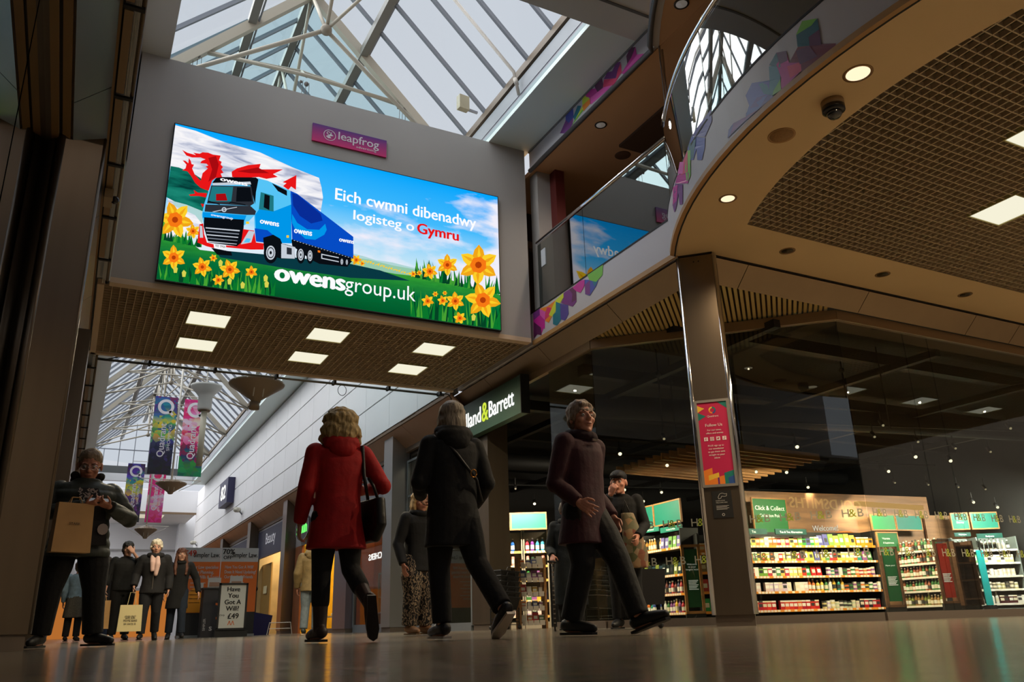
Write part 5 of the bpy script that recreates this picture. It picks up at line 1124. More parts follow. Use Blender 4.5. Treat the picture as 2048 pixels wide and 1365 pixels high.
decal('vinyl_graphic', 'purple, lime and pink angular vinyl graphic on the highest white fascia', [
    ('pur', Q2((410,1365),(465,1240),(490,1100),(545,1200),(540,1270),(480,1365))), ('blue', Q2((465,1160),(510,1090),(545,1090),(550,1200),(500,1260),(470,1230))), ('teal', Q2((545,1200),(590,1082),(628,1082),(600,1170),(560,1230))), ('yel', Q2((540,1270),(600,1160),(640,1080),(635,960),(665,940),(715,1020),(650,1130))),
    ('grn', Q2((530,1290),(560,1230),(640,1120),(650,1130))), ('ora', Q2((640,1080),(715,1010),(720,1060),(650,1140))), ('mag', Q2((668,925),(800,900),(815,985),(760,1040),(720,1070),(715,1000),(675,990))), ('plum', Q2((760,850),(830,750),(855,870),(850,900),(820,985),(770,900))), ('pink', Q2((720,1000),(850,900),(1000,800),(900,920),(730,1068))),
    ('pur', Q2((860,810),(895,740),(945,730),(985,640),(1032,634),(1000,720),(980,800))), ('red', Q2((860,815),(985,800),(1000,720),(1035,640),(1042,740),(960,870),(850,895))), ('plum', Q2((1090,575),(1130,490),(1182,480),(1140,600),(1100,660))), ('mag', Q2((1095,660),(1140,590),(1185,482),(1195,560),(1270,548),(1200,640),(1060,760),(1040,750))), ('pink', Q2((1060,740),(1200,560),(1270,550),(1110,700)))], str_, Vector((-.003, 0, 0)))
cyl_ = lambda x, y: oncyl(x, y, CX, CY, CRAD)
class CylOff:
    pass
def decal_cyl(label, polys):
    t = MB()
    for i, (c, pts) in enumerate(polys):
        # subdivide edges so that the sheet follows the curve
        P = []
        for k in range(len(pts)):
            a = Vector(pts[k]); b_ = Vector(pts[(k+1) % len(pts)])
            for s in range(3): P.append(a.lerp(b_, s/3))
        q = []
        for p in P:
            v = oncyl(p.x, p.y, CX, CY, CRAD+.004+.0003*i); q.append(v)
        tr = geometry.tessellate_polygon([[Vector((p.x, p.y, 0)) for p in P]])
        t.add(q, [tuple(f) for f in tr], dn.index(c))
    o = t.build('vinyl_graphic', dmats); tag(o, label, 'wall graphic'); return o
Q3 = lambda *p: zm(1248, 0, 2.56, p)
decal_cyl('pink and purple angular vinyl graphic at the sharp end of the curved balcony band', [
    ('ind', Q3((445,560),(450,620),(415,700),(345,700),(370,660))), ('blue', Q3((345,700),(415,705),(413,760),(398,820),(375,820),(372,760),(355,820),(335,820),(325,760))), ('dteal', Q3((330,740),(368,710),(355,810),(335,820))), ('grn', Q3((325,770),(340,770),(340,900),(322,945),(312,860))), ('red', Q3((300,830),(325,770),(325,880),(290,900))),
    ('mag', Q3((290,885),(330,885),(328,940),(262,940),(272,900))), ('pink', Q3((285,830),(305,830),(300,890),(275,890))), ('pur', Q3((262,940),(300,945),(300,1045),(285,1050),(278,990),(268,1060),(258,1090),(248,1050))), ('mag', Q3((250,960),(275,945),(268,1030),(250,1050)))])
decal_cyl('large teal, blue and magenta angular vinyl graphic along the curved balcony band', [
    ('ind', Q3((530,710),(535,665),(560,632),(620,620),(625,580),(680,500),(740,480),(765,495),(700,550),(600,640))), ('blue', Q3((623,490),(655,425),(745,412),(740,480),(690,560),(625,590),(640,540))), ('pur', Q3((560,632),(620,600),(690,560),(640,600),(545,690))), ('teal', Q3((690,430),(745,412),(742,340),(800,330),(800,400),(765,490),(715,480))),
    ('dteal', Q3((742,335),(780,270),(830,262),(800,320),(800,345))), ('mag', Q3((780,330),(830,262),(845,320),(905,320),(910,360),(830,440),(800,470),(805,400))), ('plum', Q3((780,270),(830,260),(838,310),(795,330))), ('red', Q3((835,340),(905,318),(908,365),(850,400))), ('grn', Q3((760,490),(765,465),(800,405),(805,460))),
    ('mar', Q3((845,322),(890,240),(1010,225),(1085,222),(1082,242),(910,370),(905,320))), ('plum', Q3((880,260),(950,235),(990,290),(900,330))), ('dteal', Q3((882,180),(990,95),(1000,160),(1010,230),(940,235),(888,240))), ('grn', Q3((880,180),(912,108),(988,94),(960,130))), ('plum', Q3((945,190),(1000,150),(1010,230),(950,235)))])

# ================================================================== PENDANTS AND HANGING BANNERS
def banner_mat(name, cols, z0, z1, sc=5):
    m = D.materials.new(name); m.use_nodes = True; n = m.node_tree; b = n.nodes['Principled BSDF']; b.inputs['Roughness'].default_value = .6; L = n.links.new
    c = n.nodes.new('ShaderNodeTexCoord'); v = n.nodes.new('ShaderNodeTexVoronoi'); v.inputs['Scale'].default_value = sc; v.distance = 'MANHATTAN'; L(c.outputs['Object'], v.inputs['Vector'])
    s = n.nodes.new('ShaderNodeSeparateXYZ'); L(c.outputs['Object'], s.inputs[0]); mr = n.nodes.new('ShaderNodeMapRange'); mr.inputs['From Min'].default_value = z0; mr.inputs['From Max'].default_value = z1; L(s.outputs['Z'], mr.inputs['Value'])
    sv = n.nodes.new('ShaderNodeSeparateColor'); L(v.outputs['Color'], sv.inputs[0]); a = n.nodes.new('ShaderNodeMath'); a.operation = 'MULTIPLY_ADD'; a.inputs[1].default_value = .26; L(sv.outputs[0], a.inputs[0]); 
    a2 = n.nodes.new('ShaderNodeMath'); a2.operation = 'SUBTRACT'; a2.inputs[1].default_value = .13; L(mr.outputs[0], a2.inputs[0]); L(a2.outputs[0], a.inputs[2])
    r = n.nodes.new('ShaderNodeValToRGB'); el = r.color_ramp.elements
    while len(el) < len(cols): el.new(.5)
    for q_, (p_, c_) in zip(el, cols): q_.position = p_; q_.color = rgb(c_)
    L(a.outputs[0], r.inputs['Fac']); h = n.nodes.new('ShaderNodeMixRGB'); h.blend_type = 'OVERLAY'; h.inputs[0].default_value = .35; L(r.outputs['Color'], h.inputs[1]); L(v.outputs['Color'], h.inputs[2]); L(h.outputs[0], b.inputs['Base Color']); return m
BB = banner_mat('banner_rainbow', [(0, (40,34,40)), (.25, (36,34,66)), (.40, (70,60,140)), (.52, (90,170,110)), (.66, (236,210,40)), (.78, (30,140,150)), (.90, (70,60,160)), (1, (110,40,110))], 0, 2.9)
BBk = banner_mat('banner_rainbow_b', [(0, (60,50,52)), (.2, (70,50,90)), (.4, (120,60,150)), (.55, (230,214,40)), (.7, (40,150,140)), (.82, (90,60,170)), (1, (52,34,66))], 0, 2.65)
BP = banner_mat('banner_pink', [(0, (20,130,90)), (.12, (60,160,70)), (.22, (40,60,110)), (.32, (140,30,90)), (.5, (236,50,120)), (.62, (240,190,200)), (.74, (236,210,220)), (.85, (226,40,120)), (1, (236,60,140))], 0, 2.9)
BPk = banner_mat('banner_pink_b', [(0, (226,40,120)), (.2, (236,90,160)), (.4, (240,200,220)), (.6, (236,50,130)), (.85, (226,30,110)), (1, (40,120,130))], 0, 2.65)
btx = mat('banner_text', (236,232,238), .6); shd = mat('dish_shade', (150,128,104), .5); pw = mat('pendant_white', (214,208,196), .5)
def banner(x, y, z0, z1, w, m, label, sk=0.0):
    t = thing('hanging_banner', label, 'banner', (x, y, z0), 0, 'hanging banners'); h = z1-z0
    MB().box(-w/2, w/2, -.006, .006, 0, h).build('cloth', m, t)
    q = MB(); r1 = w*.36; c = (0, h-r1*1.35); f_ = lambda u, z: Vector((u, -.012, z)); ring(q, c, r1*.64, r1, f_, n=28); q.add([f_(r1*.35, c[1]-r1*.6), f_(r1*.75, c[1]-r1*1.15), f_(r1*1.0, c[1]-r1*1.0), f_(r1*.65, c[1]-r1*.45)], [(0,1,2,3)])
    text_on(q, 'Quadrant', (w*.10, -.012, h*.22), (0,0,1), (-1,0,0), width=h*.43, cap=w*.30, bold=.015); text_on(q, 'SHOPPING', (w*.34, -.012, h*.30), (0,0,1), (-1,0,0), width=h*.34, cap=w*.13)
    q.build('lettering', btx, t); return t
def pendant(y, zt, zb, label, bars=True, dish_r=.53, dz=.55, top=11.42, wide=1.0):
    t = thing('pendant_uplighter', label, 'pendant light', (2.85, y, 0), 0, 'dish pendants'); q = MB()
    MB().lathe([(.05, zb), (.09, zb+.02), (.10, zb+dz*.16), (dish_r*.97, zb+dz*.86), (dish_r, zb+dz*.93), (dish_r*.97, zb+dz), (dish_r*.6, zb+dz*1.15), (.03, zb+dz*1.22)], 28).build('dish', shd, t, True)
    MB().tube([(0, 0, zb+dz*.5), (0, 0, top)], .035, 8).build('mast', pw, t, True)
    if bars:
        w = wide
        q.tube([(-w, 0, zb+dz+.12), (w, 0, zb+dz+.12)], .016, 6); q.tube([(-w, 0, zb+dz+.12), (-dish_r*.5, 0, zb+dz*.3)], .01, 5); q.tube([(w, 0, zb+dz+.12), (dish_r*.5, 0, zb+dz*.3)], .01, 5); q.tube([(-w*.9, 0, zt+.06), (w*.9, 0, zt+.06)], .016, 6)
        q.tube([(0, -.3, zb+dz+.1), (-.1, -.2, zb+.2)], .008, 5); q.build('spreader_bar', pw, t)
    s = MB()
    for sx in (-.09, .09): s.tube([(sx-.02, -dish_r*.98, zb+dz+.05), (sx, -dish_r*.35, zb+.1)], .012, 5)
    s.tube([(-.09, -dish_r*1.0, zb+dz+.02), (-.05, -dish_r, zb+dz+.13), (.05, -dish_r, zb+dz+.13), (.09, -dish_r*.98, zb+dz+.05)], .012, 5)
    s.tube([(dish_r*.98*math.cos(a/12*PI*2), dish_r*.98*math.sin(a/12*PI*2), zb+dz*.93) for a in range(13)], .012, 5); s.build('cage_wire', pw, t); return t
pendant(16.2, 0, 4.34, 'nearest brown dish pendant tucked under the back edge of the grid ceiling', False, .54, .42)
MB().tube([(2.83, 16.2, 4.36), (2.83, 16.2, 4.22)], .10, 10).build('lamp_neck', shd, None, True); D.objects['lamp_neck'].parent = [o for o in D.objects if o.get('label', '').startswith('nearest brown dish')][0]; D.objects['lamp_neck'].location = (-2.85, -16.2, 0)
pendant(31.5, 8.33, 4.78, 'dish pendant with the larger pair of hanging banners on its spreader bars', True, .53, .40)
pendant(40.9, 7.55, 4.16, 'farther dish pendant with the smaller pair of hanging banners, near the end wall', True, .48, .44, wide=.95)
banner(2.40, 31.5, 5.46, 8.30, .77, BB, 'larger rainbow to black banner with a white ring logo, left of the first far pendant')
banner(3.42, 31.5, 5.44, 8.28, .80, BP, 'larger pink to green banner with a white ring logo, partly behind the white funnel')
banner(2.16, 40.9, 4.88, 7.50, .72, BBk, 'smaller rainbow to black banner beside the phone man\'s shoulder')
banner(3.10, 40.9, 4.88, 7.35, .70, BPk, 'smaller pink banner above the far dish pendant')
fx = pl_f = at(413, 775, 0, 2.95)
t = thing('funnel_uplighter', 'white funnel shaped uplighter on a pale pole, in front of the pink banner', 'pendant light', (2.95, fx.y, 0)); zf = fx.z
MB().lathe([(.10, zf-.74), (.19, zf-.70), (.20, zf-.66), (.20, zf-.30), (.27, zf-.2), (.44, zf-.02), (.45, zf+.04), (.40, zf+.05), (.05, zf-.1)], 26).build('funnel', mat('funnel_white', (206,204,198), .5), t, True)
MB().lathe([(.02, zf-.745), (.17, zf-.735), (.17, zf-.70)], 24).build('underside', mat('funnel_brown', (120,100,76), .5), t, True)
MB().tube([(0, 0, zf-.74), (0, 0, zf-2.35)], .085, 10).build('pole', mat('pole_cream', (206,196,172), .4), t, True)
MB().tube([(0, 0, zf-.05), (0, 0, 11.35)], .02, 6).build('stem', pw, t)

# ================================================================== WILL-WRITING STALL
wp = mat('standee_white', (196,192,192), .5); orp = mat('standee_orange', (226,110,36), .5); blk = mat('standee_black', (24,24,26), .5); amb = mat('standee_amber', (236,150,30), .5)
def standee(x0, x1, y, label, top, lines, rot=0, picture=False):
    a = at(x0, 1180, 1, y); c = at(x1, 1180, 1, y); w = c.x-a.x
    t = thing('pull_up_banner', label, 'banner stand', ((a.x+c.x)/2, y, 0), rot, 'pull-up banners'); h = w/2
    q = MB(); q.box(-h, h, -.005, .005, .05, .55, 2); q.box(-h, h, -.005, .005, .55, 1.72, 1); q.box(-h, h, -.005, .005, 1.72, 2.05, 0); 
    if picture:
        q.add([(-h*.9, -.012, .56), (h*.2, -.012, .56), (h*.35, -.012, .80), (h*.1, -.012, 1.0), (-h*.3, -.012, 1.12), (-h*.8, -.012, .9)], [(0,1,2,3,4,5)], 3)
    q.build('print', [wp, orp, blk, amb], t); MB().box(-h, h, -.12, .12, 0, .05).build('base', grey, t); MB().tube([(0, .03, .05), (0, .03, 2.05)], .012, 6).build('pole', grey, t)
    q = MB(); text_on(q, 'Simpler Law.', (-h*.45, -.012, 1.83), X_, Z_, width=w*.70, cap=.11, bold=.02); q.build('heading', blk, t)
    q = MB()
    for i, s in enumerate(lines): text_on(q, s, (-h*.78, -.012, 1.56-.115*i), X_, Z_, width=w*.85*len(s)/22, cap=.075, bold=.02)
    for k in range(6): q.box(-h*.5, h*.3-.1*(k % 2), -.012, -.011, 1.22-.09*k, 1.235-.09*k)
    q.build('body_text', wp, t)
    q = MB(); 
    for i, (s, xx, zz, cp) in enumerate(top): text_on(q, s, (xx*h, -.012, zz), X_, Z_, cap=cp, bold=.03)
    q.build('price_text', mat('price_red', (200,60,40), .5) if picture else blk, t); return t
standee(360, 436, 21.6, 'orange and white pull-up banner on the left, partly behind the long haired woman', [('£49', -.95, 1.86, .13)], ['Simpler Law specialise', 'in Estate Planning,', 'Probate, Wills & Trusts'], 0, True)
standee(438, 512, 21.5, 'orange and white pull-up banner on the right, behind the bald man', [('70%', -.95, 1.90, .12), ('OFF', -.9, 1.78, .08)], ['Have You Got A Will?', 'Does It Need Updating?', 'Our Family & Friends'], 0, False)
pa = at(407, 1200, 1, 20.3); pb = at(466, 1200, 1, 20.3)
t = thing('promotion_desk', 'dark grey promotion counter with an orange letter, beside the black framed sign', 'desk', ((pa.x+pb.x)/2, 20.3, 0)); w = (pb.x-pa.x)
MB().box(-w/2, w/2, 0, .45, 0, 1.02).build('body', mat('desk_charcoal', (52,50,54), .5), t); MB().box(-w/2-.03, w/2+.03, -.02, .48, 1.02, 1.06).build('top', blk, t)
q = MB(); ring(q, (-.05, .55), .13, .18, lambda u, z: Vector((u, -.01, z)), -1.4, 1.6, 12); q.build('orange_letter', orp, t)
q = MB(); text_on(q, 's', (-.15, -.01, .14), X_, Z_, cap=.13, bold=.03); text_on(q, 'SIMPLER', (-w/2+.08, -.01, .14), Z_, -X_, cap=.05, bold=.02); q.build('lettering', wp, t)
for u, h_, s in ((-.20, .22, 'left'), (.28, .26, 'right')):
    t2 = thing('leaflet_holder', f'clear holder of white leaflets on the promotion counter, {s} one', 'leaflet holder', ((pa.x+pb.x)/2+u+.1, 20.4, 1.06)); MB().box(-.14, .14, 0, .04, 0, h_).build('leaflets', wp, t2); MB().box(-.11, .11, -.008, 0, .03, h_*.55).build('print', mat('leaflet_print', (170,130,110), .5), t2)
t2 = thing('small_box', 'small white box with a blue spot on the left end of the counter', 'box', ((pa.x+pb.x)/2-.42, 20.4, 1.06)); MB().box(-.09, .09, 0, .12, 0, .10).build('carton', wp, t2); MB().box(-.04, .03, -.003, 0, .03, .07).build('spot', mat('spot_blue', (70,90,150), .5), t2)
sa = at(435, 1220, 1, 19.6); sb = at(493, 1220, 1, 19.6); w = sb.x-sa.x
t = thing('pavement_sign', 'black framed white sign asking Have You Got A Will, only forty nine pounds', 'sign', ((sa.x+sb.x)/2, 19.6, 0)); h = w/2; z0, z1 = .18, 1.12
f = MB(); f.box(-h, -h+.04, -.03, .03, z0-.02, z1); f.box(h-.04, h, -.03, .03, z0-.02, z1); f.box(-h, h, -.03, .03, z1-.04, z1); f.box(-h, h, -.03, .03, z0-.04, z0); f.box(-h-.02, h+.05, 0, .3, 0, z0-.04); f.build('frame', blk, t)
MB().box(-h+.04, h-.04, -.012, .0, z0, z1-.04).build('sheet', mat('sign_paper', (214,214,208), .5), t)
q = MB()
for i, s in enumerate(['Have', 'You', 'Got A', 'Will?']): text_on(q, s, (0, -.02, .945-.135*i), X_, Z_, cap=.095, center=True, bold=.03)
text_on(q, '£49', (.03, -.02, .375), X_, Z_, cap=.11, center=True, bold=.03); text_on(q, 'Only', (-.26, -.02, .43), X_, Z_, cap=.04)
q.build('lettering', blk, t); q = MB()
for sx in (-.05, .02): q.add([(sx-.03, -.02, .24), (sx-.015, -.02, .24), (sx+.015, -.02, .33), (sx, -.02, .33)], [(0,1,2,3)]); q.add([(sx+.03, -.02, .24), (sx+.045, -.02, .24), (sx+.015, -.02, .33), (sx, -.02, .33)], [(0,1,2,3)])
q.build('emblem', orp, t)
p = at(516, 1235, 1, 24.5); t = thing('storage_crate', 'blue plastic crate on the floor in front of the gold shop wall', 'crate', (p.x, 24.5, 0)); MB().add([(-.25,-.3,0),(.25,-.3,0),(.25,.3,0),(-.25,.3,0),(-.32,-.36,.62),(.32,-.36,.5),(.32,.36,.5),(-.32,.36,.62)], [(0,3,2,1),(4,5,6,7),(0,1,5,4),(1,2,6,5),(2,3,7,6),(3,0,4,7)]).build('box', mat('crate_blue', (20,24,84), .4), t)
t = thing('wire_barrier', 'thin white wire barrier beside the blue crate', 'barrier', (p.x+.35, 23.2, 0)); MB().tube([(-.35, 0, 0), (-.3, 0, .3), (.25, 0, .3), (.3, 0, 0)], .012, 6).tube([(-.3, 0, .15), (.25, 0, .15)], .01, 5).build('wire', pw, t)
# ================================================================== PEOPLE
def balls_tube(mb, pts, rs, n=12, mi=0):
    mb.tube(pts, rs, n, mi)
    for p, r in zip(pts, rs): mb.ball(tuple(p), r*1.0, n, mi)
def loft(mb, rings, n=20, mi=0):
    vs = []; fs = []
    for cx, cy, cz, rx, ry in rings:
        for k in range(n):
            a = 2*PI*k/n; c_, s_ = math.cos(a), math.sin(a)
            e = .86; vs.append((cx+rx*math.copysign(abs(c_)**e, c_), cy+ry*math.copysign(abs(s_)**e, s_), cz))
    for i in range(len(rings)-1):
        for k in range(n): fs.append((i*n+k, i*n+(k+1)%n, (i+1)*n+(k+1)%n, (i+1)*n+k))
    fs.append(tuple(range(n))[::-1]); fs.append(tuple((len(rings)-1)*n+k for k in range(n))); mb.add(vs, fs, mi)
def fuse(mb, name, mats, parent, voxel=.008, smooth=3, matf=None, disp=None):
    """union of overlapping closed volumes -> one continuous skin"""
    me = D.meshes.new('tmp'); me.from_pydata(mb.v, [], mb.f); o = D.objects.new('tmp', me); COL.objects.link(o)
    r = o.modifiers.new('r', 'REMESH'); r.mode = 'VOXEL'; r.voxel_size = voxel; r.adaptivity = 0
    s = o.modifiers.new('s', 'SMOOTH'); s.factor = .5; s.iterations = smooth
    bpy.context.view_layer.update(); m2 = D.meshes.new_from_object(o.evaluated_get(bpy.context.evaluated_depsgraph_get()))
    D.objects.remove(o); D.meshes.remove(me); m2.name = name; m2.materials.clear()
    for m in (mats if isinstance(mats, (list, tuple)) else [mats]): m2.materials.append(m)
    if disp:
        for v in m2.vertices: v.co += disp(v.co)
    if matf:
        for p in m2.polygons: p.material_index = matf(p.center)
    m2.polygons.foreach_set('use_smooth', [True]*len(m2.polygons)); m2.update()
    return link(name, m2, parent)
skin = mat('skin', (196,136,112), .55, var=.06, scale=12); skin2 = mat('skin_pale', (206,156,134), .55, var=.06, scale=12)
def hand(mb, W, d, n, k, side, curl=.6, spread=1.0):
    """side=+1: thumb towards d x n"""
    W = Vector(W); d = Vector(d).normalized(); n = (Vector(n)-d*Vector(n).dot(d)).normalized(); t = d.cross(n)*side
    for o, r in ((-.027, .014), (-.009, .0155), (.009, .0155), (.025, .015)): balls_tube(mb, [W+t*o*k*.7, W+d*.045*k+t*o*k, W+d*.088*k+t*o*k], [r*k*.95, r*k, r*k*.85], 8)
    for i, (o, L, fan) in enumerate(((-.033, .056, -.16), (-.011, .070, -.05), (.011, .075, .04), (.033, .066, .14))):
        p = W+d*.086*k+t*o*k; a = curl*.45; pts = [p]; dd = d
        for j, f_ in enumerate((.42, .32, .26)):
            dd = (d*math.cos(a)+n*math.sin(a)+t*fan*spread*(1 if a < 1.2 else .2)).normalized(); p = p+dd*L*f_*k; pts.append(p); a += curl*(.9-.06*i)
        balls_tube(mb, pts, [.0088*k, .0085*k, .0078*k, .007*k], 8)
    p = W+d*.022*k+t*.026*k; q = p+(d*.55+t*.75+n*.2*curl).normalized()*.038*k; r = q+(d*.85+t*.30+n*.5*curl).normalized()*.03*k; s = r+(d*.8+n*.5*curl).normalized()*.022*k
    balls_tube(mb, [p, q, r, s], [.014*k, .0105*k, .0095*k, .008*k], 8)
def person(label, pos, fr, fa, h, legs=None, arms=None, head=(0, 0), coat=None, trousers=(20,20,22), shoes=(18,18,20), hair=None, girth=1.0, voxel=.009, face=True, sk=skin, sole=None, lean=0.0, trouser_r=1.0, boot=False, glasses=False, hs=1.15, trouser_mat=None, shoe_sole=(20,20,20)):
    away = Vector((pos[0], pos[1], 0)).normalized(); rt = Vector((away.y, -away.x, 0)); f = (rt*fr+away*fa).normalized()
    rz = math.atan2(-f.x, f.y); t = thing('person', label, 'person', (pos[0], pos[1], 0), rz); k = h/1.7; g = girth
    V = lambda x, y, z: Vector((x*h, y*h + lean*max(z-.5, 0)*h, z*h))
    # hips, knees, ankles, toe direction. +x = the person's right
    lg = dict(R=((.052,0,.515), (.058,.012,.285), (.062,-.01,.05), (.1,1,0)), L=((-.052,0,.515), (-.058,.012,.285), (-.062,-.01,.05), (-.1,1,0))); lg.update(legs or {})
    ar = dict(R=((.108*(1+.25*(g-1)),0,.812), (.145*g,-.02,.635), (.150*g,.04,.49), (0,.25,-1), (-1,0,0), .5), L=((-.108*(1+.25*(g-1)),0,.812), (-.145*g,-.02,.635), (-.150*g,.04,.49), (0,.25,-1), (1,0,0), .5)); ar.update(arms or {})
    b = MB()
    loft(b, [(0, lean*0, .46*h, .070*h, .05*h*g), (0, 0, .50*h, .088*h*g, .062*h*g), (0, 0, .56*h, .086*h*g, .064*h*g), (0, V(0,0,.62).y, .62*h, .076*h*g, .056*h*g), (0, V(0,0,.70).y, .70*h, .088*h*g**.7, .062*h*g), (0, V(0,0,.77).y, .77*h, .100*h*g**.5, .060*h*g**.7), (0, V(0,0,.815).y, .815*h, .090*h*g**.4, .048*h), (0, V(0,0,.845).y, .845*h, .040*h, .036*h)])
    N = V(0, .0, .83); HC = V(0, .018, .932-(hs-1)*.062); balls_tube(b, [N, HC-Vector((0, .01*h, .03*h))], [.036*h*g**.3, .033*h*g**.3], 14)
    for s in 'RL':
        hp, kn, an, td = lg[s]; td = Vector(td).normalized(); A = Vector((an[0]*h, an[1]*h, an[2]*h)); K = Vector((kn[0]*h, kn[1]*h, kn[2]*h)); Hp = Vector((hp[0]*h, hp[1]*h, hp[2]*h))
        balls_tube(b, [Hp, Hp.lerp(K, .5), K, K.lerp(A, .35), A], [.050*h*g**.5, .042*h*g**.4, .030*h, .029*h, .020*h], 12)
        balls_tube(b, [A-td*.02*h-Z_*.015*h, A+td*.06*h-Z_*.025*h, A+td*.10*h-Z_*.03*h], [.019*h, .02*h, .015*h], 8)
        sh, el, wr, hd, hn, cu = ar[s]; sg = 1 if s == 'R' else -1
        S_ = V(*sh); E_ = V(*el); W_ = V(*wr); balls_tube(b, [S_, S_.lerp(E_, .5), E_, E_.lerp(W_, .4), W_], [.030*h*g**.4, .026*h*g**.4, .0215*h, .0205*h, .0145*h], 10)
        hand(b, W_, hd, hn, k, sg*(1 if True else -1), cu)
    yaw, pit = head; Rm = Matrix.Rotation(yaw, 3, 'Z') @ Matrix.Rotation(pit, 3, 'X')
    hb = MB(); s_ = k*hs
    hb.ball((0,-.012,.035), (.076,.094,.084), 18); hb.ball((0,.018,-.025), (.062,.070,.086), 16); hb.ball((0,.032,-.078), (.046,.046,.034), 14); hb.ball((0,.066,-.096), (.022,.018,.016), 10)
    hb.tube([(0,.078,.020), (0,.098,-.004), (0,.108,-.024), (0,.094,-.034)], [.008,.010,.0135,.009], 8); hb.ball((.012,.094,-.027), .009, 8); hb.ball((-.012,.094,-.027), .009, 8)
    for sx in (-1, 1):
        hb.ball((sx*.030,.073,.026), (.026,.014,.009), 10); hb.ball((sx*.038,.056,-.024), (.026,.026,.022), 10); hb.ball((sx*.078,-.006,-.004), (.010,.021,.032), 10)
    hb.ball((0,.080,-.053), (.026,.012,.008), 10); hb.ball((0,.078,-.063), (.022,.012,.007), 10)
    TH = lambda p: HC + Rm @ (Vector(p)*s_)
    hb.v = [tuple(TH(p)) for p in hb.v]; b.add(hb.v, hb.f)
    fuse(b, 'body', [sk], t, voxel, 2)
    if face:
        e = MB(); ir = MB(); mo = MB(); br = MB()
        for sx in (-1, 1):
            e.ball(tuple(TH((sx*.030,.0755,.004))), .0115*s_, 10); ir.ball(tuple(TH((sx*.031,.0835,.002))), .0052*s_, 8)
            br.tube([TH((sx*.014,.088,.022)), TH((sx*.030,.088,.029)), TH((sx*.048,.075,.025))], [.003*s_, .004*s_, .002*s_], 6)
        mo.ball((0,0,0), (.021,.007,.0045), 10); mo.v = [tuple(TH((p[0], p[1]+.089, p[2]-.057))) for p in mo.v]
        eo_ = e.build('eyes', mat('eye_white', (200,196,190), .3), t, True); ir.build('irises', mat('iris', (40,30,24), .3), eo_, True); br.build('eyebrow', mat('eyebrow_brown', (84,66,52), .8), t, True); mo.build('mouth', mat('lips', (130,66,60), .5), t, True)
    if glasses:
        q = MB()
        for sx in (-1, 1):
            q.tube([TH((sx*.032+.024*math.cos(a/12*2*PI), .102, .004+.017*math.sin(a/12*2*PI))) for a in range(13)], .0016*s_, 5); q.tube([TH((sx*.056,.100,.008)), TH((sx*.080,.02,.010)), TH((sx*.080,-.02,.004))], .0016*s_, 5)
        q.tube([TH((-.008,.104,.006)), TH((.008,.104,.006))], .0016*s_, 5); q.build('glasses', chrome, t)
    # trousers
    b = MB(); loft(b, [(0, 0, .455*h, .075*h*g, .058*h*g), (0, 0, .50*h, .098*h*g, .072*h*g), (0, 0, .57*h, .094*h*g, .072*h*g), (0, 0, .61*h, .086*h*g, .066*h*g)])
    R_ = trouser_r
    for s in 'RL':
        hp, kn, an, td = lg[s]; A = Vector(an)*h; K = Vector(kn)*h; Hp = Vector(hp)*h; balls_tube(b, [Hp, Hp.lerp(K, .5), K, K.lerp(A, .5)], [.066*h*g**.6, .060*h*g**.5*R_, .047*h*R_*g**.3, .044*h*R_*g**.3], 14); 
        E2 = K.lerp(A, .93 if not boot else .45); b.tube([K.lerp(A, .45), E2], [.044*h*R_*g**.3, .042*h*R_*g**.3], 14)
    fuse(b, 'trousers', [trouser_mat or mat(f'cloth{trousers}', trousers, .85, var=.15, scale=20, bump=.3)], t, max(voxel, .009), 3)
    for s in 'RL':
        hp, kn, an, td = lg[s]; td = Vector(td).normalized(); A = Vector(an)*h; q = MB(); sd = Vector((1,0,0)); up = sd.cross(td).normalized(); up = up if up.z > -.2 else -up
        dn_ = -up; H0 = A-td*.026*h; q0 = dn_*.012*h
        balls_tube(q, [H0+q0*.4, A+td*.045*h+q0*.8, A+td*.095*h+q0*1.4, A+td*.125*h+q0*1.6], [.026*h, .027*h, .024*h, .017*h], 12)
        if boot:
            K = Vector(kn)*h; balls_tube(q, [A, A.lerp(K, .5)], [.028*h, .034*h], 12)
        sho_ = fuse(q, 'shoe', [mat(f'shoe{shoes}', shoes, .5)], t, .006*k if voxel < .008 else .009, 2)
        q = MB(); so = A+dn_*.034*h; q.prism([so+td*u*h+sd*v*h for u, v in ((-.05,-.018),(-.05,.018),(.03,.022),(.09,.027),(.13,.018),(.142,0),(.13,-.018),(.09,-.027),(.03,-.022))], dn_*.010*h); q.build('sole', mat(f'sole{shoe_sole}', shoe_sole, .6), sho_)
    # coat
    if coat:
        c = coat; hem = c['hem']; m = c.get('mat') or mat(f'coat{c["col"]}', c['col'], c.get('rough', .85), var=.18, scale=14, bump=c.get('bump', .3)); fl = c.get('flare', 1.0); of = c.get('pad', 1.0)
        b = MB(); rings = []
        W0 = c.get('waist', .100)
        if hem < .5: rings += [(0, 0, hem*h, .118*fl*h*g, .088*fl*h*g), (0, 0, .5*(hem+.5)*h, .116*(.5+.5*fl)*h*g, .086*h*g)]
        else: rings += [(0, 0, hem*h, .104*h*g*fl, .082*h*g)]
        rings += [(0, 0, max(.53, hem+.02)*h, .108*h*g, .080*h*g), (0, V(0,0,.62).y, .62*h, W0*h*g, .074*h*g), (0, V(0,0,.70).y, .70*h, .108*h*g**.7*of, .078*h*g), (0, V(0,0,.77).y, .77*h, .122*h*g**.5*of, .076*h*g**.7*of), (0, V(0,0,.81).y, .812*h, .116*h*g**.4*of, .064*h*of), (0, V(0,0,.83).y, .830*h, .074*h*of, .052*h*of), (0, V(0,.01,.85).y, .848*h, .052*h, .047*h)]
        loft(b, rings, 24)
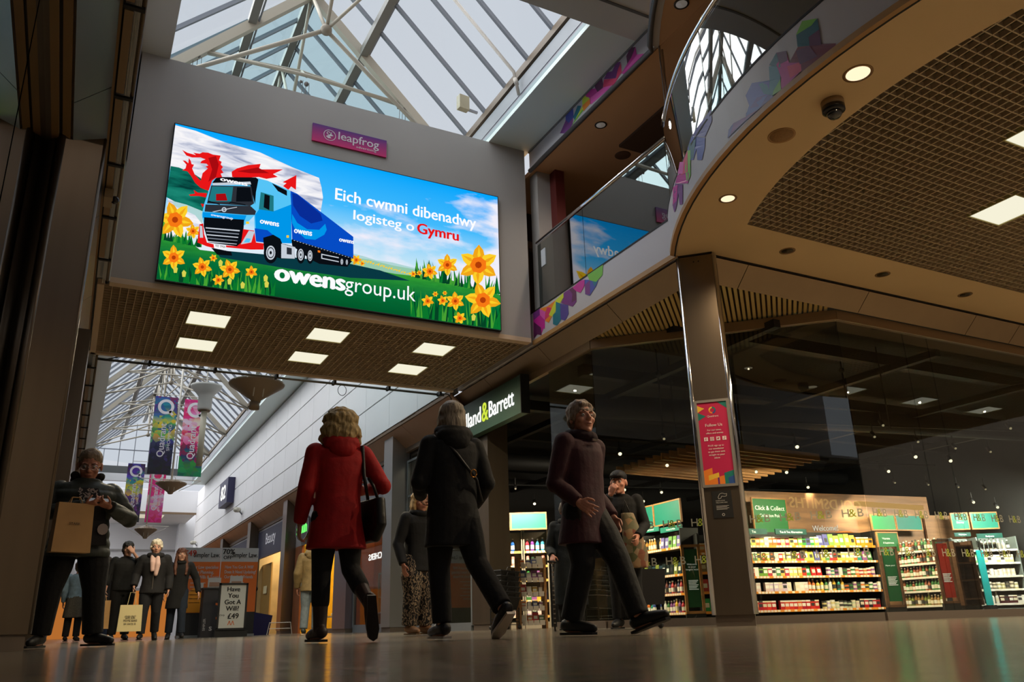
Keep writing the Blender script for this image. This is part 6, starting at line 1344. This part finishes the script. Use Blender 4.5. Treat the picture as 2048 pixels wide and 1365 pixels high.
        if c.get('sleeves', True):
            for s in 'RL':
                sh, el, wr, hd, hn, cu = ar[s]; S_ = V(*sh); E_ = V(*el); W_ = V(*wr); sl_ = c.get('sleeve', 1.0)
                fr_ = c.get('cuff', .97)
                balls_tube(b, [S_-Vector((0,0,.004*h)), S_.lerp(E_, .5), E_, E_.lerp(W_, .5)], [.042*h*of*sl_, .040*h*sl_*of, .037*h*sl_*of, .033*h*sl_*of], 14); 
                if fr_ > .5: b.tube([E_.lerp(W_, .45), E_.lerp(W_, fr_)], [.033*h*sl_*of, .027*h*sl_*of], 14)
        def dsp(v):
            a = noise.noise(v*7.0)*.006*c.get('wr', 1)
            if c.get('quilt'): a += .009*abs(math.sin(v.z*PI/.085))
            dx = Vector((v.x, v.y, 0)); 
            return (dx.normalized() if dx.length > 1e-4 else Vector((0,0,0)))*a
        fuse(b, c.get('name', 'coat'), [m], t, max(voxel, .009), 4, disp=dsp)
        if c.get('collar'):
            q = MB(); n_ = 16; P_ = [V(0, .004, .846)+Vector((.056*h*math.cos(a/n_*2*PI)*of, .052*h*math.sin(a/n_*2*PI), .008*h*math.sin(a/n_*2*PI)*-1)) for a in range(n_+1)]; balls_tube(q, P_, [.020*h*c['collar']]*(n_+1), 8); fuse(q, 'collar', [c.get('collar_mat', m)], t, .009, 2)
        if c.get('hood'):
            q = MB(); hd_ = c['hood']; q.ball(tuple(V(0, -.035, .845)), (.082*h*hd_, .050*h*hd_, .038*h*hd_), 14); q.ball(tuple(V(0, -.055, .82)), (.060*h*hd_, .035*h*hd_, .045*h*hd_), 14); 
            P_ = [V(0, 0, .865)+Vector((.062*h*math.cos(a), .050*h*math.sin(a), 0)) for a in [PI+ i/12*PI for i in range(13)]]; balls_tube(q, P_, [.024*h*hd_]*13, 8)
            fuse(q, 'hood', [c.get('collar_mat', m)], t, .009, 3, disp=lambda v: Vector((0, 0, noise.noise(v*14)*.008)))
    # hair
    if hair:
        st, colr = hair[0], hair[1]; q = MB(); hm = mat(f'hair{colr}', colr, .6, var=.35, scale=9, bump=.6, stretch=(6,6,1.2))
        if st == 'short': q.ball((0,-.020,.060), (.092,.106,.084), 16); q.ball((0,-.045,.0), (.084,.066,.085), 14); q.ball((.074,.0,.02), (.020,.045,.05), 10); q.ball((-.074,.0,.02), (.020,.045,.05), 10); q.ball((0,.064,.080), (.050,.022,.018), 12)
        elif st == 'crop': q.ball((0,-.018,.050), (.082,.096,.082), 16); q.ball((0,-.045,.005), (.073,.062,.06), 14)
        elif st == 'fringe': q.ball((0,-.014,.052), (.088,.102,.082), 16); q.ball((0,-.045,-.01), (.084,.068,.085), 14); q.ball((0,.07,.050), (.055,.028,.026), 12); q.ball((.07,.01,.0), (.022,.04,.06), 10); q.ball((-.07,.01,.0), (.022,.04,.06), 10)
        elif st == 'bob': q.ball((0,-.016,.058), (.116,.120,.088), 18); q.ball((0,-.045,-.02), (.132,.095,.10), 16); q.ball((.100,-.01,-.06), (.045,.05,.062), 12); q.ball((-.088,-.01,-.06), (.045,.05,.062), 12); q.ball((0,-.07,-.08), (.10,.05,.06), 12)
        elif st == 'straight': q.ball((0,-.018,.052), (.088,.100,.083), 18); q.ball((0,-.05,-.03), (.088,.070,.12), 16); q.ball((0,-.062,-.13), (.098,.045,.11), 14); q.ball((.075,-.01,-.04), (.024,.04,.10), 10); q.ball((-.075,-.01,-.04), (.024,.04,.10), 10)
        elif st == 'long': q.ball((0,-.014,.052), (.087,.102,.082), 16); q.ball((0,-.05,-.04), (.085,.065,.12), 14); q.ball((0,.066,.052), (.05,.026,.022), 10)
        if st == 'long':
            for sx in (-1, 1): balls_tube(q, [(sx*.070,.01,.02), (sx*.082,.01,-.10), (sx*.09,.03,-.22), (sx*.085,.05,-.33)], [.026,.030,.034,.022], 10)
        q.v = [tuple(TH(p)) for p in q.v]; am = hair[2] if len(hair) > 2 else .004
        fuse(q, 'hair', [hm], t, .008 if voxel < .008 else .010, 2, disp=lambda v: Vector((noise.noise(v*26), noise.noise(v*26+Vector((5,0,0))), noise.noise(v*26+Vector((0,7,0)))))*am*2.2)
    t['TH'] = 0; del t['TH']
    return t, TH, V
def held(name, label, cat, w): 
    """object given in world coordinates via the matrix of a person"""
    return thing(name, label, cat, w)
def wpt(t, p): return Matrix.Translation(t.location) @ t.rotation_euler.to_matrix().to_4x4() @ Vector(p)
def paper_bag(name, label, cat, top, w, h_, d, rz, m, text=None, handles=.10, textm=None, lines=()):
    t = thing(name, label, cat, (top.x, top.y, top.z-h_-handles), rz); q = MB()
    v = [(-w/2,-d/2,0),(w/2,-d/2,0),(w/2,d/2,0),(-w/2,d/2,0),(-w/2*.92,-d/2*.8,h_),(w/2*.92,-d/2*.8,h_),(w/2*.92,d/2*.8,h_),(-w/2*.92,d/2*.8,h_)]
    q.add(v, [(0,3,2,1),(0,1,5,4),(1,2,6,5),(2,3,7,6),(3,0,4,7)]); q.add([(-w/2-.001, 0, h_*.1), (-w/2+.01, -d/2*.9, h_*.5), (-w/2+.01, d/2*.9, h_*.5)], [(0,1,2)]); q.build('bag', m, t)
    if handles:
        hq = MB()
        for sy in (-1, 1): hq.tube([(-w*.18, sy*d*.38, h_-.02), (-w*.10, sy*.01, h_+handles*.9), (w*.10, sy*.01, h_+handles*.9), (w*.18, sy*d*.38, h_-.02)], .004, 6)
        hq.build('handle', m, t)
    if text:
        q = MB(); text_on(q, text, (0, -d/2-.004, h_*.55), X_, Z_, cap=w*.07, center=True, bold=.01)
        for i, s in enumerate(lines): text_on(q, s, (0, -d/2-.004, h_*(.48-.11*i)), X_, Z_, cap=w*.085, center=True, bold=.015)
        q.build('print', textm or black, t)
    return t
kraft = mat('kraft_paper', (200,156,100), .6, var=.10, scale=4, bump=.15)
# 1 man with the phone
man, TH, V = person('heavily built man in a dark padded coat and glasses looking down at his phone', (.05, 8.60), .12, -1, 1.74, girth=1.30, hs=1.25, voxel=.006,
    legs=dict(R=((.07,0,.515), (.10,.012,.285), (.115,-.01,.05), (.45,1,0)), L=((-.07,0,.515), (-.10,.012,.285), (-.125,-.01,.05), (-.7,1,0))),
    arms=dict(R=((.122,-.01,.790), (.222,.02,.645), (.015,.185,.685), (-.8,.5,.25), (0,-.5,1), 1.1), L=((-.122,-.01,.790), (-.222,.02,.645), (-.095,.185,.685), (.8,.5,.25), (0,-.5,1), 1.1)),
    head=(-.15, -.30), coat=dict(hem=.44, col=(40,47,42), pad=1.08, quilt=True, hood=1.0, collar_mat=mat('fur_collar', (34,32,30), .95, bump=.8), flare=1.0, rough=.6, sleeve=1.14), trousers=(9,9,11), hair=('crop', (126,104,80), .002), glasses=True, trouser_r=1.12)
ph = thing('mobile_phone', 'dark mobile phone held in both hands of the man with glasses', 'phone', wpt(man, (-.07, .345, 1.235)), man.rotation_euler.z); MB().box(-.085, .085, -.006, .006, -.035, .035).build('body', blackg, ph); MB().box(-.078, .078, -.008, -.006, -.03, .03).build('screen', mat('phone_screen', (40,50,56), .1), ph); ph.rotation_euler = (.9, 0, man.rotation_euler.z)
q = MB(); q.prism([(-.20, .195, .86), (.08, .205, .86), (.08, .195, 1.20), (.055, .15, 1.37), (-.075, .15, 1.37), (-.15, .190, 1.20)], (0, .035, 0)); q.build('t_shirt', mat('tshirt_black', (22,20,24), .8), man)
q = MB(); R = random.Random(2)
for i in range(34):
    x = (R.random()-.5)*.15; z = 1.26+R.random()*.10; a = R.random()*3; u = Vector((math.cos(a), 0, math.sin(a)))*.014; w_ = Vector((-u.z, 0, u.x))*.3; q.add([Vector((x, .236-max(0,z-1.2)*.27, z))+s for s in (-u-w_, u-w_, u+w_, -u+w_)], [(0,1,2,3)])
q.add([Vector((-.15+.045*math.cos(a/12*2*PI), .243, 1.0+.05*math.sin(a/12*2*PI))) for a in range(12)], [tuple(range(12))]); q.build('shirt_print', mat('print_pale', (170,160,160), .7), man)
bt = at(151, 1008, 1, 8.24)
paper_bag('paper_carrier_bag', 'large brown paper carrier bag hanging from the wrist of the man with glasses', 'bag', bt+Vector((0,0,.06)), .32, .42, .10, .35, kraft, 'STARK', .06, mat('bag_print', (90,70,50), .6))
# 2 red coat
redm = mat('red_wool', (170,6,14), .8, var=.12, scale=16, bump=.25)
red, TH, V = person('woman in a bright red knee-length coat with curly blonde hair, walking away', (1.69, 5.98), -.22, 1, 1.65, voxel=.006, sk=skin2,
    legs=dict(L=((-.05,0,.515), (-.052,.03,.285), (-.050,.02,.05), (-.15,1,0)), R=((.05,0,.515), (.075,.02,.30), (.115,-.165,.150), (.15,.35,-.95))),
    arms=dict(L=((-.108,0,.812), (-.145,-.025,.640), (-.150,.06,.500), (0,.2,-1), (1,0,0), .7), R=((.108,0,.812), (.190,-.05,.66), (.165,.11,.665), (-.2,1,.1), (-1,0,0), 1.0)),
    coat=dict(hem=.385, mat=redm, col=(178,10,20), flare=1.12, waist=.098, hood=1.05, sleeve=1.05), trousers=(12,11,12), shoes=(50,32,26), hs=1.2, hair=('bob', (176,150,100), .007), trouser_r=.9, boot=True, shoe_sole=(30,22,18), face=False)
blkf = mat('black_leather', (16,15,16), .45)
q = MB(); q.tube([(.155, -.06, 1.385), (.165, -.105, 1.15), (.20, -.10, .98)], [.016, .014, .012], 8); q.build('bag_strap', blkf, red, True)
sb_ = thing('shoulder_bag', 'black leather shoulder bag hanging at the right hip of the woman in red', 'bag', wpt(red, (.245, -.02, .72)), red.rotation_euler.z+.25); q = MB(); q.tube([(0, -.12, .27), (0, -.15, .08), (0, -.08, 0), (0, .08, 0), (0, .15, .08), (0, .12, .27)], .045, 10); q.box(-.045, .045, -.12, .12, .03, .27); fuse(q, 'body', [blkf], sb_, .01, 3); MB().tube([(0,-.11,.25), (-.04,-.1,.36), (-.06,-.06,.42)], .012, 6).build('handle', blkf, sb_, True)
# 3 black coat
blw, TH, V = person('woman in a long black hooded coat with straight ash-blonde hair, walking away', (2.35, 5.39), -.38, 1, 1.64, voxel=.006, sk=skin2,
    legs=dict(L=((-.05,0,.515), (-.045,.045,.285), (-.035,.03,.05), (-.05,1,0)), R=((.05,0,.515), (.085,-.06,.30), (.125,-.24,.105), (.0,.85,-.5))),
    arms=dict(L=((-.104,0,.81), (-.150,.0,.64), (-.10,.13,.60), (.5,.7,-.1), (0,-1,0), .9), R=((.104,0,.81), (.155,-.02,.645), (.14,.10,.56), (-.2,.8,-.5), (-1,0,0), .9)),
    coat=dict(hem=.37, col=(8,8,10), flare=1.05, waist=.108, hood=1.05, collar=1.0, sleeve=1.05, pad=.98), trousers=(7,7,9), shoes=(20,20,24), shoe_sole=(206,196,188), hair=('straight', (140,128,112), .003), trouser_r=1.0, face=False)
q = MB(); q.tube([(-.14, -.04, 1.40), (-.02, -.135, 1.24), (.13, -.135, 1.06), (.20, -.06, .92)], .012, 6); q.build('bag_strap', blkf, blw, True); q = MB(); q.tube([Vector((.10+.022*math.cos(a), -.155, 1.10+.028*math.sin(a))) for a in [i/10*2*PI for i in range(11)]], .005, 6); q.build('buckle', mat('gold', (170,120,60), .3, 1), blw, True)
# 4 maroon coat
mar, TH, V = person('woman in a dark maroon coat with short grey-brown hair, striding to the right', (3.15, 4.93), .78, -.62, 1.60, voxel=.006,
    legs=dict(R=((.05,0,.515), (.052,.02,.285), (.055,-.06,.05), (.05,1,-.0)), L=((-.05,0,.515), (-.050,.13,.30), (-.055,.215,.060), (0,1,.30))),
    arms=dict(R=((.11,0,.81), (.150,-.03,.625), (.125,.075,.535), (-.15,.8,-.55), (-1,.1,-.3), .5), L=((-.11,0,.81), (-.15,-.06,.62), (-.13,.06,.49), (0,.3,-1), (1,0,0), .6)),
    head=(-.40, .12), coat=dict(hem=.37, col=(52,12,24), flare=1.12, waist=.110, collar=1.3, pad=1.0, collar_mat=mat('dark_maroon_fur', (36,12,20), .95, bump=.8), sleeve=1.12), trousers=(8,8,9), shoes=(8,8,9), hair=('short', (128,106,88), .005), trouser_r=1.12, boot=False)
q = MB(); q.box(-.03, .03, .128, .14, 1.30, 1.315); q.build('brooch', chrome, mar)
# 5 person with the cap
cap, TH, V = person('person in a black cap raising a hand to the mouth, just behind the maroon coat', (5.37, 7.64), -.2, -1, 1.68, voxel=.008, arms=dict(R=((.108,0,.81), (.15,.05,.68), (.035,.135,.835), (-.5,.2,.8), (-.4,-1,0), .9), L=((-.108,0,.81), (-.15,.0,.64), (-.12,.12,.56), (0,.7,-.6), (1,0,0), 1.0)),
    coat=dict(hem=.42, col=(10,11,13), flare=1.0), trousers=(8,8,9), hair=('crop', (40,34,30)), girth=1.05)
q = MB(); q.ball((0,-.012,.062), (.086,.102,.072), 16); q.v = [tuple(TH(p)) for p in q.v]; o = fuse(q, 'cap', [mat('cap_black', (20,20,24), .7)], cap, .009, 2); q = MB(); q.prism([TH((x, y, .050)) for x, y in ((-.07,.07),(-.06,.14),(-.02,.165),(.02,.165),(.06,.14),(.07,.07))], (0,0,.008)); q.build('cap_peak', mat('cap_black', (20,20,24), .7), cap)
q = MB(); text_on(q, 'C', TH((.02,.094,.075)), -X_, Z_, cap=.028); q.build('cap_badge', mat('badge_grey', (150,150,150), .5), cap)
fb_ = at(1262, 1036, 1, 7.45); flo = mat('floral_print', (150,130,104), .8)
def floral():
    m = D.materials.new('floral_tapestry'); m.use_nodes = True; n = m.node_tree; b = n.nodes['Principled BSDF']; c = n.nodes.new('ShaderNodeTexCoord'); v = n.nodes.new('ShaderNodeTexVoronoi'); v.inputs['Scale'].default_value = 14; r = n.nodes.new('ShaderNodeValToRGB'); el = r.color_ramp.elements
    while len(el) < 5: el.new(.5)
    for e_, (p_, c_) in zip(el, [(0, (110,44,32)), (.2, (150,116,80)), (.45, (136,124,100)), (.7, (70,82,44)), (1, (124,106,84))]): e_.position = p_; e_.color = rgb(c_)
    s = n.nodes.new('ShaderNodeSeparateColor'); n.links.new(c.outputs['Object'], v.inputs['Vector']); n.links.new(v.outputs['Color'], s.inputs[0]); n.links.new(s.outputs[0], r.inputs['Fac']); n.links.new(r.outputs['Color'], b.inputs['Base Color']); b.inputs['Roughness'].default_value = .8; return m
t = thing('floral_bag', 'long floral patterned fabric bag carried by the person in the cap', 'bag', (fb_.x, fb_.y, .62), -.4); q = MB(); loft(q, [(0.05, 0, 0, .10, .05), (.03, 0, .15, .13, .07), (0, 0, .35, .11, .07), (-.04, 0, .58, .07, .05)], 16); fuse(q, 'bag', [floral()], t, .012, 2); MB().tube([(-.09, 0, .55), (-.06, 0, .72), (-.0, 0, .55)], .01, 6).build('handle', blkf, t, True)
t = thing('shopping_bag', 'black shopping bag low behind the striding legs of the maroon coat', 'bag', at(1298, 1240, 1, 7.7)*1.0, -.3); t.location.z = 0; MB().add([(-.16,-.1,.25),(.16,-.1,.25),(.16,.1,.25),(-.16,.1,.25),(-.19,-.12,.62),(.19,-.12,.62),(.19,.12,.62),(-.19,.12,.62)], [(0,3,2,1),(0,1,5,4),(1,2,6,5),(2,3,7,6),(3,0,4,7)]).build('bag', blkf, t); q = MB(); q.tube([(-.13, 0, 0), (-.13, 0, .26)], .012, 6); q.tube([(.13, 0, 0), (.13, 0, .26)], .012, 6); q.ball((-.13, 0, .035), .035, 8); q.ball((.13, 0, .035), .035, 8); q.tube([(0, .1, .25), (0, .12, .9)], .01, 6); q.build('trolley_frame', bkm, t)
# 6 cane
can, TH, V = person('older person in a long dark teal coat with a walking stick, behind the maroon coat', (5.22, 8.55), -.05, -1, 1.46, voxel=.009, arms=dict(R=((.108,0,.81), (.155,.0,.63), (.125,.12,.565), (0,.7,-.7), (-.3,0,-1), 1.2)), coat=dict(hem=.19, col=(10,20,24), flare=1.05, collar=1.3, sleeve=1.1), trousers=(20,20,22), shoes=(16,16,18), hair=('short', (120,112,104)), girth=1.1)
hw = wpt(can, V(.125, .175, .515)); t = thing('walking_stick', 'dark patterned walking stick held by the person in the teal coat', 'walking stick', (hw.x, hw.y, 0)); MB().tube([(0,0,.0), (0,0,hw.z-.02)], .011, 8).build('shaft', mat('stick_dark', (36,30,26), .4), t, True); MB().tube([(.05,0,hw.z), (-.06,0,hw.z+.005)], .014, 8).build('handle', black, t, True)
q = MB()
for i in range(14): q.lathe([(.0125, .08+.05*i), (.0125, .095+.05*i)], 8)
q.build('pattern_rings', mat('ring_pale', (120,112,100), .4), t)
# 7 patterned trousers
def zebra():
    m = D.materials.new('leaf_print_cloth'); m.use_nodes = True; n = m.node_tree; b = n.nodes['Principled BSDF']; c = n.nodes.new('ShaderNodeTexCoord'); w = n.nodes.new('ShaderNodeTexWave'); w.inputs['Scale'].default_value = 9; w.inputs['Distortion'].default_value = 14; w.inputs['Detail'].default_value = 2; w.inputs['Detail Scale'].default_value = 2.2; r = n.nodes.new('ShaderNodeValToRGB'); r.color_ramp.elements[0].position = .68; r.color_ramp.elements[1].position = .78; r.color_ramp.elements[0].color = rgb((16,16,20)); r.color_ramp.elements[1].color = rgb((150,132,110))
    n.links.new(c.outputs['Object'], w.inputs['Vector']); n.links.new(w.outputs['Color'], r.inputs['Fac']); n.links.new(r.outputs['Color'], b.inputs['Base Color']); b.inputs['Roughness'].default_value = .8; return m
person('person in black trousers with a pale leaf pattern, half hidden by the long black coat', (3.52, 9.06), .55, -.8, 1.58, voxel=.009, coat=dict(hem=.43, col=(9,11,15), flare=1.05, sleeve=1.1, collar=1.2), trouser_mat=zebra(), trouser_r=1.35, shoes=(150,112,80), shoe_sole=(120,96,72), hair=('straight', (206,170,116)), arms=dict(R=((.108,0,.81), (.16,-.02,.62), (.165,.06,.47), (0,.3,-1), (-1,0,0), .6)))
# 8 parka
pk_, TH, V = person('person in a khaki hooded parka and pale jeans, back turned, outside the yellow shop', (4.18, 16.36), .15, 1, 1.76, voxel=.010, coat=dict(hem=.45, col=(128,108,70), flare=1.0, hood=1.1, sleeve=1.2, pad=1.05, rough=.7), trousers=(112,124,132), shoes=(44,52,50), shoe_sole=(190,180,160), hair=('crop', (34,28,24)), face=False, girth=1.05)
# 9 bald man
person('bald man in a dark jacket, hand on hip, standing behind the black framed sign', (3.99, 22.76), 0, -1, 1.72, voxel=.011, arms=dict(L=((-.108,0,.81), (-.205,-.04,.66), (-.125,.03,.575), (.8,.3,-.3), (0,-1,0), .9), R=((.108,0,.81), (.16,.05,.64), (.10,.15,.60), (-.5,.7,0), (0,0,-1), .8)), coat=dict(hem=.48, col=(14,18,26), collar=1.1, sleeve=1.15, name='jacket'), trousers=(18,18,22), girth=1.12)
# 10 dark hair, hand to face
boy, TH, V = person('dark haired person in a black short-sleeved top, covering the face with one hand', (.89, 16.42), .1, -1, 1.66, voxel=.010, sk=skin2, arms=dict(L=((-.108,0,.81), (-.165,.06,.735), (-.045,.115,.885), (.6,-.1,.7), (0,-1,-.2), .5), R=((.108,0,.81), (.16,.0,.65), (.175,.05,.50), (0,.2,-1), (-1,0,0), 1.3)), coat=dict(hem=.50, col=(9,9,10), cuff=.0, name='t_shirt', sleeve=1.05, waist=.104), trousers=(10,10,12), hair=('fringe', (30,26,26)), girth=1.15, shoes=(20,20,22))
hw = wpt(boy, V(.178, .07, .45)); paper_bag('brown_paper_bag', 'small brown paper bag hanging from the low hand of the dark haired person', 'bag', hw+Vector((0,0,.02)), .25, .46, .12, -.1, kraft, None, .10)
# 11 white hair
wh, TH, V = person('white haired woman with a pale pink scarf and dark jacket, walking towards the camera', (1.31, 15.86), 0, -1, 1.64, voxel=.010, sk=skin2, legs=dict(R=((.052,0,.515), (.06,.03,.285), (.065,.03,.05), (.1,1,0)), L=((-.052,0,.515), (-.06,-.02,.285), (-.065,-.10,.07), (-.1,1,-.25))), arms=dict(R=((.108,0,.81), (.165,-.01,.65), (.175,.06,.53), (0,.2,-1), (-1,0,0), 1.2)), coat=dict(hem=.46, col=(18,17,20), quilt=False, collar=1.6, sleeve=1.2, pad=1.06, name='jacket'), trousers=(14,17,24), hair=('short', (226,214,192), .006), girth=1.06)
q = MB(); P_ = [V(0, .010, .842)+Vector((.052*1.64*math.cos(a), .050*1.64*math.sin(a), 0)) for a in [i/14*2*PI for i in range(15)]]; balls_tube(q, P_, [.034]*15, 8); balls_tube(q, [V(-.02,.06,.838), V(-.03,.095,.75), V(-.02,.10,.65)], [.035,.045,.035], 10); balls_tube(q, [V(.03,.06,.838), V(.025,.09,.77), V(.02,.095,.69)], [.035,.04,.03], 10); fuse(q, 'scarf', [mat('scarf_pink', (214,180,170), .8)], wh, .010, 3)
MB().box(-.004, .004, .14, .146, .80, 1.12).build('zip', mat('zip_grey', (130,124,116), .4, .6), wh)
hw = wpt(wh, V(.178, .08, .47)); tote = paper_bag('tote_bag', 'cream cloth tote bag with black hand lettering, carried low by the white haired woman', 'bag', hw+Vector((.0,-.05,.02)), .37, .42, .06, .05, mat('cream_cotton', (214,200,150), .8), 'shops don\'t', .22, mat('tote_print', (40,34,34), .7), ['you just', 'TOTE BAG', 'to carry it'])
# 12 long hair
person('young woman with long brown hair, black coat and blue jeans, facing the camera', (1.84, 16.86), 0, -1, 1.60, voxel=.010, sk=skin2, head=(.15, .12), legs=dict(L=((-.052,0,.515), (-.06,.05,.285), (-.075,.05,.05), (-.1,1,0)), R=((.052,0,.515), (.055,-.02,.285), (.06,-.08,.06), (.1,1,-.2))), arms=dict(L=((-.108,0,.81), (-.19,-.01,.65), (-.22,.06,.50), (-.2,.3,-1), (1,0,0), .5)), coat=dict(hem=.33, col=(10,10,12), flare=1.05, sleeve=1.1, collar=1.1), trousers=(20,32,48), hair=('long', (96,56,38), .004), girth=.98)
# 13, 14 behind
person('person in a pale blue top and grey skirt, seen between the phone man\'s legs', (.20, 19.2), .2, 1, 1.52, voxel=.012, coat=dict(hem=.52, col=(150,176,196), name='top', sleeve=1.05), trousers=(24,24,26), hair=('short', (120,100,84)), face=False)
sk_ = D.objects; q = MB(); loft(q, [(0,0,.45,.20,.16), (0,0,.65,.18,.15), (0,0,.86,.16,.12)], 16); o = fuse(q, 'skirt', [mat('grey_tweed', (104,98,88), .9, var=.3, scale=60)], [o for o in D.objects if str(o.get('label', '')).startswith('person in a pale blue')][0], .014, 1)
person('person in dark clothes almost hidden just right of the phone man', (.66, 18.6), -.2, -1, 1.56, voxel=.012, sk=skin2, coat=dict(hem=.40, col=(24,22,26), collar=1.1), trousers=(26,40,70), hair=('short', (70,52,40)))
